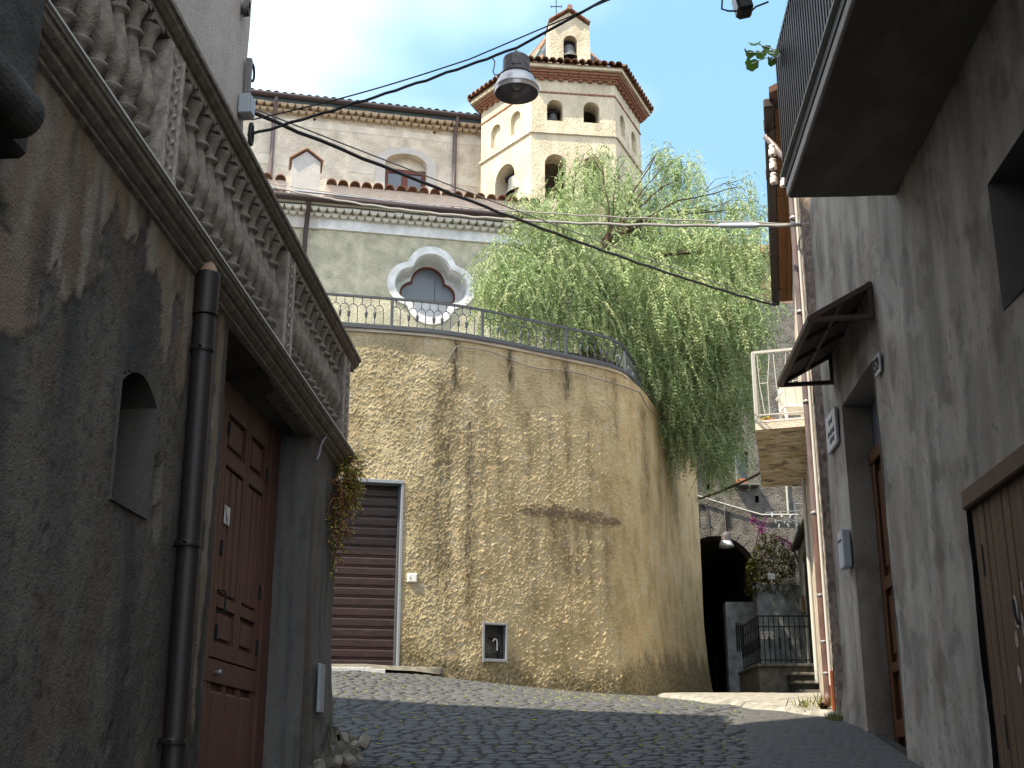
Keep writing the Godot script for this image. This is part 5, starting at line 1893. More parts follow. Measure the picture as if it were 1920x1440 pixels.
func build_left_door(lh: Node) -> void:
	var door := Node3D.new()
	door.name = "door"
	door.position = LW(8.25, -0.25, -0.30) - base_of(lh)
	lh.add_child(door, true)
	door.set_meta("label", "red-brown panelled wooden double door")
	var o := -0.29
	var box := func(called: String, da: float, db: float, ya: float, yb: float, oa: float, thick: float, mat: Material, bev := 0.006) -> Node:
		var mb := MB.new()
		mb.box(LW((da + db) / 2, (ya + yb) / 2, oa), Vector3(absf(db - da), absf(yb - ya), thick), LB, bev)
		return put(mb, called, mat, door)
	# two leaves, each a frame of stiles and rails with sunk panels
	box.call("leaf", 7.05, 8.60, -1.6, 2.60, o - 0.03, 0.04, M.door_paint)
	box.call("leaf", 8.612, 9.43, -1.6, 2.60, o - 0.03, 0.04, M.door_paint)
	for s in [[8.02, 8.10], [8.545, 8.598], [8.614, 8.675], [9.07, 9.16]]:
		box.call("stile", s[0], s[1], 0.70, 2.60, o, 0.045, M.door_paint)
	box.call("stile", 9.165, 9.40, -1.6, 2.60, o + 0.015, 0.06, M.door_paint)
	box.call("stile", 7.6, 8.02, -1.6, 2.60, o, 0.045, M.door_paint)
	for c in [[8.10, 8.545], [8.675, 9.07]]:
		for r in [[2.31, 2.60], [1.955, 2.06], [1.02, 1.10], [0.70, 0.80]]:
			box.call("rail", c[0], c[1], r[0], r[1], o, 0.045, M.door_paint)
		box.call("panel", c[0] + 0.06, c[1] - 0.06, 2.10, 2.27, o - 0.002, 0.03, M.door_paint)
		box.call("panel", c[0] + 0.06, c[1] - 0.06, 0.83, 0.99, o - 0.002, 0.03, M.door_paint)
		# long reeded field
		var w: float = c[1] - c[0]
		for k in 3:
			var a: float = c[0] + 0.018 + k * w / 3.0
			box.call("reed", a, a + w / 3.0 - 0.036, 1.115, 1.94, o - 0.001, 0.036, M.door_paint, 0.012)
	box.call("rail", 7.6, 9.165, 0.545, 0.69, o + 0.004, 0.05, M.door_paint)
	for c in [[7.72, 8.02], [8.12, 8.36], [8.46, 8.70], [8.80, 9.05]]:
		box.call("panel", c[0], c[1], -0.18, 0.50, o + 0.002, 0.06, M.door_paint, 0.03)
	for s in [[8.04, 8.10], [8.38, 8.44], [8.72, 8.78], [9.07, 9.165]]:
		box.call("stile", s[0], s[1], -0.25, 0.545, o - 0.004, 0.05, M.door_paint)
	box.call("kick_board", 7.6, 9.165, -1.2, -0.21, o + 0.01, 0.05, M.door_paint)
	for q in [[8.10, 2.20], [9.115, 2.12], [8.11, 1.40], [9.11, 1.25], [8.12, 0.86], [9.12, 0.86]]:
		box.call("hinge", q[0] - 0.012, q[0] + 0.012, q[1] - 0.05, q[1] + 0.05, o + 0.028, 0.02, M.iron_dark, 0.003)
	var hd := MB.new()
	hd.tube([LW(8.12, 1.13, o + 0.02), LW(8.17, 1.13, o + 0.05), LW(8.18, 1.11, o + 0.055), LW(8.18, 1.01, o + 0.055), LW(8.17, 0.99, o + 0.05), LW(8.12, 0.99, o + 0.02)], 0.006, 6)
	put(hd, "handle", M.iron_dark, door)
	var kn := MB.new()
	kn.lathe([Vector2(0.0, 0.05), Vector2(0.016, 0.045), Vector2(0.022, 0.032), Vector2(0.014, 0.016), Vector2(0.010, 0.0)], Transform3D(Basis(LT, LN, LT.cross(LN)), LW(8.15, 0.61, o + 0.025)), 12)
	put(kn, "knob", M.steel, door)
	# torn white notice with a dark stroke across it
	var sk: Node = box.call("notice", 8.115, 8.235, 1.565, 1.685, o + 0.030, 0.003, M.white_plastic, 0.0)
	var ink := MB.new()
	ink.quad(LW(8.12, 1.680, o + 0.0330), LW(8.136, 1.680, o + 0.0330), LW(8.170, 1.585, o + 0.0330), LW(8.152, 1.585, o + 0.0330), LN)
	ink.quad(LW(8.168, 1.567, o + 0.0330), LW(8.190, 1.567, o + 0.0330), LW(8.182, 1.630, o + 0.0330), LW(8.176, 1.630, o + 0.0330), LN)
	put(ink, "print", M.lettering, sk)


# ---------------------------------------------------------------- the tall house behind the terrace (and an unseen wing added to shade the lane)

func build_tall_house() -> void:
	var th := thing("tall_house", "tall pale grey rendered house standing back behind the balustrade", "house", LW(8.0, 2.9, -1.2))
	var fr := -0.81
	# facade along the lane, its far corner in view
	var f := sheet(steps(-6.0, 9.70, 0.12), steps(2.6, 16.0, 0.14), func(d, y): return LW(d, y, fr + 0.012 * fbm(d * 0.9, y * 0.9) + 0.005 * nz2.get_noise_2d(d * 6.0, y * 6.0)), func(d, y):
		var c := Color(0.50, 0.455, 0.425)
		c = c.lerp(Color(0.40, 0.35, 0.32), 0.6 * smoothstep(0.0, 0.4, fbm(d * 1.4, y * 0.7)))
		return c.lerp(Color(0.58, 0.55, 0.53), 0.5 * smoothstep(0.05, 0.4, fbm(d * 0.8 + 9.0, y * 1.3))), LN)
	put(f, "facade", M.lime_render, th)
	var m := MB.new()
	var A := Vector2(-6.6, 11.45)
	var B := Vector2(-2.5, 10.12)
	# main body: the back corner of the facade, then away to the left
	var p0 := LW(-6.0, 0.0, fr - 0.03)
	var p1 := LW(9.70, 0.0, fr - 0.03)
	var p2 := P(-9.5, 0, 5.3)
	var p3 := P(-11.0, 0, -6.0)
	var bot := 1.0
	var top := 16.0
	m.hexa([p0 + Vector3(0, bot, 0), p1 + Vector3(0, bot, 0), p2 + Vector3(0, bot, 0), p3 + Vector3(0, bot, 0), p0 + Vector3(0, top, 0), p1 + Vector3(0, top, 0), p2 + Vector3(0, top, 0), p3 + Vector3(0, top, 0)])
	put(m, "body", M.house_render, th)
	var pit := MB.new()
	pit.lathe([Vector2(0.026, -0.02), Vector2(0.026, 0.05), Vector2(0.036, 0.05), Vector2(0.038, 0.0)], Transform3D(Basis(LT, LN, LT.cross(LN)) * Basis.from_scale(Vector3(1, 1, 2.2)), LW(9.42, 6.34, fr + 0.022)), 10)
	put(pit, "vent_pipe", M.rough_grey, th)
	# unseen wing, added so that its tiled eaves throw the shadow on the lane
	var w := thing("added_shadow_wing", "unseen tiled wing added behind the tall grey house to shade the lane", "house", P(-5.0, 1.0, 11.6))
	var q0 := P(B.x - 0.05, 0, B.y + 0.01)
	var q1 := P(A.x, 0, A.y)
	var q2 := P(-9.6, 0, 8.0)
	var q3 := P(-2.62, 0, 9.2)
	var wm := MB.new()
	var wt := 8.7
	wm.hexa([q0 + Vector3(0, bot, 0), q1 + Vector3(0, bot, 0), q2 + Vector3(0, bot, 0), q3 + Vector3(0, bot, 0), q0 + Vector3(0, wt, 0), q1 + Vector3(0, wt, 0), q2 + Vector3(0, wt, 0), q3 + Vector3(0, wt, 0)])
	put(wm, "wall", M.house_render, w)
	var tm := tile_mesh(0.11, 0.5, 0.02)
	for k in 22:
		var p := q0.lerp(q1, (k + 0.5) / 22.0) + Vector3(0, wt + 0.06, 0)
		var back := Vector3(-0.3, 0.2, 0.95).normalized()
		var upv := (Vector3.UP - back * back.y).normalized()
		put_mesh(tm, Transform3D(Basis(upv.cross(back), upv, back), p - back * 0.15), "eaves_tile", M.clay_tile_1, w)

	# ---- meter cabinet and conduit on the corner
	var mc := thing("meter_cabinet", "pale blue-grey cable cabinet with a conduit on the corner of the tall house", "cabinet", LW(9.56, 5.3, fr))
	var b1 := MB.new()
	b1.box(LW(9.56, 5.46, fr + 0.06), Vector3(0.15, 0.185, 0.10), LB, 0.008)
	put(b1, "box", M.grey_plastic, mc)
	var b2 := MB.new()
	b2.box(LW(9.56, 5.46, fr + 0.116), Vector3(0.128, 0.16, 0.012), LB, 0.004)
	put(b2, "lid", M.grey_plastic, mc)
	var b3 := MB.new()
	b3.box(LW(9.63, 5.76, fr + 0.04), Vector3(0.05, 0.42, 0.05), LB, 0.004)
	put(b3, "conduit", M.grey_cable, mc)
	var b4 := MB.new()
	var lp := []
	for k in 10:
		var g := -PI * 0.5 + PI * 1.1 * k / 9.0
		lp.append(LW(9.67 + 0.06 * cos(g), 5.86 + 0.08 * sin(g), fr + 0.06))
	b4.tube(lp, 0.012, 6)
	put(b4, "cable_loop", M.black_rubber, mc)
	var b5 := MB.new()
	var l2 := []
	for k in 14:
		var g := TAU * k / 12.0
		l2.append(LW(9.66 + 0.045 * cos(g), 5.25 + 0.10 * sin(g), fr + 0.09))
	b5.tube(l2, 0.016, 6)
	put(b5, "cable_loop", M.black_rubber, mc)


# ---------------------------------------------------------------- right-hand house with balcony, awning and doors

func right_tint(d: float, y: float) -> Color:
	var c := Color(0.277, 0.254, 0.231)
	var st := fbm(d * 2.2 + 60.0, y * 0.36)
	c = c.lerp(Color(0.364, 0.335, 0.305), 0.8 * smoothstep(0.03, 0.36, st))
	c = c.lerp(Color(0.165, 0.152, 0.139), 0.75 * smoothstep(-0.05, -0.40, st))
	c = c.lerp(Color(0.248, 0.195, 0.165), 0.55 * smoothstep(0.1, 0.42, fbm(d * 1.1 + 90.0, y * 0.7)))
	# smudges of soot
	c = c.lerp(Color(0.107, 0.098, 0.088), 0.55 * smoothstep(0.16, 0.46, fbm(d * 1.9 + 130.0, y * 1.5)))
	c = c.lerp(Color(0.083, 0.076, 0.068), 0.5 * smoothstep(0.28, 0.44, nz2.get_noise_2d(d * 12.0, y * 9.0)) * smoothstep(0.9, 0.1, y))
	# mended patches with edges of their own, trowel smears and hairline cracks
	var pt := fbm(d * 0.8 + 210.0, y * 0.9) + 0.06 * fbm(d * 9.0, y * 9.0)
	c = c.lerp(Color(0.350, 0.325, 0.296), 0.55 * smoothstep(0.20, 0.23, pt))
	c = c.lerp(Color(0.148, 0.135, 0.122), 0.5 * smoothstep(0.025, 0.0, absf(pt - 0.20)))
	c = c.lerp(Color(0.106, 0.097, 0.086), 0.7 * smoothstep(0.022, 0.0, absf(nz2.get_noise_2d(d * 1.1 + 33.0, y * 0.8))) * smoothstep(0.0, 0.25, fbm(d * 0.7 + 170.0, y * 0.9)))
	return c


func right_pos(d: float, y: float) -> Vector3:
	var o := 0.016 * fbm(d * 0.7 + 5.0, y * 0.7) + 0.003 * nz2.get_noise_2d(d * 6.0, y * 5.0)
	o += 0.012 * smoothstep(0.02, 0.0, absf(y - 1.62 - 0.12 * (d - 9.2) + 0.05 * fbm(d * 3.0, 1.0))) * smoothstep(0.12, 0.06, absf(d - 9.25)) * -1.0
	# splayed foot at the corner
	o += 0.10 * smoothstep(1.0, 0.1, y) * smoothstep(11.9, 12.6, d)
	return RW(d, y, o)


func build_right_house() -> void:
	var rh := thing("balcony_house", "grey limewashed house with a deep balcony slab, a porch awning and a plank door", "house", RW(8.0, gh(3.0, 8.0)))
	# openings: plank door, high window, entrance under the awning
	var e0 := 10.32
	var e1 := 11.72
	var et := 3.40
	var hole := func(d, y): return minf(minf(rect_sd(d, y, 5.2, 8.13, -4.0, 1.775), rect_sd(d, y, 5.9, 6.95, 2.60, 3.42)), rect_sd(d, y, e0, e1, -4.0, et))
	var us := steps(2.0, 5.2, 0.2)
	us.append_array(steps(5.2, 12.80, 0.034, [5.9, 6.95, 8.13, e0, e1]).slice(1))
	var vs := steps(-1.7, 0.0, 0.1)
	vs.append_array(steps(0.0, 4.7, 0.034, [1.775, 2.60, 3.42, et]).slice(1))
	vs.append_array(steps(4.7, 9.5, 0.09).slice(1))
	put(sheet(us, vs, right_pos, right_tint, RN, hole), "front_wall", M.soft_render, rh)
	var body := MB.new()
	body.box(RW(6.4, 3.9, -2.55), Vector3(12.7, 11.2, 4.0), RB)
	put(body, "body", M.house_render, rh)
	# end wall and roof mass behind
	var en := MB.new()
	en.quad(RW(12.80, -0.6, 0.10), RW(12.80, -0.6, -0.6), RW(12.80, 9.5, -0.6), RW(12.80, 9.5, 0.0), LT)
	put(en, "end_wall", M.rough_grey, rh)
	# window recess high on the wall
	var wr := MB.new()
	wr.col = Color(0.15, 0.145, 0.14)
	wr.quad(RW(6.95, 2.60, 0.01), RW(6.95, 2.60, -0.34), RW(6.95, 3.42, -0.34), RW(6.95, 3.42, 0.01), -LT)
	wr.quad(RW(5.9, 2.60, 0.01), RW(5.9, 2.60, -0.34), RW(5.9, 3.42, -0.34), RW(5.9, 3.42, 0.01), LT)
	wr.quad(RW(5.9, 3.42, 0.01), RW(6.95, 3.42, 0.01), RW(6.95, 3.42, -0.34), RW(5.9, 3.42, -0.34), Vector3.DOWN)
	wr.quad(RW(5.9, 2.60, 0.01), RW(6.95, 2.60, 0.01), RW(6.95, 2.60, -0.34), RW(5.9, 2.60, -0.34), Vector3.UP)
	put(wr, "window_reveal", M.soft_render, rh)
	var wg := MB.new()
	wg.quad(RW(5.9, 2.60, -0.33), RW(6.95, 2.60, -0.33), RW(6.95, 3.42, -0.33), RW(5.9, 3.42, -0.33), RN)
	put(wg, "window_pane", M.window_glass, rh)

	# ---- plank door with an oak lintel
	var lt := MB.new()
	lt.box(RW(6.66, 1.71, -0.055), Vector3(2.94, 0.13, 0.16), RB, 0.012)
	put(lt, "lintel", M.brown_planks, rh)
	var pd := Node3D.new()
	pd.name = "plank_door"
	pd.position = RW(6.7, -0.6, -0.05) - rh.position
	rh.add_child(pd)
	pd.set_meta("label", "faded brown door of upright boards")
	var k := 0
	var x := 8.115
	while x > 5.3:
		var w := 0.125 + 0.012 * sin(k * 2.7)
		var b := MB.new()
		b.box(RW(x - w / 2, 0.1, -0.045 + 0.003 * sin(k * 1.9)), Vector3(w - 0.008, 3.1, 0.03), RB, 0.005)
		put(b, "plank", M.brown_planks, pd)
		x -= w
		k += 1
	for q in [[7.96, 1.29, 0.20], [7.88, 0.24, 0.20]]:
		var h := MB.new()
		h.box(RW(q[0], q[1], -0.024), Vector3(0.022, q[2], 0.012), RB, 0.003)
		put(h, "hinge", M.iron_dark, pd)
	for q in [[7.46, 0.92, 0.05, 0.14], [7.50, 0.75, 0.03, 0.07], [7.36, 0.83, 0.025, 0.09], [7.52, 0.55, 0.035, 0.05], [7.30, 1.02, 0.02, 0.05]]:
		# bare patches where the paint has flaked off
		var fl := MB.new()
		var pts := []
		for g in 9:
			var a := TAU * g / 9.0
			var r := rng.randf_range(0.6, 1.1)
			pts.append(RW(q[0] + cos(a) * q[2] * r, q[1] + sin(a) * q[3] * r, -0.0255))
		fl.face(pts, RN)
		put(fl, "flaked_patch", M.pale_stone, pd)
	var lk := MB.new()
	lk.tube([RW(7.47, 0.98, -0.02), RW(7.44, 0.88, -0.012), RW(7.42, 0.83, -0.02)], 0.009, 6)
	put(lk, "latch", M.iron_dark, pd)

	# ---- entrance: deep reveal, wooden door with a transom light
	var jam := sheet(steps(0.0, 0.31, 0.04), steps(-0.4, et, 0.06), func(o, y): return RW(e1 + 0.004 * fbm(o * 5.0, y), y, 0.012 - o), func(o, y): return right_tint(11.9 + o, y), Vector3(0, 0, 1))
	put(jam, "door_reveal", M.soft_render, rh)
	var jam2 := sheet(steps(0.0, 0.24, 0.06), steps(-0.4, et, 0.2), func(o, y): return RW(e0, y, 0.012 - o), func(o, y): return right_tint(10.2 + o, y), Vector3(0, 0, -1))
	put(jam2, "door_reveal", M.soft_render, rh)
	var jt := MB.new()
	jt.col = Color(0.3, 0.28, 0.27)
	jt.quad(RW(e0, et, 0.012), RW(e1, et, 0.012), RW(e1, et, -0.31), RW(e0, et, -0.31), Vector3.DOWN)
	put(jt, "door_head", M.soft_render, rh)
	var ed := Node3D.new()
	ed.name = "entrance_door"
	ed.position = RW(11.0, 0.1, -0.33) - rh.position
	rh.add_child(ed)
	ed.set_meta("label", "orange-brown varnished wooden entrance door with a transom light")
	for q in [["leaf", e0, e1, -0.4, 2.80, -0.34, 0.04], ["stile", e1 - 0.14, e1 - 0.01, -0.4, 2.86, -0.30, 0.06], ["stile", e0, e0 + 0.14, -0.4, 2.86, -0.30, 0.06], ["stile", 10.95, 11.08, -0.4, 2.86, -0.30, 0.06], ["transom_bar", e0, e1, 2.80, 2.92, -0.295, 0.08], ["rail", 11.08, e1 - 0.14, 1.60, 1.72, -0.30, 0.055], ["rail", 11.08, e1 - 0.14, 0.86, 0.95, -0.30, 0.055], ["rail", 11.08, e1 - 0.14, 0.30, 0.45, -0.30, 0.055], ["panel", 11.14, e1 - 0.2, 1.80, 2.70, -0.31, 0.04], ["panel", 11.14, e1 - 0.2, 1.02, 1.54, -0.31, 0.04]]:
		var b := MB.new()
		b.box(RW((q[1] + q[2]) / 2, (q[3] + q[4]) / 2, q[5] + 0.06), Vector3(q[2] - q[1], q[4] - q[3], q[6]), RB, 0.008)
		put(b, q[0], M.varnished_wood, ed)
	var tg := MB.new()
	tg.box(RW((e0 + e1) / 2, 3.16, -0.27), Vector3(e1 - e0, 0.48, 0.012), RB)
	put(tg, "transom_glass", M.window_glass, ed)

	# ---- balcony slab
	var bal := Node3D.new()
	bal.name = "balcony"
	bal.position = RW(6.0, 4.37, 0.4) - rh.position
	rh.add_child(bal)
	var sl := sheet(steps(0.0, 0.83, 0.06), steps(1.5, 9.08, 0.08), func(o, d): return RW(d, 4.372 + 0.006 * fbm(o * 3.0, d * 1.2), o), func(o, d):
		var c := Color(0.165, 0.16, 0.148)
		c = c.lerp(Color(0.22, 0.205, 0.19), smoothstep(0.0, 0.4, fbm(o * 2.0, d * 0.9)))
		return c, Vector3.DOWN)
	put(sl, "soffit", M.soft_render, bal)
	var sb := MB.new()
	sb.box(RW(5.29, 4.47, 0.40), Vector3(7.56, 0.18, 0.84), RB, 0.004)
	put(sb, "slab", M.worn_concrete, bal)
	var fa := MB.new()
	fa.box(RW(5.29, 4.42, 0.835), Vector3(7.58, 0.085, 0.035), RB, 0.006)
	put(fa, "fascia", M.church_grey, bal)
	var ch := MB.new()
	ch.box(RW(5.29, 4.515, 0.845), Vector3(7.60, 0.09, 0.03), RB, 0.003)
	put(ch, "channel", M.iron_dark, bal)
	var wl := MB.new()
	wl.box(RW(5.29, 4.57, 0.868), Vector3(7.62, 0.016, 0.05), RB, 0.003)
	put(wl, "edge_strip", M.white_iron, bal)
	var sm := MB.new()
	sm.box(Vector3.ZERO, Vector3(0.082, 1.10, 0.012), Basis.IDENTITY, 0.003)
	sm.box(Vector3(0, 0, 0.009), Vector3(0.03, 1.10, 0.008), Basis.IDENTITY, 0.002)
	var smesh := sm.mesh()
	var rbasis := Basis(-LT, Vector3.UP, RN)
	var dd := 9.04
	while dd > 4.6:
		put_mesh(smesh, Transform3D(rbasis, RW(dd, 5.13, 0.858)), "slat", M.balcony_metal, bal)
		dd -= 0.088
	for y in [4.62, 5.64]:
		var rl := MB.new()
		rl.box(RW(5.29, y, 0.855), Vector3(7.6, 0.035, 0.04), RB, 0.004)
		rl.box(RW(9.07, y, 0.42), Vector3(0.035, 0.035, 0.83), RB, 0.004)
		put(rl, "rail", M.balcony_metal, bal)
	dd = 0.06
	while dd < 0.84:
		put_mesh(smesh, Transform3D(Basis(RN, Vector3.UP, RN.cross(Vector3.UP)), RW(9.075, 5.13, dd)), "slat", M.balcony_metal, bal)
		dd += 0.088

	# ---- awning on a steel frame over the entrance
	var aw := thing("awning", "small brown sheet-metal awning on brackets over the wooden entrance", "awning", RW(11.1, 3.74, 0.0))
	var n0 := 10.14
	var n1 := 12.05
	var yt := 4.06
	var yb := 3.745
	var po := 0.54
	var sh := MB.new()
	sh.hexa([RW(n0, yt - 0.012, 0.0), RW(n1, yt - 0.012, 0.0), RW(n1, yb - 0.0, po), RW(n0, yb - 0.0, po), RW(n0, yt + 0.01, 0.0), RW(n1, yt + 0.01, 0.0), RW(n1, yb + 0.022, po + 0.01), RW(n0, yb + 0.022, po + 0.01)])
	put(sh, "sheet", M.awning_sheet, aw)
	var beam := func(called: String, a: Vector3, b: Vector3, w: float) -> void:
		var t := (b - a).normalized()
		var u := Vector3.UP if absf(t.y) < 0.9 else RN
		var s := t.cross(u).normalized()
		var mb := MB.new()
		mb.box((a + b) / 2, Vector3(w, w, (b - a).length()), Basis(s, s.cross(t), t), 0.003)
		put(mb, called, M.awning_frame, aw)
	for d in [n0, n1]:
		beam.call("rafter", RW(d, yt - 0.02, 0.0), RW(d, yb - 0.005, po), 0.05)
		beam.call("tie", RW(d, yb + 0.0, 0.0), RW(d, yb - 0.02, po), 0.04)
		beam.call("wall_plate", RW(d, yb, 0.02), RW(d, yt, 0.02), 0.04)
	beam.call("front_bar", RW(n0, yb - 0.012, po), RW(n1, yb - 0.012, po), 0.055)
	beam.call("purlin", RW(n0, (yt + yb) / 2 - 0.02, po * 0.5), RW(n1, (yt + yb) / 2 - 0.02, po * 0.5), 0.035)
	for t in [0.33, 0.66]:
		var d := lerpf(n0, n1, t)
		beam.call("rafter", RW(d, yt - 0.03, 0.0), RW(d, yb - 0.015, po), 0.035)

	# ---- number plate 59
	var np := thing("number_plate", "small pale house number plate reading 59 beside the awning", "plate", RW(10.06, 3.24, 0.02))
	var pl := MB.new()
	pl.box(RW(10.06, 3.28, 0.026), Vector3(0.19, 0.17, 0.018), RB, 0.004)
	put(pl, "plate", M.marble, np)
	var tm := TextMesh.new()
	tm.text = "59"
	tm.font = SystemFont.new()
	tm.font.font_names = PackedStringArray(["Droid Serif"])
	tm.font.font_weight = 700
	tm.font_size = 32
	tm.pixel_size = 0.0046
	tm.depth = 0.006
	put_mesh(tm, Transform3D(Basis(-LT, Vector3.UP, RN), RW(10.06, 3.28, 0.038)), "numeral", M.lettering, np)

	# ---- marble street plaque and the letter box
	var sp := thing("wall_plaque", "grey marble wall plaque with worn lettering on the house corner", "plaque", RW(12.2, 3.05, 0.02))
	var sm2 := MB.new()
	sm2.box(RW(12.18, 3.28, 0.03), Vector3(0.50, 0.37, 0.03), RB, 0.006)
	put(sm2, "slab", M.marble, sp)
	for q in [[12.18, 3.37, 0.22], [12.18, 3.26, 0.36], [12.18, 3.18, 0.30]]:
		for j in int(q[2] / 0.05):
			var lm := MB.new()
			var h := 0.045 if (j * 7) % 3 else 0.06
			lm.box(RW(q[0] - q[2] / 2 + 0.05 * j + 0.02, q[1], 0.0465), Vector3(0.028, h, 0.003), RB)
			lm.box(RW(q[0] - q[2] / 2 + 0.05 * j + 0.02, q[1] + 0.01 * ((j % 3) - 1), 0.0466), Vector3(0.012, h * 0.45, 0.004), RB)
			put(lm, "worn_letter", M.lettering, sp)
	var lb := MB.new()
	lb.box(RW(11.93, 2.04, 0.05), Vector3(0.22, 0.36, 0.08), RB, 0.01)
	var lbn: Node = tag(put(lb, "letter_box", M.grey_plastic), "narrow grey letter box on the wall beside the entrance", "letter box")
	var lf := MB.new()
	lf.box(RW(11.93, 2.12, 0.092), Vector3(0.15, 0.02, 0.006), RB)
	put(lf, "slot", M.iron_dark, lbn)

	# ---- floodlight and pot plant at the balcony rail
	var fo := RW(8.6, 5.84, 1.17)
	var fl2 := thing("floodlight", "black floodlight in a bracket sticking out from the balcony rail", "floodlight", fo)
	var hb := MB.new()
	hb.box(fo, Vector3(0.17, 0.17, 0.12), RB * Basis(Vector3.RIGHT, 0.2), 0.02)
	put(hb, "housing", M.iron_dark, fl2)
	var gl := MB.new()
	gl.box(fo + RN * 0.065, Vector3(0.14, 0.14, 0.006), RB * Basis(Vector3.RIGHT, 0.2))
	put(gl, "lens", M.window_glass, fl2)
	var bk := MB.new()
	bk.tube([fo + RN * 0.16 + Vector3(0, 0.08, 0), fo + RN * 0.17 + Vector3(0, -0.03, 0), fo + RN * 0.12 + Vector3(0, -0.05, 0), fo - RN * 0.06 + Vector3(0, -0.06, 0), fo - RN * 0.1 + Vector3(0, -0.02, 0), fo - RN * 0.2 + Vector3(0, 0.02, 0)], 0.008, 6)
	put(bk, "bracket", M.iron_dark, fl2)


# ---------------------------------------------------------------- the sunlit house farther up, its balcony, eaves and downpipe

func build_far_house() -> void:
	var fh := thing("downpipe_house", "sunlit pale house farther up the lane with a flaking balcony and brown eaves", "house", FW(15.0, 0.7))
	var tint := func(d, y):
		var c := Color(0.56, 0.50, 0.43)
		c = c.lerp(Color(0.42, 0.34, 0.29), 0.7 * smoothstep(13.35, 12.95, d + 0.05 * fbm(y * 2.0, 3.0)))
		c = c.lerp(Color(0.48, 0.42, 0.36), 0.5 * smoothstep(0.0, 0.4, fbm(d * 2.0 + 15.0, y * 0.6)))
		# brown rust wash behind the pipe and peeling at the foot
		c = c.lerp(Color(0.36, 0.24, 0.18), 0.45 * smoothstep(0.3, 0.1, absf(d - 13.75)) * smoothstep(-0.2, 0.3, fbm(d * 5.0, y * 0.8)))
		return c.lerp(Color(0.30, 0.26, 0.25), 0.7 * smoothstep(0.1, 0.35, fbm(d * 3.0 + 5.0, y * 3.0)) * smoothstep(2.2, 1.2, y))
	var us := steps(12.74, 14.2, 0.03)
	us.append_array(steps(14.2, 18.7, 0.08).slice(1))
	var pos := func(d, y):
		var rough := smoothstep(13.5, 13.1, d)
		return FW(d, y, 0.01 * fbm(d * 1.0, y * 1.0) + 0.014 * rough * nz2.get_noise_2d(d * 11.0, y * 11.0))
	put(sheet(us, steps(0.2, 7.35, 0.04), pos, tint, FN), "front_wall", M.lime_render, fh)
	# the rough end of the wall that stands forward of its neighbour
	var rt := sheet(steps(-0.30, 0.0, 0.02), steps(0.2, 7.35, 0.03), func(o, y): return FW(12.75 + 0.02 * nz2.get_noise_2d(o * 14.0, y * 14.0) + 0.02 * absf(o), y, o), func(o, y): return Color(0.40, 0.325, 0.275).lerp(Color(0.24, 0.19, 0.165), smoothstep(0.0, 0.35, fbm(o * 9.0, y * 6.0))), Vector3(0, 0, 1))
	put(rt, "rough_edge", M.lime_render, fh)
	var body := MB.new()
	body.hexa([FW(12.9, -0.5, -0.06), FW(18.68, -0.5, -0.06), FW(18.68, -0.5, -5.0), FW(12.9, -0.5, -5.0), FW(12.9, 7.3, -0.06), FW(18.68, 7.3, -0.06), FW(18.68, 7.3, -5.0), FW(12.9, 7.3, -5.0)])
	put(body, "body", M.house_render, fh)
	# terracotta plinth tile at the corner
	var plh := MB.new()
	plh.box(FW(13.02, 0.78, 0.02), Vector3(0.16, 0.42, 0.03), FB, 0.004)
	put(plh, "plinth", M.terracotta, fh)
	# eaves: clay boards under the roof, brown box gutter
	var nb := 22
	for k in nb:
		var d := lerpf(13.0, 19.2, (k + 0.5) / nb)
		var b := MB.new()
		b.box(FW(d, 7.37 + 0.003 * sin(k * 2.1), 0.085), Vector3(0.285, 0.03, 0.24), FB, 0.004)
		put(b, "soffit_tile", M.soffit_clay, fh)
	var gt := MB.new()
	gt.box(FW(16.1, 7.40, 0.255), Vector3(6.6, 0.13, 0.13), FB, 0.02)
	put(gt, "gutter", M.gutter_brown, fh)
	for k in 5:
		var j := MB.new()
		j.box(FW(13.4 + k * 1.3, 7.40, 0.255), Vector3(0.05, 0.145, 0.145), FB, 0.01)
		put(j, "gutter_joint", M.gutter_brown, fh)
	var rf := MB.new()
	rf.hexa([FW(12.7, 7.42, 0.25), FW(19.4, 7.42, 0.25), FW(19.4, 8.9, -3.0), FW(12.7, 8.9, -3.0), FW(12.7, 7.50, 0.25), FW(19.4, 7.50, 0.25), FW(19.4, 9.0, -3.0), FW(12.7, 9.0, -3.0)])
	put(rf, "roof", M.clay_tile_2, fh)
	var beam := MB.new()
	beam.box(FW(16.0, 7.30, 0.03), Vector3(6.0, 0.08, 0.06), FB, 0.01)
	put(beam, "eaves_beam", M.soffit_clay, fh)

	# ---- downpipe: grey above, copper-brown below, with clips and an open foot
	var pd := 13.2
	var dp := thing("downpipe", "long brown downpipe with steel clips on the sunlit house corner", "pipe", FW(pd, 0.62, 0.09))
	var p1 := MB.new()
	p1.tube([FW(pd + 0.3, 7.30, 0.3), FW(pd + 0.12, 7.05, 0.2), FW(pd + 0.08, 6.8, 0.06), FW(pd + 0.06, 2.52, 0.055)], 0.043, 12)
	put(p1, "upper_pipe", M.grey_violet_pipe, dp)
	var p2 := MB.new()
	p2.tube([FW(pd + 0.06, 2.62, 0.055), FW(pd, 0.80, 0.055), FW(pd - 0.01, 0.72, 0.065), FW(pd - 0.10, 0.645, 0.12)], 0.047, 12, -1.0, false)
	put(p2, "lower_pipe", M.copper_pipe, dp)
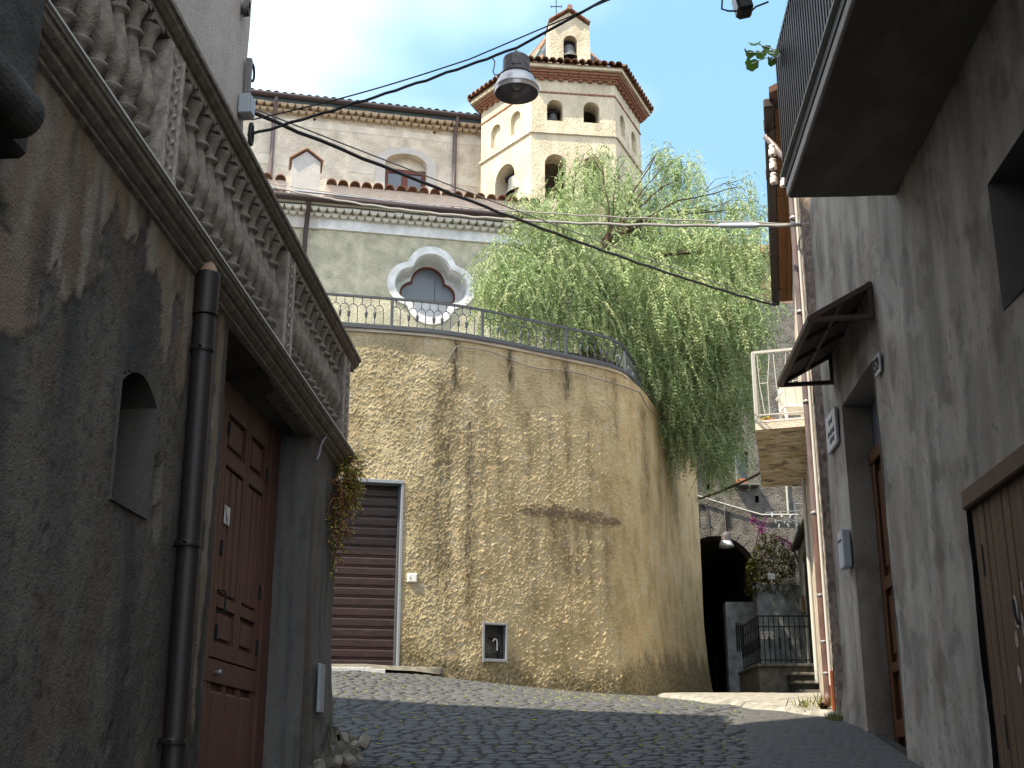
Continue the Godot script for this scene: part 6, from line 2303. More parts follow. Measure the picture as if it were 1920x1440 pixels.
	for y in [6.1, 4.95, 3.9, 2.66, 1.78, 1.30, 0.98]:
		var cl := MB.new()
		cl.lathe([Vector2(0.045, -0.012), Vector2(0.053, -0.012), Vector2(0.053, 0.012), Vector2(0.045, 0.012)], Transform3D(Basis.IDENTITY, FW(pd + lerpf(0.0, 0.06, clampf((y - 0.7) / 2.0, 0, 1)), y, 0.055)), 12)
		cl.tube([FW(pd - 0.04, y, 0.06), FW(pd - 0.14, y + 0.003, 0.03)], 0.007, 6)
		put(cl, "clip", M.steel, dp)
	# pale conduit beside it
	var cn := MB.new()
	cn.tube([FW(pd - 0.17, 7.2, 0.03), FW(pd - 0.17, 0.85, 0.03)], 0.018, 8)
	tag(put(cn, "conduit", M.white_cable), "thin cream conduit running down the wall beside the brown downpipe", "conduit")
	var cn2 := MB.new()
	cn2.tube([FW(17.9, 4.1, 0.05), FW(17.9, 1.2, 0.05)], 0.03, 8)
	tag(put(cn2, "corner_pipe", M.white_cable), "cream pipe on the far edge of the sunlit house below its balcony", "pipe")

	# ---- balcony with a flaking underside
	var bal := thing("flaking_balcony", "small balcony with a flaking ochre slab and thin white bent railing bars", "balcony", FW(17.0, 4.15, 0.3))
	var N0 := P(3.09, 0, 15.43)
	var N1 := P(3.80, 0, 15.2)
	var F0 := P(3.79, 0, 18.70)
	var F1 := P(4.50, 0, 18.60)
	var und := sheet(steps(0.0, 1.0, 0.05), steps(0.0, 1.0, 0.0125), func(u, w): return (N0.lerp(N1, u)).lerp(F0.lerp(F1, u), w) + Vector3(0, 4.15 + 0.012 * fbm(u * 2.0, w * 14.0), 0), func(u, w):
		var c := Color(0.47, 0.40, 0.29)
		c = c.lerp(Color(0.58, 0.52, 0.41), smoothstep(0.02, 0.1, fbm(u * 1.2, w * 7.0 + 3.0)))
		c = c.lerp(Color(0.28, 0.18, 0.10), 0.75 * smoothstep(0.12, 0.30, fbm(u * 1.6 + 9.0, w * 16.0)))
		return c.lerp(Color(0.14, 0.12, 0.10), 0.8 * smoothstep(0.26, 0.40, fbm(u * 2.0 + 30.0, w * 12.0))), Vector3.DOWN)
	put(und, "underside", M.peeling, bal)
	var sl := MB.new()
	sl.hexa([N0 + Vector3(0, 4.16, 0), N1 + Vector3(0, 4.16, 0), F1 + Vector3(0, 4.16, 0), F0 + Vector3(0, 4.16, 0), N0 + Vector3(0, 4.245, 0), N1 + Vector3(0, 4.245, 0), F1 + Vector3(0, 4.245, 0), F0 + Vector3(0, 4.245, 0)])
	put(sl, "slab", M.church_band, bal)
	var run := func(a: Vector3, b: Vector3, n: int) -> void:
		for e in [[5.20, 0.035], [4.275, 0.028], [4.36, 0.016]]:
			var mb := MB.new()
			var t := (b - a).normalized()
			mb.box((a + b) / 2 + Vector3(0, e[0], 0), Vector3(e[1], e[1], (b - a).length()), Basis(t.cross(Vector3.UP), Vector3.UP, t), 0.003)
			put(mb, "rail", M.white_iron, bal)
		for k in n:
			var p := a.lerp(b, (k + 0.6) / n)
			var q := a.lerp(b, (k + 0.6 + (0.42 if k % 2 else -0.12)) / n)
			var r := a.lerp(b, (k + 0.6 + (0.42 if k % 2 == 0 else 0.0)) / n)
			var mb := MB.new()
			mb.tube([q + Vector3(0, 5.19, 0), p + Vector3(0, 4.78, 0), r + Vector3(0, 4.37, 0)], 0.0065, 6)
			put(mb, "bar", M.white_iron, bal)
			if k % 2 == 1:
				var cr := MB.new()
				cr.tube([p + Vector3(0, 4.78, 0), a.lerp(b, (k - 1 + 0.6) / n) + Vector3(0, 4.78, 0)], 0.0065, 6)
				put(cr, "cross_bar", M.white_iron, bal)
	var i0 := N0.lerp(N1, 0.04) + Vector3(0.0, 0, -0.04)
	var i1 := N1 + Vector3(0.02, 0, -0.04)
	var j0 := F0.lerp(F1, 0.04) + Vector3(0, 0, 0.04)
	run.call(i0, i1, 7)
	run.call(i0, j0, 24)
	for p in [i0, j0]:
		var ps := MB.new()
		ps.box(p + Vector3(0, 4.72, 0), Vector3(0.045, 0.98, 0.045), Basis.IDENTITY, 0.004)
		put(ps, "post", M.white_iron, bal)

	# flower pot
	var pp := P(3.30, 4.245, 15.62)
	var pot := thing("flower_pot", "orange bowl of yellow flowers on the flaking balcony", "pot", pp)
	var pm := MB.new()
	pm.lathe([Vector2(0.0, 0.01), Vector2(0.055, 0.0), Vector2(0.085, 0.075), Vector2(0.098, 0.08), Vector2(0.098, 0.10), Vector2(0.085, 0.10), Vector2(0.07, 0.06), Vector2(0.0, 0.06)], Transform3D(Basis.IDENTITY, pp), 18)
	put(pm, "bowl", M.terracotta, pot)
	var leafm := MB.new()
	for k in 46:
		var g := rng.randf() * TAU
		var r := rng.randf_range(0.01, 0.10)
		var c := pp + Vector3(cos(g) * r - 0.02, rng.randf_range(0.09, 0.17) - r * 0.3, sin(g) * r)
		leafm.col = Color(0.55, 0.50, 0.05) if k % 3 else Color(0.12, 0.20, 0.04)
		var u := Vector3(rng.randf_range(-1, 1), rng.randf_range(-0.4, 1), rng.randf_range(-1, 1)).normalized()
		var s := u.cross(Vector3(0.3, 0.5, 0.8)).normalized()
		leafm.quad(c, c + u * 0.018 + s * 0.010, c + u * 0.034, c + u * 0.018 - s * 0.010, u.cross(s).normalized())
	stuff(put(leafm, "flowers", M.petal, pot))
	# plastic chair, only its upper half above the slab in view
	var cc := P(3.80, 4.245, 16.2)
	var chair := thing("plastic_chair", "white plastic chair standing on the flaking balcony", "chair", cc)
	var seat := MB.new()
	seat.box(cc + Vector3(0, 0.40, 0), Vector3(0.40, 0.03, 0.40), Basis.IDENTITY, 0.012)
	put(seat, "seat", M.white_plastic, chair)
	for s in [[-0.17, -0.17], [0.17, -0.17], [-0.17, 0.17], [0.17, 0.17]]:
		var lg := MB.new()
		lg.box(cc + Vector3(s[0], 0.19, s[1]), Vector3(0.04, 0.40, 0.04), Basis.IDENTITY, 0.008)
		put(lg, "leg", M.white_plastic, chair)
	var bk := MB.new()
	bk.prism(PackedVector2Array([Vector2(-0.2, 0.42), Vector2(0.2, 0.42), Vector2(0.2, 0.70), Vector2(0.15, 0.78), Vector2(0.0, 0.81), Vector2(-0.15, 0.78), Vector2(-0.2, 0.70)]), -0.015, 0.015, Transform3D(Basis(Vector3.UP, 0.3), cc + Vector3(0, 0, -0.18)))
	put(bk, "backrest", M.white_plastic, chair)
	for s in [-0.2, 0.2]:
		var am := MB.new()
		am.box(cc + Vector3(s, 0.60, 0), Vector3(0.045, 0.03, 0.38), Basis.IDENTITY, 0.01)
		put(am, "armrest", M.white_plastic, chair)

	# ---- porcelain insulators under the eaves
	var spots := [FW(13.15, 6.93, 0.25), FW(13.3, 6.83, 0.25), FW(13.45, 6.72, 0.25), FW(13.35, 6.62, 0.14)]
	for k in 4:
		var ins := thing("insulator", "white porcelain insulator on an iron pin under the brown gutter", "insulator", spots[k], "porcelain insulators below the gutter")
		var im := MB.new()
		im.lathe([Vector2(0.0, 0.075), Vector2(0.03, 0.07), Vector2(0.04, 0.05), Vector2(0.032, 0.04), Vector2(0.032, 0.02), Vector2(0.044, 0.01), Vector2(0.046, -0.06), Vector2(0.036, -0.065), Vector2(0.0, -0.05)], Transform3D(Basis.IDENTITY, spots[k]), 14)
		put(im, "bell", M.porcelain, ins)
		var pin := MB.new()
		pin.tube([spots[k] + Vector3(0, -0.03, 0), spots[k] + Vector3(0, -0.09, 0), spots[k] - FN * 0.1 + Vector3(0, -0.11, 0), spots[k] - FN * (0.24 if k < 3 else 0.13) + Vector3(0, -0.11, 0)], 0.008, 6)
		put(pin, "pin", M.iron_dark, ins)


# ---------------------------------------------------------------- the alley at the back: archway house, steps, little house, bougainvillea

func build_back_street() -> void:
	var B := Basis.IDENTITY
	# ---- house with the archway
	var ah := thing("archway_house", "old grey rubble-walled house with a dark round archway through it", "house", P(4.5, 1.45, 27.0))
	var wall := csg_box(P(5.4, 5.0, 27.25), Vector3(5.4, 8.6, 0.5))
	var acx := 4.40
	csg_commit(wall, [csg_poly(arch_poly(1.80, 2.62, 0.94, 22), Transform3D(B, P(acx, 1.35, 27.0)), 2.0), csg_box(P(5.06, 6.42, 27.0), Vector3(0.30, 0.75, 0.3)), csg_box(P(4.30, 6.0, 27.0), Vector3(0.08, 0.13, 0.5)), csg_box(P(5.35, 5.72, 27.0), Vector3(0.09, 0.15, 0.5)), csg_box(P(4.66, 5.95, 27.0), Vector3(0.08, 0.11, 0.5))], "wall", M.rough_grey, ah)
	# the dark passage
	var pas := MB.new()
	for s in [-1.0, 1.0]:
		pas.quad(P(acx + s * 0.98, 0.8, 27.4), P(acx + s * 0.98, 0.8, 45), P(acx + s * 0.98, 5.2, 45), P(acx + s * 0.98, 5.2, 27.4), Vector3(-s, 0, 0))
	pas.quad(P(acx - 1, 0.8, 45), P(acx + 1, 0.8, 45), P(acx + 1, 5.2, 45), P(acx - 1, 5.2, 45), Vector3.BACK)
	pas.quad(P(acx - 1, 5.0, 27.4), P(acx + 1, 5.0, 27.4), P(acx + 1, 5.0, 45), P(acx - 1, 5.0, 45), Vector3.DOWN)
	put(pas, "passage", M.worn_concrete, ah)
	# voussoir rim standing a little proud
	var nv := 15
	for k in nv:
		var g0 := PI * k / nv
		var g1 := PI * (k + 1) / nv
		var v := MB.new()
		var a := []
		for e in [[g0 + 0.008, 0.0], [g1 - 0.008, 0.0], [g1 - 0.008, 0.20], [g0 + 0.008, 0.20]]:
			a.append(Vector2(acx + cos(e[0]) * (0.90 + e[1]), 3.97 + sin(e[0]) * (0.94 + e[1])))
		v.prism(PackedVector2Array(a), 0.0, 0.03, Transform3D(B, P(0, 0, 27.005)))
		put(v, "arch_stone", M.rough_grey, ah)
	# pale pier inside the arch with its barred slit
	var pier := thing("limewashed_pier", "pale limewashed pier inside the archway with a barred slit", "pier", P(4.95, 1.4, 26.9))
	var pw := csg_box(P(4.93, 2.25, 27.05), Vector3(0.80, 2.45, 0.3))
	csg_commit(pw, [csg_box(P(4.80, 2.74, 26.9), Vector3(0.17, 0.48, 0.14))], "wall", M.pale_blue_wall, pier)
	for k in 4:
		var br := MB.new()
		br.tube([P(4.735 + k * 0.043, 2.44, 26.89), P(4.735 + k * 0.043, 3.04, 26.89)], 0.011, 6)
		put(br, "bar", M.iron_dark, pier)
	# window with a shutter and its sill
	var wn := Node3D.new()
	wn.name = "window"
	wn.position = P(5.06, 6.1, 27.0) - ah.position
	ah.add_child(wn)
	var ws := MB.new()
	ws.box(P(4.97, 6.45, 27.02), Vector3(0.12, 0.66, 0.03), Basis(Vector3.UP, 0.5), 0.004)
	put(ws, "shutter", M.pale_blue_wall, wn)
	var wp2 := MB.new()
	wp2.box(P(5.06, 6.42, 27.13), Vector3(0.30, 0.72, 0.01), B)
	put(wp2, "pane", M.window_glass, wn)
	var sl := MB.new()
	sl.box(P(5.12, 6.01, 26.9), Vector3(0.54, 0.05, 0.24), Basis(Vector3.BACK, -0.02), 0.006)
	put(sl, "sill", M.worn_concrete, wn)
	var wpot := thing("window_box", "terracotta trough on the window sill above the archway", "pot", P(5.02, 6.035, 26.86))
	var wb := MB.new()
	wb.box(P(5.02, 6.085, 26.88), Vector3(0.24, 0.10, 0.13), B, 0.012)
	put(wb, "trough", M.terracotta, wpot)
	# old iron bits and cables on the wall
	var ir := MB.new()
	ir.tube([P(4.02, 5.1, 26.97), P(4.02, 5.55, 26.97), P(4.06, 5.60, 26.97), P(4.18, 5.60, 26.97), P(4.24, 5.50, 26.97), P(4.25, 5.22, 26.97), P(4.28, 5.12, 26.97), P(4.34, 5.10, 26.97)], 0.014, 6)
	tag(put(ir, "bent_pipe", M.iron_grey), "hooked grey pipe bracket fixed above the archway", "pipe")
	var orn := thing("iron_ornament", "small black wrought-iron ornament on the wall above the archway lamp", "ornament", P(4.66, 5.05, 26.97))
	for k in 5:
		for s in [-1.0, 1.0]:
			var cu := MB.new()
			var pts := []
			for q in 8:
				var g := q * 0.75
				pts.append(P(4.665 + s * (0.045 + 0.03 * cos(g)), 5.06 + k * 0.085 + 0.03 * sin(g), 26.975))
			cu.tube(pts, 0.009, 5)
			put(cu, "scroll", M.iron_dark, orn)
	var os := MB.new()
	os.tube([P(4.665, 5.0, 26.975), P(4.665, 5.5, 26.975)], 0.009, 5)
	put(os, "stem", M.iron_dark, orn)
	var wc := MB.new()
	wc.tube([P(3.6, 5.95, 26.9), P(4.1, 5.76, 26.93), P(4.6, 5.60, 26.93), P(5.1, 5.45, 26.93), P(5.42, 5.36, 26.93), P(6.2, 5.36, 26.93)], 0.02, 7)
	tag(put(wc, "pale_cable", M.white_cable), "pale cable stretched across the wall over the archway", "cable")
	var bc := MB.new()
	bc.tube(sag(P(3.85, 5.6, 26.6), FW(18.6, 4.4, 0.62), 0.05), 0.022, 7)
	tag(put(bc, "alley_cable", M.black_rubber), "black cable running from the flaking balcony down to the ochre wall", "cable")
	var vp := MB.new()
	vp.tube([P(6.0, 6.3, 26.95), P(6.0, 5.40, 26.95)], 0.022, 7)
	tag(put(vp, "wall_pipe", M.white_cable), "short pale upright pipe on the rubble wall behind the flaking balcony", "pipe")
	# clothes rack with pegs on the wall
	var rk := thing("drying_rack", "small drying rack hung with pale pegs above the bougainvillea", "rack", P(5.85, 5.2, 26.7))
	var rr := MB.new()
	rr.tube([P(5.45, 5.36, 26.7), P(6.2, 5.40, 26.7)], 0.010, 6)
	rr.tube([P(5.6, 5.14, 26.6), P(5.95, 5.20, 26.6), P(6.15, 5.10, 26.6)], 0.010, 6)
	rr.tube([P(5.75, 5.4, 26.7), P(5.95, 5.1, 26.6)], 0.008, 6)
	put(rr, "rod", M.steel, rk)
	for k in 9:
		var pg := MB.new()
		pg.box(P(5.58 + k * 0.065, 5.10 + 0.05 * sin(k * 2.0) + (0.2 if k % 3 == 0 else 0.0), 26.62), Vector3(0.028, 0.085, 0.02), Basis(Vector3.BACK, sin(k * 3.0) * 0.7), 0.004)
		put(pg, "peg", M.white_plastic, rk)

	# ---- white wall beside the arch
	var ww := thing("white_wall", "low whitewashed wall under the bougainvillea beside the archway", "wall", P(5.7, 1.4, 26.4))
	var wm := MB.new()
	wm.box(P(5.72, 2.55, 26.55), Vector3(1.26, 2.45, 0.4), B, 0.02)
	put(wm, "wall", M.pale_blue_wall, ww)
	var mtr := MB.new()
	mtr.box(P(6.05, 3.35, 26.33), Vector3(0.14, 0.28, 0.05), B, 0.006)
	put(mtr, "hatch", M.white_paint, ww)
	var sg := thing("small_sign", "small white sign with faded red print on the whitewashed wall", "sign", P(5.28, 2.68, 26.34))
	var sm := MB.new()
	sm.box(P(5.28, 2.72, 26.34), Vector3(0.30, 0.16, 0.012), B, 0.002)
	put(sm, "board", M.white_plastic, sg)
	for k in 6:
		var lt := MB.new()
		lt.box(P(5.165 + k * 0.044, 2.755 - 0.055 * (k % 2), 26.332), Vector3(0.03, 0.03, 0.004), B)
		put(lt, "faded_print", M.terracotta, sg)
	var vb := thing("vent_box", "small white box among the bougainvillea leaves", "box", P(5.42, 3.86, 26.3))
	var vm := MB.new()
	vm.box(P(5.42, 3.93, 26.34), Vector3(0.15, 0.14, 0.1), B, 0.008)
	put(vm, "box", M.white_plastic, vb)

	# ---- little house on the right with its door
	var lh := thing("small_house", "small pale house with a tiled verge beside the steps", "house", P(5.6, 1.3, 24.0))
	var h0 := P(4.80, 0, 19.9)
	var h1 := P(5.98, 0, 26.2)
	var r0 := P(8.5, 0, 19.4)
	var r1 := P(9.0, 0, 26.2)
	var hm := MB.new()
	hm.hexa([h0 + Vector3(0, 0.5, 0), h1 + Vector3(0, 0.5, 0), r1 + Vector3(0, 0.5, 0), r0 + Vector3(0, 0.5, 0), h0 + Vector3(0, 3.9, 0), h1 + Vector3(0, 4.42, 0), r1 + Vector3(0, 5.4, 0), r0 + Vector3(0, 5.0, 0)])
	put(hm, "walls", M.pale_blue_wall, lh)
	var vg := MB.new()
	vg.hexa([h0 + Vector3(-0.14, 3.90, 0), h1 + Vector3(-0.14, 4.42, 0), r1 + Vector3(0, 5.42, 0), r0 + Vector3(0, 5.02, 0), h0 + Vector3(-0.14, 3.98, 0), h1 + Vector3(-0.14, 4.50, 0), r1 + Vector3(0, 5.5, 0), r0 + Vector3(0, 5.1, 0)])
	put(vg, "verge", M.rough_grey, lh)
	var t := (h1 - h0).normalized()
	var nn := Vector3.UP.cross(t)
	if nn.x > 0:
		nn = -nn
	var db := Basis(t, Vector3.UP, nn)
	var dr := MB.new()
	dr.box(h0.lerp(h1, 0.42) + Vector3(0, 2.72, 0), Vector3(0.95, 2.0, 0.06), db, 0.01)
	put(dr, "door", M.iron_dark, lh)
	var fr := MB.new()
	fr.box(h0.lerp(h1, 0.42) + Vector3(0, 3.77, 0), Vector3(1.2, 0.1, 0.1), db, 0.01)
	put(fr, "door_hood", M.rough_grey, lh)
	var tb := MB.new()
	tb.box(h0.lerp(h1, 0.72) + Vector3(0, 3.1, 0) + nn * 0.03, Vector3(0.22, 0.34, 0.05), db, 0.006)
	put(tb, "notice_board", M.brown_planks, lh)
	var tr := thing("roof_terrace_rail", "pale wire-mesh railing on the roof of the small house", "railing", P(6.0, 4.5, 26.0))
	for k in 8:
		var b := MB.new()
		var p := h1.lerp(r1, k / 14.0) + Vector3(0, 4.45, 0.0)
		b.tube([p, p + Vector3(0, 1.0, 0)], 0.014, 5)
		put(b, "bar", M.white_cable, tr)
	for y in [4.6, 5.45]:
		var b := MB.new()
		b.tube([h1 + Vector3(0, y, 0), h1.lerp(r1, 0.5) + Vector3(0, y, 0)], 0.014, 5)
		put(b, "rail", M.white_cable, tr)

	# ---- landing, steps and their iron railing
	var stp := thing("outside_steps", "dark stone steps and landing in front of the small house", "steps", P(4.8, 1.2, 22.0))
	var ld := MB.new()
	ld.box(P(4.98, 1.40, 22.75), Vector3(1.60, 0.66, 1.9), B, 0.01)
	put(ld, "landing", M.worn_concrete, stp)
	var lds := MB.new()
	lds.box(P(4.98, 1.75, 22.72), Vector3(1.66, 0.05, 2.0), B, 0.008)
	put(lds, "landing_slab", M.worn_concrete, stp)
	for k in 3:
		var sm2 := MB.new()
		sm2.box(P(5.12, 1.585 - k * 0.16, 21.62 - k * 0.30), Vector3(0.98, 0.045, 0.34), B, 0.008)
		put(sm2, "tread", M.worn_concrete, stp)
		var rs := MB.new()
		rs.box(P(5.12, 1.485 - k * 0.16, 21.67 - k * 0.30), Vector3(0.94, 0.16, 0.28), B, 0.004)
		put(rs, "riser", M.dark_plaster, stp)
	var rg := thing("step_railing", "black iron railing round the landing of the outside steps", "railing", P(4.7, 1.78, 22.2))
	var c0 := P(4.24, 1.78, 23.5)
	var c1 := P(4.22, 1.78, 21.82)
	var c2 := P(5.45, 1.78, 21.82)
	for seg in [[c0, c1, 10], [c1, c2, 14]]:
		var a: Vector3 = seg[0]
		var b: Vector3 = seg[1]
		for y in [0.06, 0.62, 0.80]:
			var rl := MB.new()
			rl.tube([a + Vector3(0, y, 0), b + Vector3(0, y, 0)], 0.016 if y > 0.7 else 0.011, 5)
			put(rl, "rail", M.iron_dark, rg)
		for k in seg[2] + 1:
			var p := a.lerp(b, float(k) / seg[2])
			var bar := MB.new()
			bar.tube([p + Vector3(0, 0.0, 0), p + Vector3(0, 0.8, 0)], 0.010, 5)
			if k % 2 == 0:
				bar.lathe([Vector2(0.008, 0.22), Vector2(0.024, 0.27), Vector2(0.018, 0.36), Vector2(0.026, 0.42), Vector2(0.008, 0.46)], Transform3D(B, p), 6)
			put(bar, "bar", M.iron_dark, rg)

	# ---- houses behind, above the trees
	var pk := thing("pink_house", "salmon-pink rendered house behind the tree", "house", P(8.0, 2.0, 33.0))
	var pm := MB.new()
	pm.box(P(9.3, 8.0, 36.0), Vector3(7.4, 12.6, 5.0), Basis(Vector3.UP, -0.1))
	put(pm, "walls", M.pink_render, pk)
	var pr := MB.new()
	pr.box(P(9.3, 14.4, 36.0), Vector3(8.0, 0.24, 5.6), Basis(Vector3.UP, -0.1), 0.02)
	put(pr, "eaves", M.clay_tile_1, pk)
	var ub := MB.new()
	ub.box(P(6.2, 7.95, 30.2), Vector3(5.0, 5.3, 4.8))
	put(ub, "rear_body", M.rough_grey, ah)

	# ---- bell lamp in the arch
	hanging_lamp(P(4.55, 4.62, 26.55), 0.155, "aluminium bell lamp hanging in the mouth of the archway", 0.75)


func hanging_lamp(at: Vector3, r: float, label: String, hook: float) -> Node:
	var lp := thing("hanging_lamp", label, "lamp", at, "aluminium street lamps")
	var s := r / 0.19
	var h := MB.new()
	var sh := []
	for q in [[0.0, 0.132], [0.10, 0.132], [0.125, 0.124], [0.15, 0.10], [0.163, 0.070], [0.182, 0.028], [0.187, 0.010], [0.194, 0.004], [0.194, -0.008], [0.187, -0.012], [0.187, -0.042], [0.182, -0.044], [0.180, -0.010], [0.172, 0.03], [0.150, 0.068], [0.12, 0.095], [0.08, 0.108], [0.0, 0.11]]:
		sh.append(Vector2(q[0], q[1]) * s)
	h.lathe(sh, Transform3D(Basis.IDENTITY, at), 32)
	put(h, "shade", M.lamp_alu, lp)
	var b := MB.new()
	var bp := []
	for q in [[0.0, 0.31], [0.095, 0.308], [0.110, 0.295], [0.116, 0.275], [0.118, 0.15], [0.126, 0.147], [0.126, 0.128], [0.0, 0.126]]:
		bp.append(Vector2(q[0], q[1]) * s)
	b.lathe(bp, Transform3D(Basis.IDENTITY, at), 24)
	put(b, "housing", M.lamp_housing, lp)
	var lid := MB.new()
	lid.box(at + Vector3(0.0, 0.22, 0.113) * s, Vector3(0.08, 0.085, 0.014) * s, Basis.IDENTITY, 0.003)
	put(lid, "ballast_cover", M.lamp_housing, lp)
	var bu := MB.new()
	var bb := []
	for k in 9:
		var g := PI * k / 8.0
		bb.append(Vector2(sin(g) * 0.042, 0.055 - cos(g) * 0.055) * s)
	bu.lathe(bb, Transform3D(Basis.IDENTITY, at + Vector3(0, -0.005, 0)), 14)
	put(bu, "bulb", M.bulb_glass, lp)
	var hk := MB.new()
	var ring := []
	for k in 9:
		var g := TAU * k / 8.0
		ring.append(at + Vector3(0.022 * cos(g), 0.345 + 0.03 * sin(g), 0) * s)
	hk.tube(ring, 0.006 * s, 6)
	hk.lathe([Vector2(0.0, 0.0), Vector2(0.03, 0.0), Vector2(0.025, 0.02), Vector2(0.0, 0.025)], Transform3D(Basis.IDENTITY, at + Vector3(0, 0.305 * s, 0)), 10)
	hk.tube([at + Vector3(0, 0.37 * s, 0), at + Vector3(0, 0.37 * s + hook, 0)], 0.006 * s, 6)
	put(hk, "hook", M.steel, lp)
	return lp


# ---------------------------------------------------------------- cables across the lane and the near lamp

func build_cables_and_lamp() -> void:
	# the lamp hangs from the stout cable
	var L := P(0.043 * 1.04 - 0.005, 5.86, 10.0)
	hanging_lamp(L, 0.20, "large aluminium bell lamp hanging from the black cable over the lane", 0.03)
	var a := LW(9.66, 5.24, -0.75)
	var hookp := L + Vector3(0, 0.42, 0)
	var b := RW(9.3, 7.78, 0.0)
	var c1 := MB.new()
	var pts := []
	for k in 26:
		pts.append(a.lerp(hookp, k / 26.0) + Vector3(0, -0.03 * sin(PI * k / 26.0) + 0.006 * sin(k * 2.1), 0.004 * cos(k * 1.3)))
	for k in 26:
		pts.append(hookp.lerp(b, k / 25.0) + Vector3(0, -0.02 * sin(PI * k / 25.0), 0))
	c1.tube(pts, 0.0135, 8)
	tag(put(c1, "span_cable", M.black_rubber), "stout black cable carrying the large lamp across the lane", "cable")
	var c2 := MB.new()
	var a2 := LW(9.68, 5.40, -0.73)
	var mid := a.lerp(hookp, 0.82) + Vector3(0, 0.03, 0.02)
	var p2 := []
	for k in 20:
		p2.append(a2.lerp(mid, k / 20.0) + Vector3(0, -0.035 * sin(PI * k / 20.0), 0))
	for k in 20:
		p2.append(mid.lerp(b + Vector3(0.1, -0.28, -0.1), k / 19.0))
	c2.tube(p2, 0.0065, 6)
	tag(put(c2, "thin_cable", M.black_rubber), "thin black wire following the lamp cable across the lane", "cable")
	var c3 := MB.new()
	var q := hookp + (a - hookp).normalized() * 0.27
	var p3 := [q, q + Vector3(0.03, -0.012, 0), q + Vector3(0.05, -0.05, 0), q + Vector3(0.045, -0.10, 0), q + Vector3(0.035, -0.15, 0), q + Vector3(0.05, -0.185, 0), q + Vector3(0.09, -0.18, 0), q + Vector3(0.14, -0.13, 0), L + Vector3(-0.09, 0.20, 0)]
	c3.tube(p3, 0.006, 6)
	tag(put(c3, "lamp_lead", M.grey_cable), "thin grey lead looping from the cable to the large lamp", "cable")
	# service cables to the houses farther up
	var c4 := MB.new()
	c4.tube(sag(LW(9.66, 5.47, -0.74), FW(19.2, 7.30, 0.28), 0.12, 40, 0.006), 0.018, 7)
	tag(put(c4, "crossing_cable", M.black_rubber), "black cable sloping from the tall house past the tree to the brown gutter", "cable")
	var c4b := MB.new()
	c4b.tube(sag(LW(9.66, 5.50, -0.72), FW(19.2, 7.33, 0.25), 0.05, 40), 0.007, 6)
	tag(put(c4b, "crossing_wire", M.grey_cable), "thin grey wire just above the sloping black cable", "cable")
	var hang := RW(12.78, 5.80, 0.08)
	var far_ := AV(-5.2, 11.66, 0.45)
	for e in [[0.0, 0.020, 0.28, "twisted grey cable from the church gutter to the hook on the right-hand house", "church_cable"], [0.06, 0.010, 0.16, "thin grey wire strung beside the twisted cable from the church", "church_wire"]]:
		var mb := MB.new()
		mb.tube(sag(far_ + Vector3(0, e[0], 0.1), hang + Vector3(0, e[0] * 0.2, 0), e[2], 44, 0.008), e[1], 6)
		tag(put(mb, e[4], M.grey_cable), e[3], "cable")
	# sleeve where that cable is spliced
	var sp := sag(far_ + Vector3(0, 0.0, 0.1), hang, 0.28, 44)
	var sv := MB.new()
	var s0: Vector3 = sp[40]
	var s1: Vector3 = sp[42]
	var u := (s1 - s0).normalized()
	var base := Basis(u.cross(Vector3.UP).normalized(), u, u.cross(Vector3.UP).normalized().cross(u))
	sv.lathe([Vector2(0.0, 0.0), Vector2(0.012, 0.0), Vector2(0.032, 0.07), Vector2(0.034, 0.10), Vector2(0.034, 0.62), Vector2(0.026, 0.68), Vector2(0.012, 0.72), Vector2(0.0, 0.72)], Transform3D(base, s0), 12)
	tag(put(sv, "cable_sleeve", M.galvanised), "silvery splice sleeve on the twisted cable beside the right-hand house", "sleeve")
	# hook and its slack loops
	var hk := MB.new()
	hk.tube([RW(12.74, 5.80, -0.02), RW(12.76, 5.80, 0.14), RW(12.78, 5.83, 0.16)], 0.012, 6)
	tag(put(hk, "wall_hook", M.steel), "steel wall hook holding the twisted cable", "hook")
	var lo := MB.new()
	var lp := []
	for k in 15:
		var g := k * 0.42
		lp.append(RW(12.84 + 0.16 * sin(g) + 0.01 * k, 5.72 - 0.10 * (1 - cos(g)) - 0.004 * k, 0.06 + 0.02 * sin(g * 2.0)))
	lo.tube(lp, 0.011, 6)
	tag(put(lo, "cable_loop", M.white_cable), "slack pale cable loop hanging under the wall hook", "cable")


# ---------------------------------------------------------------- pepper tree

func ray(px: float, py: float, d: float) -> Vector3:
	# the point at distance d that lies in the direction of a pixel of the photograph
	var u := (px - 960.0) / 2360.0
	var v := (720.0 - py) / 2360.0
	var th := deg_to_rad(17.187)
	var f := cos(th) - v * sin(th)
	return P(u / f * d, (v * cos(th) + sin(th)) / f * d, d)


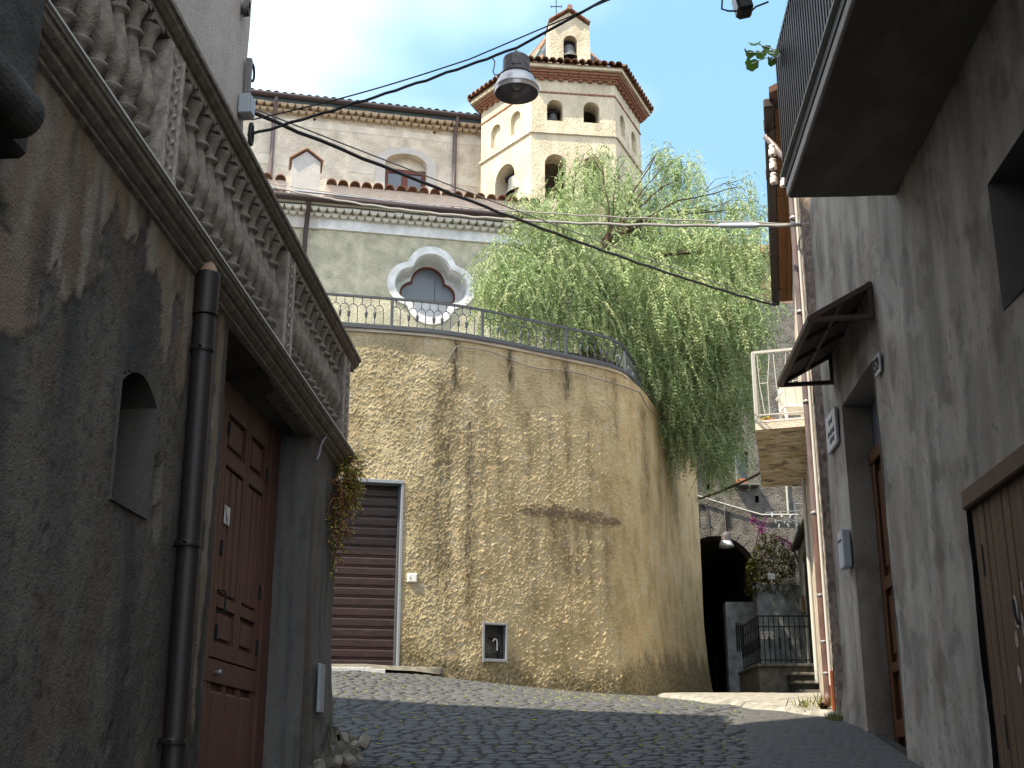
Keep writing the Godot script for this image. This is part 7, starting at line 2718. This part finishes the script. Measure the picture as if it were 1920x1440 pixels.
func strand_mesh(seed_: int, pairs: int) -> ArrayMesh:
	# a hanging spray: a thin stalk with narrow leaflets on both sides, all drooping
	var r := RandomNumberGenerator.new()
	r.seed = seed_
	var mb := MB.new()
	var p := Vector3.ZERO
	var dir := Vector3(0.75, -0.35, 0).normalized()
	var len_ := 0.62
	var st := len_ / pairs
	for k in pairs:
		var q := p + dir * st
		var side := dir.cross(Vector3(0.2, 0.1, 1)).normalized()
		mb.quad(p - side * 0.003, p + side * 0.003, q + side * 0.0025, q - side * 0.0025, Vector3(0, 0, 1))
		for s in [-1.0, 1.0]:
			var out := (Vector3(0, 0, s) * 0.75 + Vector3(r.randf_range(-0.4, 0.4), -0.75 + r.randf_range(-0.35, 0.3), r.randf_range(-0.3, 0.3))).normalized()
			var l := r.randf_range(0.065, 0.115) * (1.0 - 0.35 * float(k) / pairs)
			var w := r.randf_range(0.008, 0.012)
			var cr := out.cross(Vector3(r.randf_range(-1, 1), 0.4, r.randf_range(-1, 1))).normalized()
			var nn := cr.cross(out).normalized()
			mb.quad(q, q + out * l * 0.45 + cr * w, q + out * l, q + out * l * 0.45 - cr * w, nn)
		p = q
		dir = (dir + Vector3(r.randf_range(-0.08, 0.06), -0.30, r.randf_range(-0.1, 0.1))).normalized()
	return mb.mesh()


func limb(pts: Array, r0: float, r1: float, called: String, parent: Node) -> void:
	var mb := MB.new()
	# smooth the polyline a little and make it gnarled
	var q := []
	for k in pts.size() - 1:
		for j in 5:
			var t := j / 5.0
			var p: Vector3 = pts[k].lerp(pts[k + 1], t)
			if k + j > 0:
				p += Vector3(fbm(p.x * 2.0, p.y * 2.0), fbm(p.y * 2.0 + 7.0, p.z), fbm(p.z * 2.0, p.x + 3.0)) * minf(r0 * 2.5, 0.12)
			q.append(p)
	q.append(pts[pts.size() - 1])
	mb.tube(q, r0, 9, r1)
	put(mb, called, M.bark, parent)


# clumps of the crown: where, how wide and high (pixels of the photograph turned into metres at distance d), how thick with leaves
const CLUMPS := [[1088, 340, 58, 62, 21.2, 0.42], [1125, 305, 32, 38, 21.6, 0.25], [1060, 390, 60, 52, 20.8, 0.65], [1155, 355, 46, 60, 22.0, 0.45], [985, 400, 40, 30, 20.2, 0.5], [1030, 440, 75, 60, 20.3, 1.0], [950, 480, 45, 40, 19.9, 0.7], [925, 535, 42, 60, 19.8, 0.8], [975, 560, 72, 80, 19.9, 1.0], [1055, 520, 80, 85, 20.2, 1.1], [1140, 440, 90, 80, 21.6, 1.0], [1215, 400, 70, 75, 22.4, 0.8], [1255, 325, 46, 50, 22.4, 0.6], [1290, 350, 44, 60, 22.2, 0.55], [1235, 300, 26, 26, 22.4, 0.4], [1320, 420, 70, 60, 21.8, 0.8], [1390, 375, 28, 55, 21.5, 0.45], [1400, 420, 44, 55, 21.4, 0.65], [1260, 480, 100, 85, 21.4, 1.1], [1360, 500, 80, 80, 20.9, 1.0], [1415, 490, 35, 60, 20.7, 0.7], [1170, 540, 90, 90, 20.6, 1.1], [1280, 590, 100, 95, 20.6, 1.2], [1380, 600, 65, 85, 20.6, 1.0], [1435, 570, 22, 60, 20.5, 0.45], [1090, 610, 80, 70, 20.4, 0.9], [1010, 615, 70, 50, 20.2, 0.7], [940, 605, 48, 40, 20.0, 0.5], [1190, 660, 70, 90, 20.9, 1.1], [1270, 700, 85, 100, 21.2, 1.2], [1360, 700, 70, 90, 21.2, 1.0], [1420, 640, 30, 60, 20.9, 0.45], [1230, 770, 45, 80, 21.6, 0.9], [1310, 800, 70, 90, 21.8, 1.2], [1360, 850, 42, 65, 21.9, 0.8], [1345, 895, 22, 35, 21.9, 0.45], [1265, 820, 35, 55, 21.9, 0.8], [1395, 770, 35, 60, 21.6, 0.5], [1215, 600, 120, 120, 23.8, 0.9], [1290, 630, 110, 120, 24.4, 1.0], [1330, 560, 95, 90, 24.4, 0.9], [1250, 520, 100, 80, 23.6, 0.8]]  # the hindmost clumps, hidden from view, are added to shade the alley


func build_tree() -> void:
	var foot := P(1.30, 6.27, 20.9)
	var tree := thing("pepper_tree", "weeping pepper tree with feathery pale green foliage spilling over the ochre wall", "tree", foot)
	var fork := foot + Vector3(-0.05, 2.0, 0.1)
	limb([foot + Vector3(0.05, -0.2, 0), foot + Vector3(0.1, 0.7, 0), foot + Vector3(-0.02, 1.4, 0.05), fork], 0.19, 0.15, "trunk", tree)
	var fork2 := fork + Vector3(0.55, 1.0, -0.1)
	limb([fork + Vector3(0.02, -0.12, 0), fork + Vector3(0.25, 0.45, 0), fork2], 0.14, 0.10, "trunk", tree)
	var fork3 := fork + Vector3(-0.35, 0.85, 0.25)
	limb([fork + Vector3(-0.02, -0.1, 0), fork + Vector3(-0.2, 0.4, 0.15), fork3], 0.11, 0.08, "trunk", tree)
	var kind := strand_mesh(1, 9)
	var xs := []
	var cs := []
	var rg := RandomNumberGenerator.new()
	rg.seed = 77
	for c in CLUMPS:
		var mid := ray(c[0], c[1], c[4])
		var k: float = c[4] / 2360.0 * 1.02
		var rx: float = c[2] * k
		var ry: float = c[3] * k
		var rz := (rx + ry) * 0.5
		# a limb to the top of the clump
		var from := fork2 if mid.x > 1.5 else fork3
		if mid.y < fork.y + 0.5:
			from = fork
		var top := mid + Vector3(0, ry * 0.55, 0)
		var bend := from.lerp(top, 0.5) + Vector3(0, 0.05 + 0.05 * absf(top.x - from.x), 0)
		limb([from, bend, top, mid + Vector3(rx * 0.3, ry * 0.2, rz * 0.2)], 0.034 if c[5] > 0.65 else 0.018, 0.005, "limb", tree)
		for q in 5:
			var tip := mid + Vector3(rg.randf_range(-1, 1) * rx, rg.randf_range(-0.2, 1) * ry, rg.randf_range(-1, 1) * rz)
			var b0 := from.lerp(top, rg.randf_range(0.6, 0.95)) + Vector3(0, 0.15, 0)
			var tw := MB.new()
			tw.tube([b0, b0.lerp(tip, 0.5) + Vector3(0, 0.12, 0), tip], 0.008, 5, 0.003)
			put(tw, "twig", M.bark, tree)
		var n := int(rx * ry * 880.0 * c[5])
		for q in n:
			# spread through the clump, thicker near its skin, hanging from above
			var u := Vector3(rg.randfn(), rg.randfn(), rg.randfn()).normalized() * pow(rg.randf(), 0.45)
			var p := mid + Vector3(u.x * rx, u.y * ry + 0.22, u.z * rz)
			# nothing grows into the wall or the terrace floor
			if p.y < WTOP + 0.75 and -p.z > wall_front(p.x) and p.x < 3.3:
				if p.y < WTOP + 0.5:
					continue
			var yaw := atan2(-u.z, u.x) + rg.randfn() * 0.9
			var s := rg.randf_range(0.62, 1.12)
			var b := Basis(Vector3.UP, yaw) * Basis(Vector3(0, 0, 1), rg.randf_range(-0.9, 0.25)) * Basis.from_scale(Vector3(s, s * rg.randf_range(0.85, 1.2), s))
			xs.append(Transform3D(b, p))
			var col := Color(0.30, 0.37, 0.18).lerp(Color(0.52, 0.54, 0.30), pow(rg.randf(), 2.2))
			col = col.lerp(Color(0.17, 0.27, 0.12), rg.randf() * 0.9)
			cs.append(col)
	stuff(scatter("crown", kind, M.leaf, xs, cs, tree))


# ---------------------------------------------------------------- other plants

func leaf_quad(mb: MB, p: Vector3, dir: Vector3, l: float, w: float, up := Vector3.UP) -> void:
	var s := dir.cross(up)
	if s.length() < 0.01:
		s = Vector3.RIGHT
	s = s.normalized()
	mb.quad(p, p + dir * l * 0.5 + s * w, p + dir * l, p + dir * l * 0.5 - s * w, s.cross(dir).normalized())


func build_plants() -> void:
	var rg := RandomNumberGenerator.new()
	rg.seed = 505
	# ---- reddish stonecrop hanging from the end of the ledge
	var wd := thing("wall_stonecrop", "red and green stonecrop hanging from the end of the stone ledge", "plant", LW(10.6, 2.6, 0.1))
	var stems := MB.new()
	var lv := MB.new()
	for k in 330:
		var t := rg.randf()
		var hi := t < 0.55
		var p := LW(rg.randf_range(10.26, 10.60), rg.randf_range(2.22, 2.58), rg.randf_range(0.02, 0.15)) if hi else LW(rg.randf_range(10.05, 10.42), rg.randf_range(1.9, 2.36), rg.randf_range(0.01, 0.10))
		if k > 312:
			p = LW(rg.randf_range(10.15, 10.35), rg.randf_range(1.6, 1.9), 0.03)
		var q := p
		var dir := Vector3(rg.randf_range(-0.4, 0.8), rg.randf_range(-0.9, 0.5), rg.randf_range(-0.3, 0.7)).normalized()
		var pts := [q]
		for j in 5:
			q += dir * 0.028
			dir = (dir + Vector3(0, -0.22, 0)).normalized()
			pts.append(q)
			var red := rg.randf() < (0.35 if hi else 0.62)
			lv.col = (Color(0.55, 0.25, 0.13) if red else Color(0.50, 0.48, 0.10)) * rg.randf_range(0.6, 1.25)
			for m in 4:
				leaf_quad(lv, q, (dir + Vector3(rg.randf_range(-1, 1), rg.randf_range(-1, 1), rg.randf_range(-1, 1))).normalized(), rg.randf_range(0.018, 0.034), 0.005)
		stems.tube(pts, 0.0025, 4)
	stuff(put(stems, "stems", M.bark, wd))
	stuff(put(lv, "leaves", M.leaf, wd))

	# ---- bougainvillea in the alley
	var bg := thing("bougainvillea", "bougainvillea bush with magenta bracts beside the archway", "plant", P(5.6, 3.7, 26.6))
	var leaves := MB.new()
	var fl := MB.new()
	var twg := MB.new()
	var shape := PackedVector2Array([Vector2(1396, 1112), Vector2(1400, 1060), Vector2(1412, 1030), Vector2(1428, 1002), Vector2(1452, 1000), Vector2(1490, 1026), Vector2(1493, 1112), Vector2(1470, 1118), Vector2(1440, 1108), Vector2(1418, 1116)])
	for k in 9000:
		var q := Vector2(rg.randf_range(1394, 1494), rg.randf_range(998, 1120))
		if not Geometry2D.is_point_in_polygon(q, shape) or fbm(q.x * 0.05, q.y * 0.05) < -0.22:
			continue
		var p := ray(q.x, q.y, 26.48 - absf(rg.randfn()) * 0.10)
		leaves.col = Color(0.10, 0.14, 0.028).lerp(Color(0.19, 0.12, 0.04), rg.randf() * 0.8) * rg.randf_range(0.5, 1.2)
		leaf_quad(leaves, p, Vector3(rg.randf_range(-1, 1), rg.randf_range(-1, 0.6), rg.randf_range(-0.5, 1)).normalized(), rg.randf_range(0.04, 0.08), 0.016)
	var sprays := [[ray(1408, 968, 26.5), ray(1432, 1000, 26.5), 130], [ray(1436, 972, 26.5), ray(1428, 1000, 26.5), 70], [ray(1428, 985, 26.4), ray(1418, 1015, 26.4), 60], [ray(1452, 1004, 26.4), ray(1486, 1022, 26.3), 110], [ray(1468, 1012, 26.3), ray(1490, 1030, 26.3), 50]]
	for s in sprays:
		twg.tube([s[0], s[0].lerp(s[1], 0.5) + Vector3(0, 0.03, 0), s[1], s[1] + Vector3(0.1, -0.4, 0)], 0.008, 4)
		for k in s[2]:
			var p: Vector3 = s[0].lerp(s[1], rg.randf()) + Vector3(rg.randfn(), rg.randfn(), rg.randfn()) * 0.045
			fl.col = Color(0.30, 0.035, 0.26).lerp(Color(0.42, 0.06, 0.30), rg.randf())
			leaf_quad(fl, p, Vector3(rg.randf_range(-1, 1), rg.randf_range(-1, 1), rg.randf_range(-1, 1)).normalized(), 0.04, 0.015)
	stuff(put(leaves, "leaves", M.leaf, bg))
	stuff(put(fl, "bracts", M.petal, bg))
	stuff(put(twg, "twigs", M.bark, bg))

	# ---- geranium leaves pushing out of the balcony rail
	var gp := thing("balcony_geranium", "round green geranium leaves hanging out over the dark balcony rail", "plant", RW(8.8, 5.5, 0.9))
	var st := MB.new()
	var spots := [[RW(8.82, 5.44, 1.10), 0.058, Vector3(0.2, -0.3, 1), 0.0], [RW(8.80, 5.53, 1.12), 0.05, Vector3(0.5, 0.2, 1), 0.6], [RW(8.84, 5.64, 1.06), 0.05, Vector3(-0.2, 0.8, 0.7), 1.2], [RW(8.86, 5.62, 0.98), 0.05, Vector3(0.3, 0.6, 0.9), 2.0], [RW(8.82, 5.53, 1.02), 0.05, Vector3(-0.4, 0.1, 1), 2.8], [RW(8.84, 5.56, 0.93), 0.055, Vector3(0.1, 0.5, 1), 0.2], [RW(8.85, 5.48, 0.94), 0.045, Vector3(0.6, -0.1, 1), 1.0]]
	for s in spots:
		var lf := MB.new()
		lf.col = Color(0.09, 0.19, 0.03) * rg.randf_range(0.7, 1.25)
		var nn: Vector3 = s[2].normalized()
		var a := nn.cross(Vector3.UP).normalized()
		var b := a.cross(nn)
		var pts := []
		for k in 28:
			var g: float = TAU * k / 28.0
			var r: float = s[1] * (1.0 + 0.07 * cos(g * 7.0)) * (0.55 + 0.45 * smoothstep(0.0, 0.7, absf(wrapf(g - 1.57, -PI, PI))))
			pts.append(s[0] + a * cos(g) * r + b * sin(g) * r + nn * 0.012 * cos(g * 2.0))
		var c0 := lf.vert(s[0] - nn * 0.006, nn)
		var ids := []
		for p in pts:
			ids.append(lf.vert(p, nn))
		for k in 28:
			lf.tri_i(c0, ids[k], ids[(k + 1) % 28])
		put(lf, "leaf", M.leaf, gp)
		st.tube([s[0], s[0].lerp(RW(8.85, 5.5, 0.85), 0.5) + Vector3(0, 0.03, 0), RW(8.85, 5.52, 0.84)], 0.004, 5)
	stuff(put(st, "stalks", M.grass, gp))

	# ---- weeds at the foot of the downpipe and along the pavement edge
	var weed := func(at: Vector3, n: int, h: float, label: String, tint: Color) -> void:
		var t := thing("weed_tuft", label, "weed", at)
		var mb := MB.new()
		for k in n:
			var p := at + Vector3(rg.randfn() * h * 0.35, 0, rg.randfn() * h * 0.35)
			var dir := Vector3(rg.randf_range(-0.6, 0.6), 1.0, rg.randf_range(-0.6, 0.6)).normalized()
			mb.col = tint.lerp(Color(0.30, 0.24, 0.10), rg.randf() * 0.7) * rg.randf_range(0.7, 1.3)
			leaf_quad(mb, p, dir, h * rg.randf_range(0.5, 1.0), 0.006, Vector3(0.2, 0, 1))
		stuff(put(mb, "blades", M.grass, t))
	weed.call(FW(13.2, gh(3.25, 13.2) + 0.05, 0.06), 80, 0.20, "dry grass tuft at the foot of the brown downpipe", Color(0.12, 0.17, 0.04))
	weed.call(P(2.95, gh(2.95, 13.1) + 0.05, 13.1), 26, 0.16, "small green weed growing from the edge of the concrete apron", Color(0.10, 0.17, 0.04))
	weed.call(RW(12.6, gh(3.2, 12.5) + 0.0, 0.14), 60, 0.12, "low green weed at the corner foot of the balcony house", Color(0.05, 0.10, 0.02))
	weed.call(LW(10.75, gh(-1.4, 10.75) + 0.02, 0.08), 70, 0.13, "green weed at the foot of the end pier of the grimy house", Color(0.07, 0.09, 0.02))

	# ---- heap of mortar and stones at the corner of the grimy house
	var heap := thing("rubble_heap", "mossy heap of mortar and stones at the corner of the grimy house", "rubble", LW(10.3, gh(-1.4, 10.3), 0.15))
	var hs := sheet(steps(0.0, TAU, TAU / 40.0), steps(0.0, 1.0, 0.08), func(a, r):
		var x: float = cos(a) * 0.30 * r
		var d: float = sin(a) * 0.75 * r
		var c := LW(10.2 + d, 0.0, 0.05 + x)
		var y := gh(c.x, -c.z) - 0.03 + 0.30 * pow(1.0 - r, 1.2) * (1.0 + 0.5 * fbm(a * 1.5, r * 3.0)) + 0.03 * nz2.get_noise_2d(c.x * 12.0, c.z * 12.0)
		return Vector3(c.x, y, c.z), func(a, r): return Color(0.13, 0.115, 0.095).lerp(Color(0.30, 0.27, 0.24), smoothstep(0.05, 0.4, fbm(a * 4.0, r * 5.0))).lerp(Color(0.07, 0.07, 0.02), smoothstep(0.1, 0.4, fbm(a * 3.0 + 9.0, r * 4.0))), Vector3.UP)
	put(hs, "mortar", M.lime_render, heap)
	for k in 12:
		var sm := MB.new()
		var s := rg.randf_range(0.04, 0.09)
		var c := LW(10.2 + rg.randf_range(-0.6, 0.5), 0.0, 0.12 + rg.randf_range(-0.05, 0.2))
		sm.box(Vector3(c.x, gh(c.x, -c.z) + rg.randf_range(0.0, 0.10), c.z), Vector3(s * 1.5, s, s), Basis(Vector3(rg.randf(), 1, rg.randf()).normalized(), rg.randf() * 3.0), s * 0.25)
		put(sm, "stone", M.old_stone, heap)
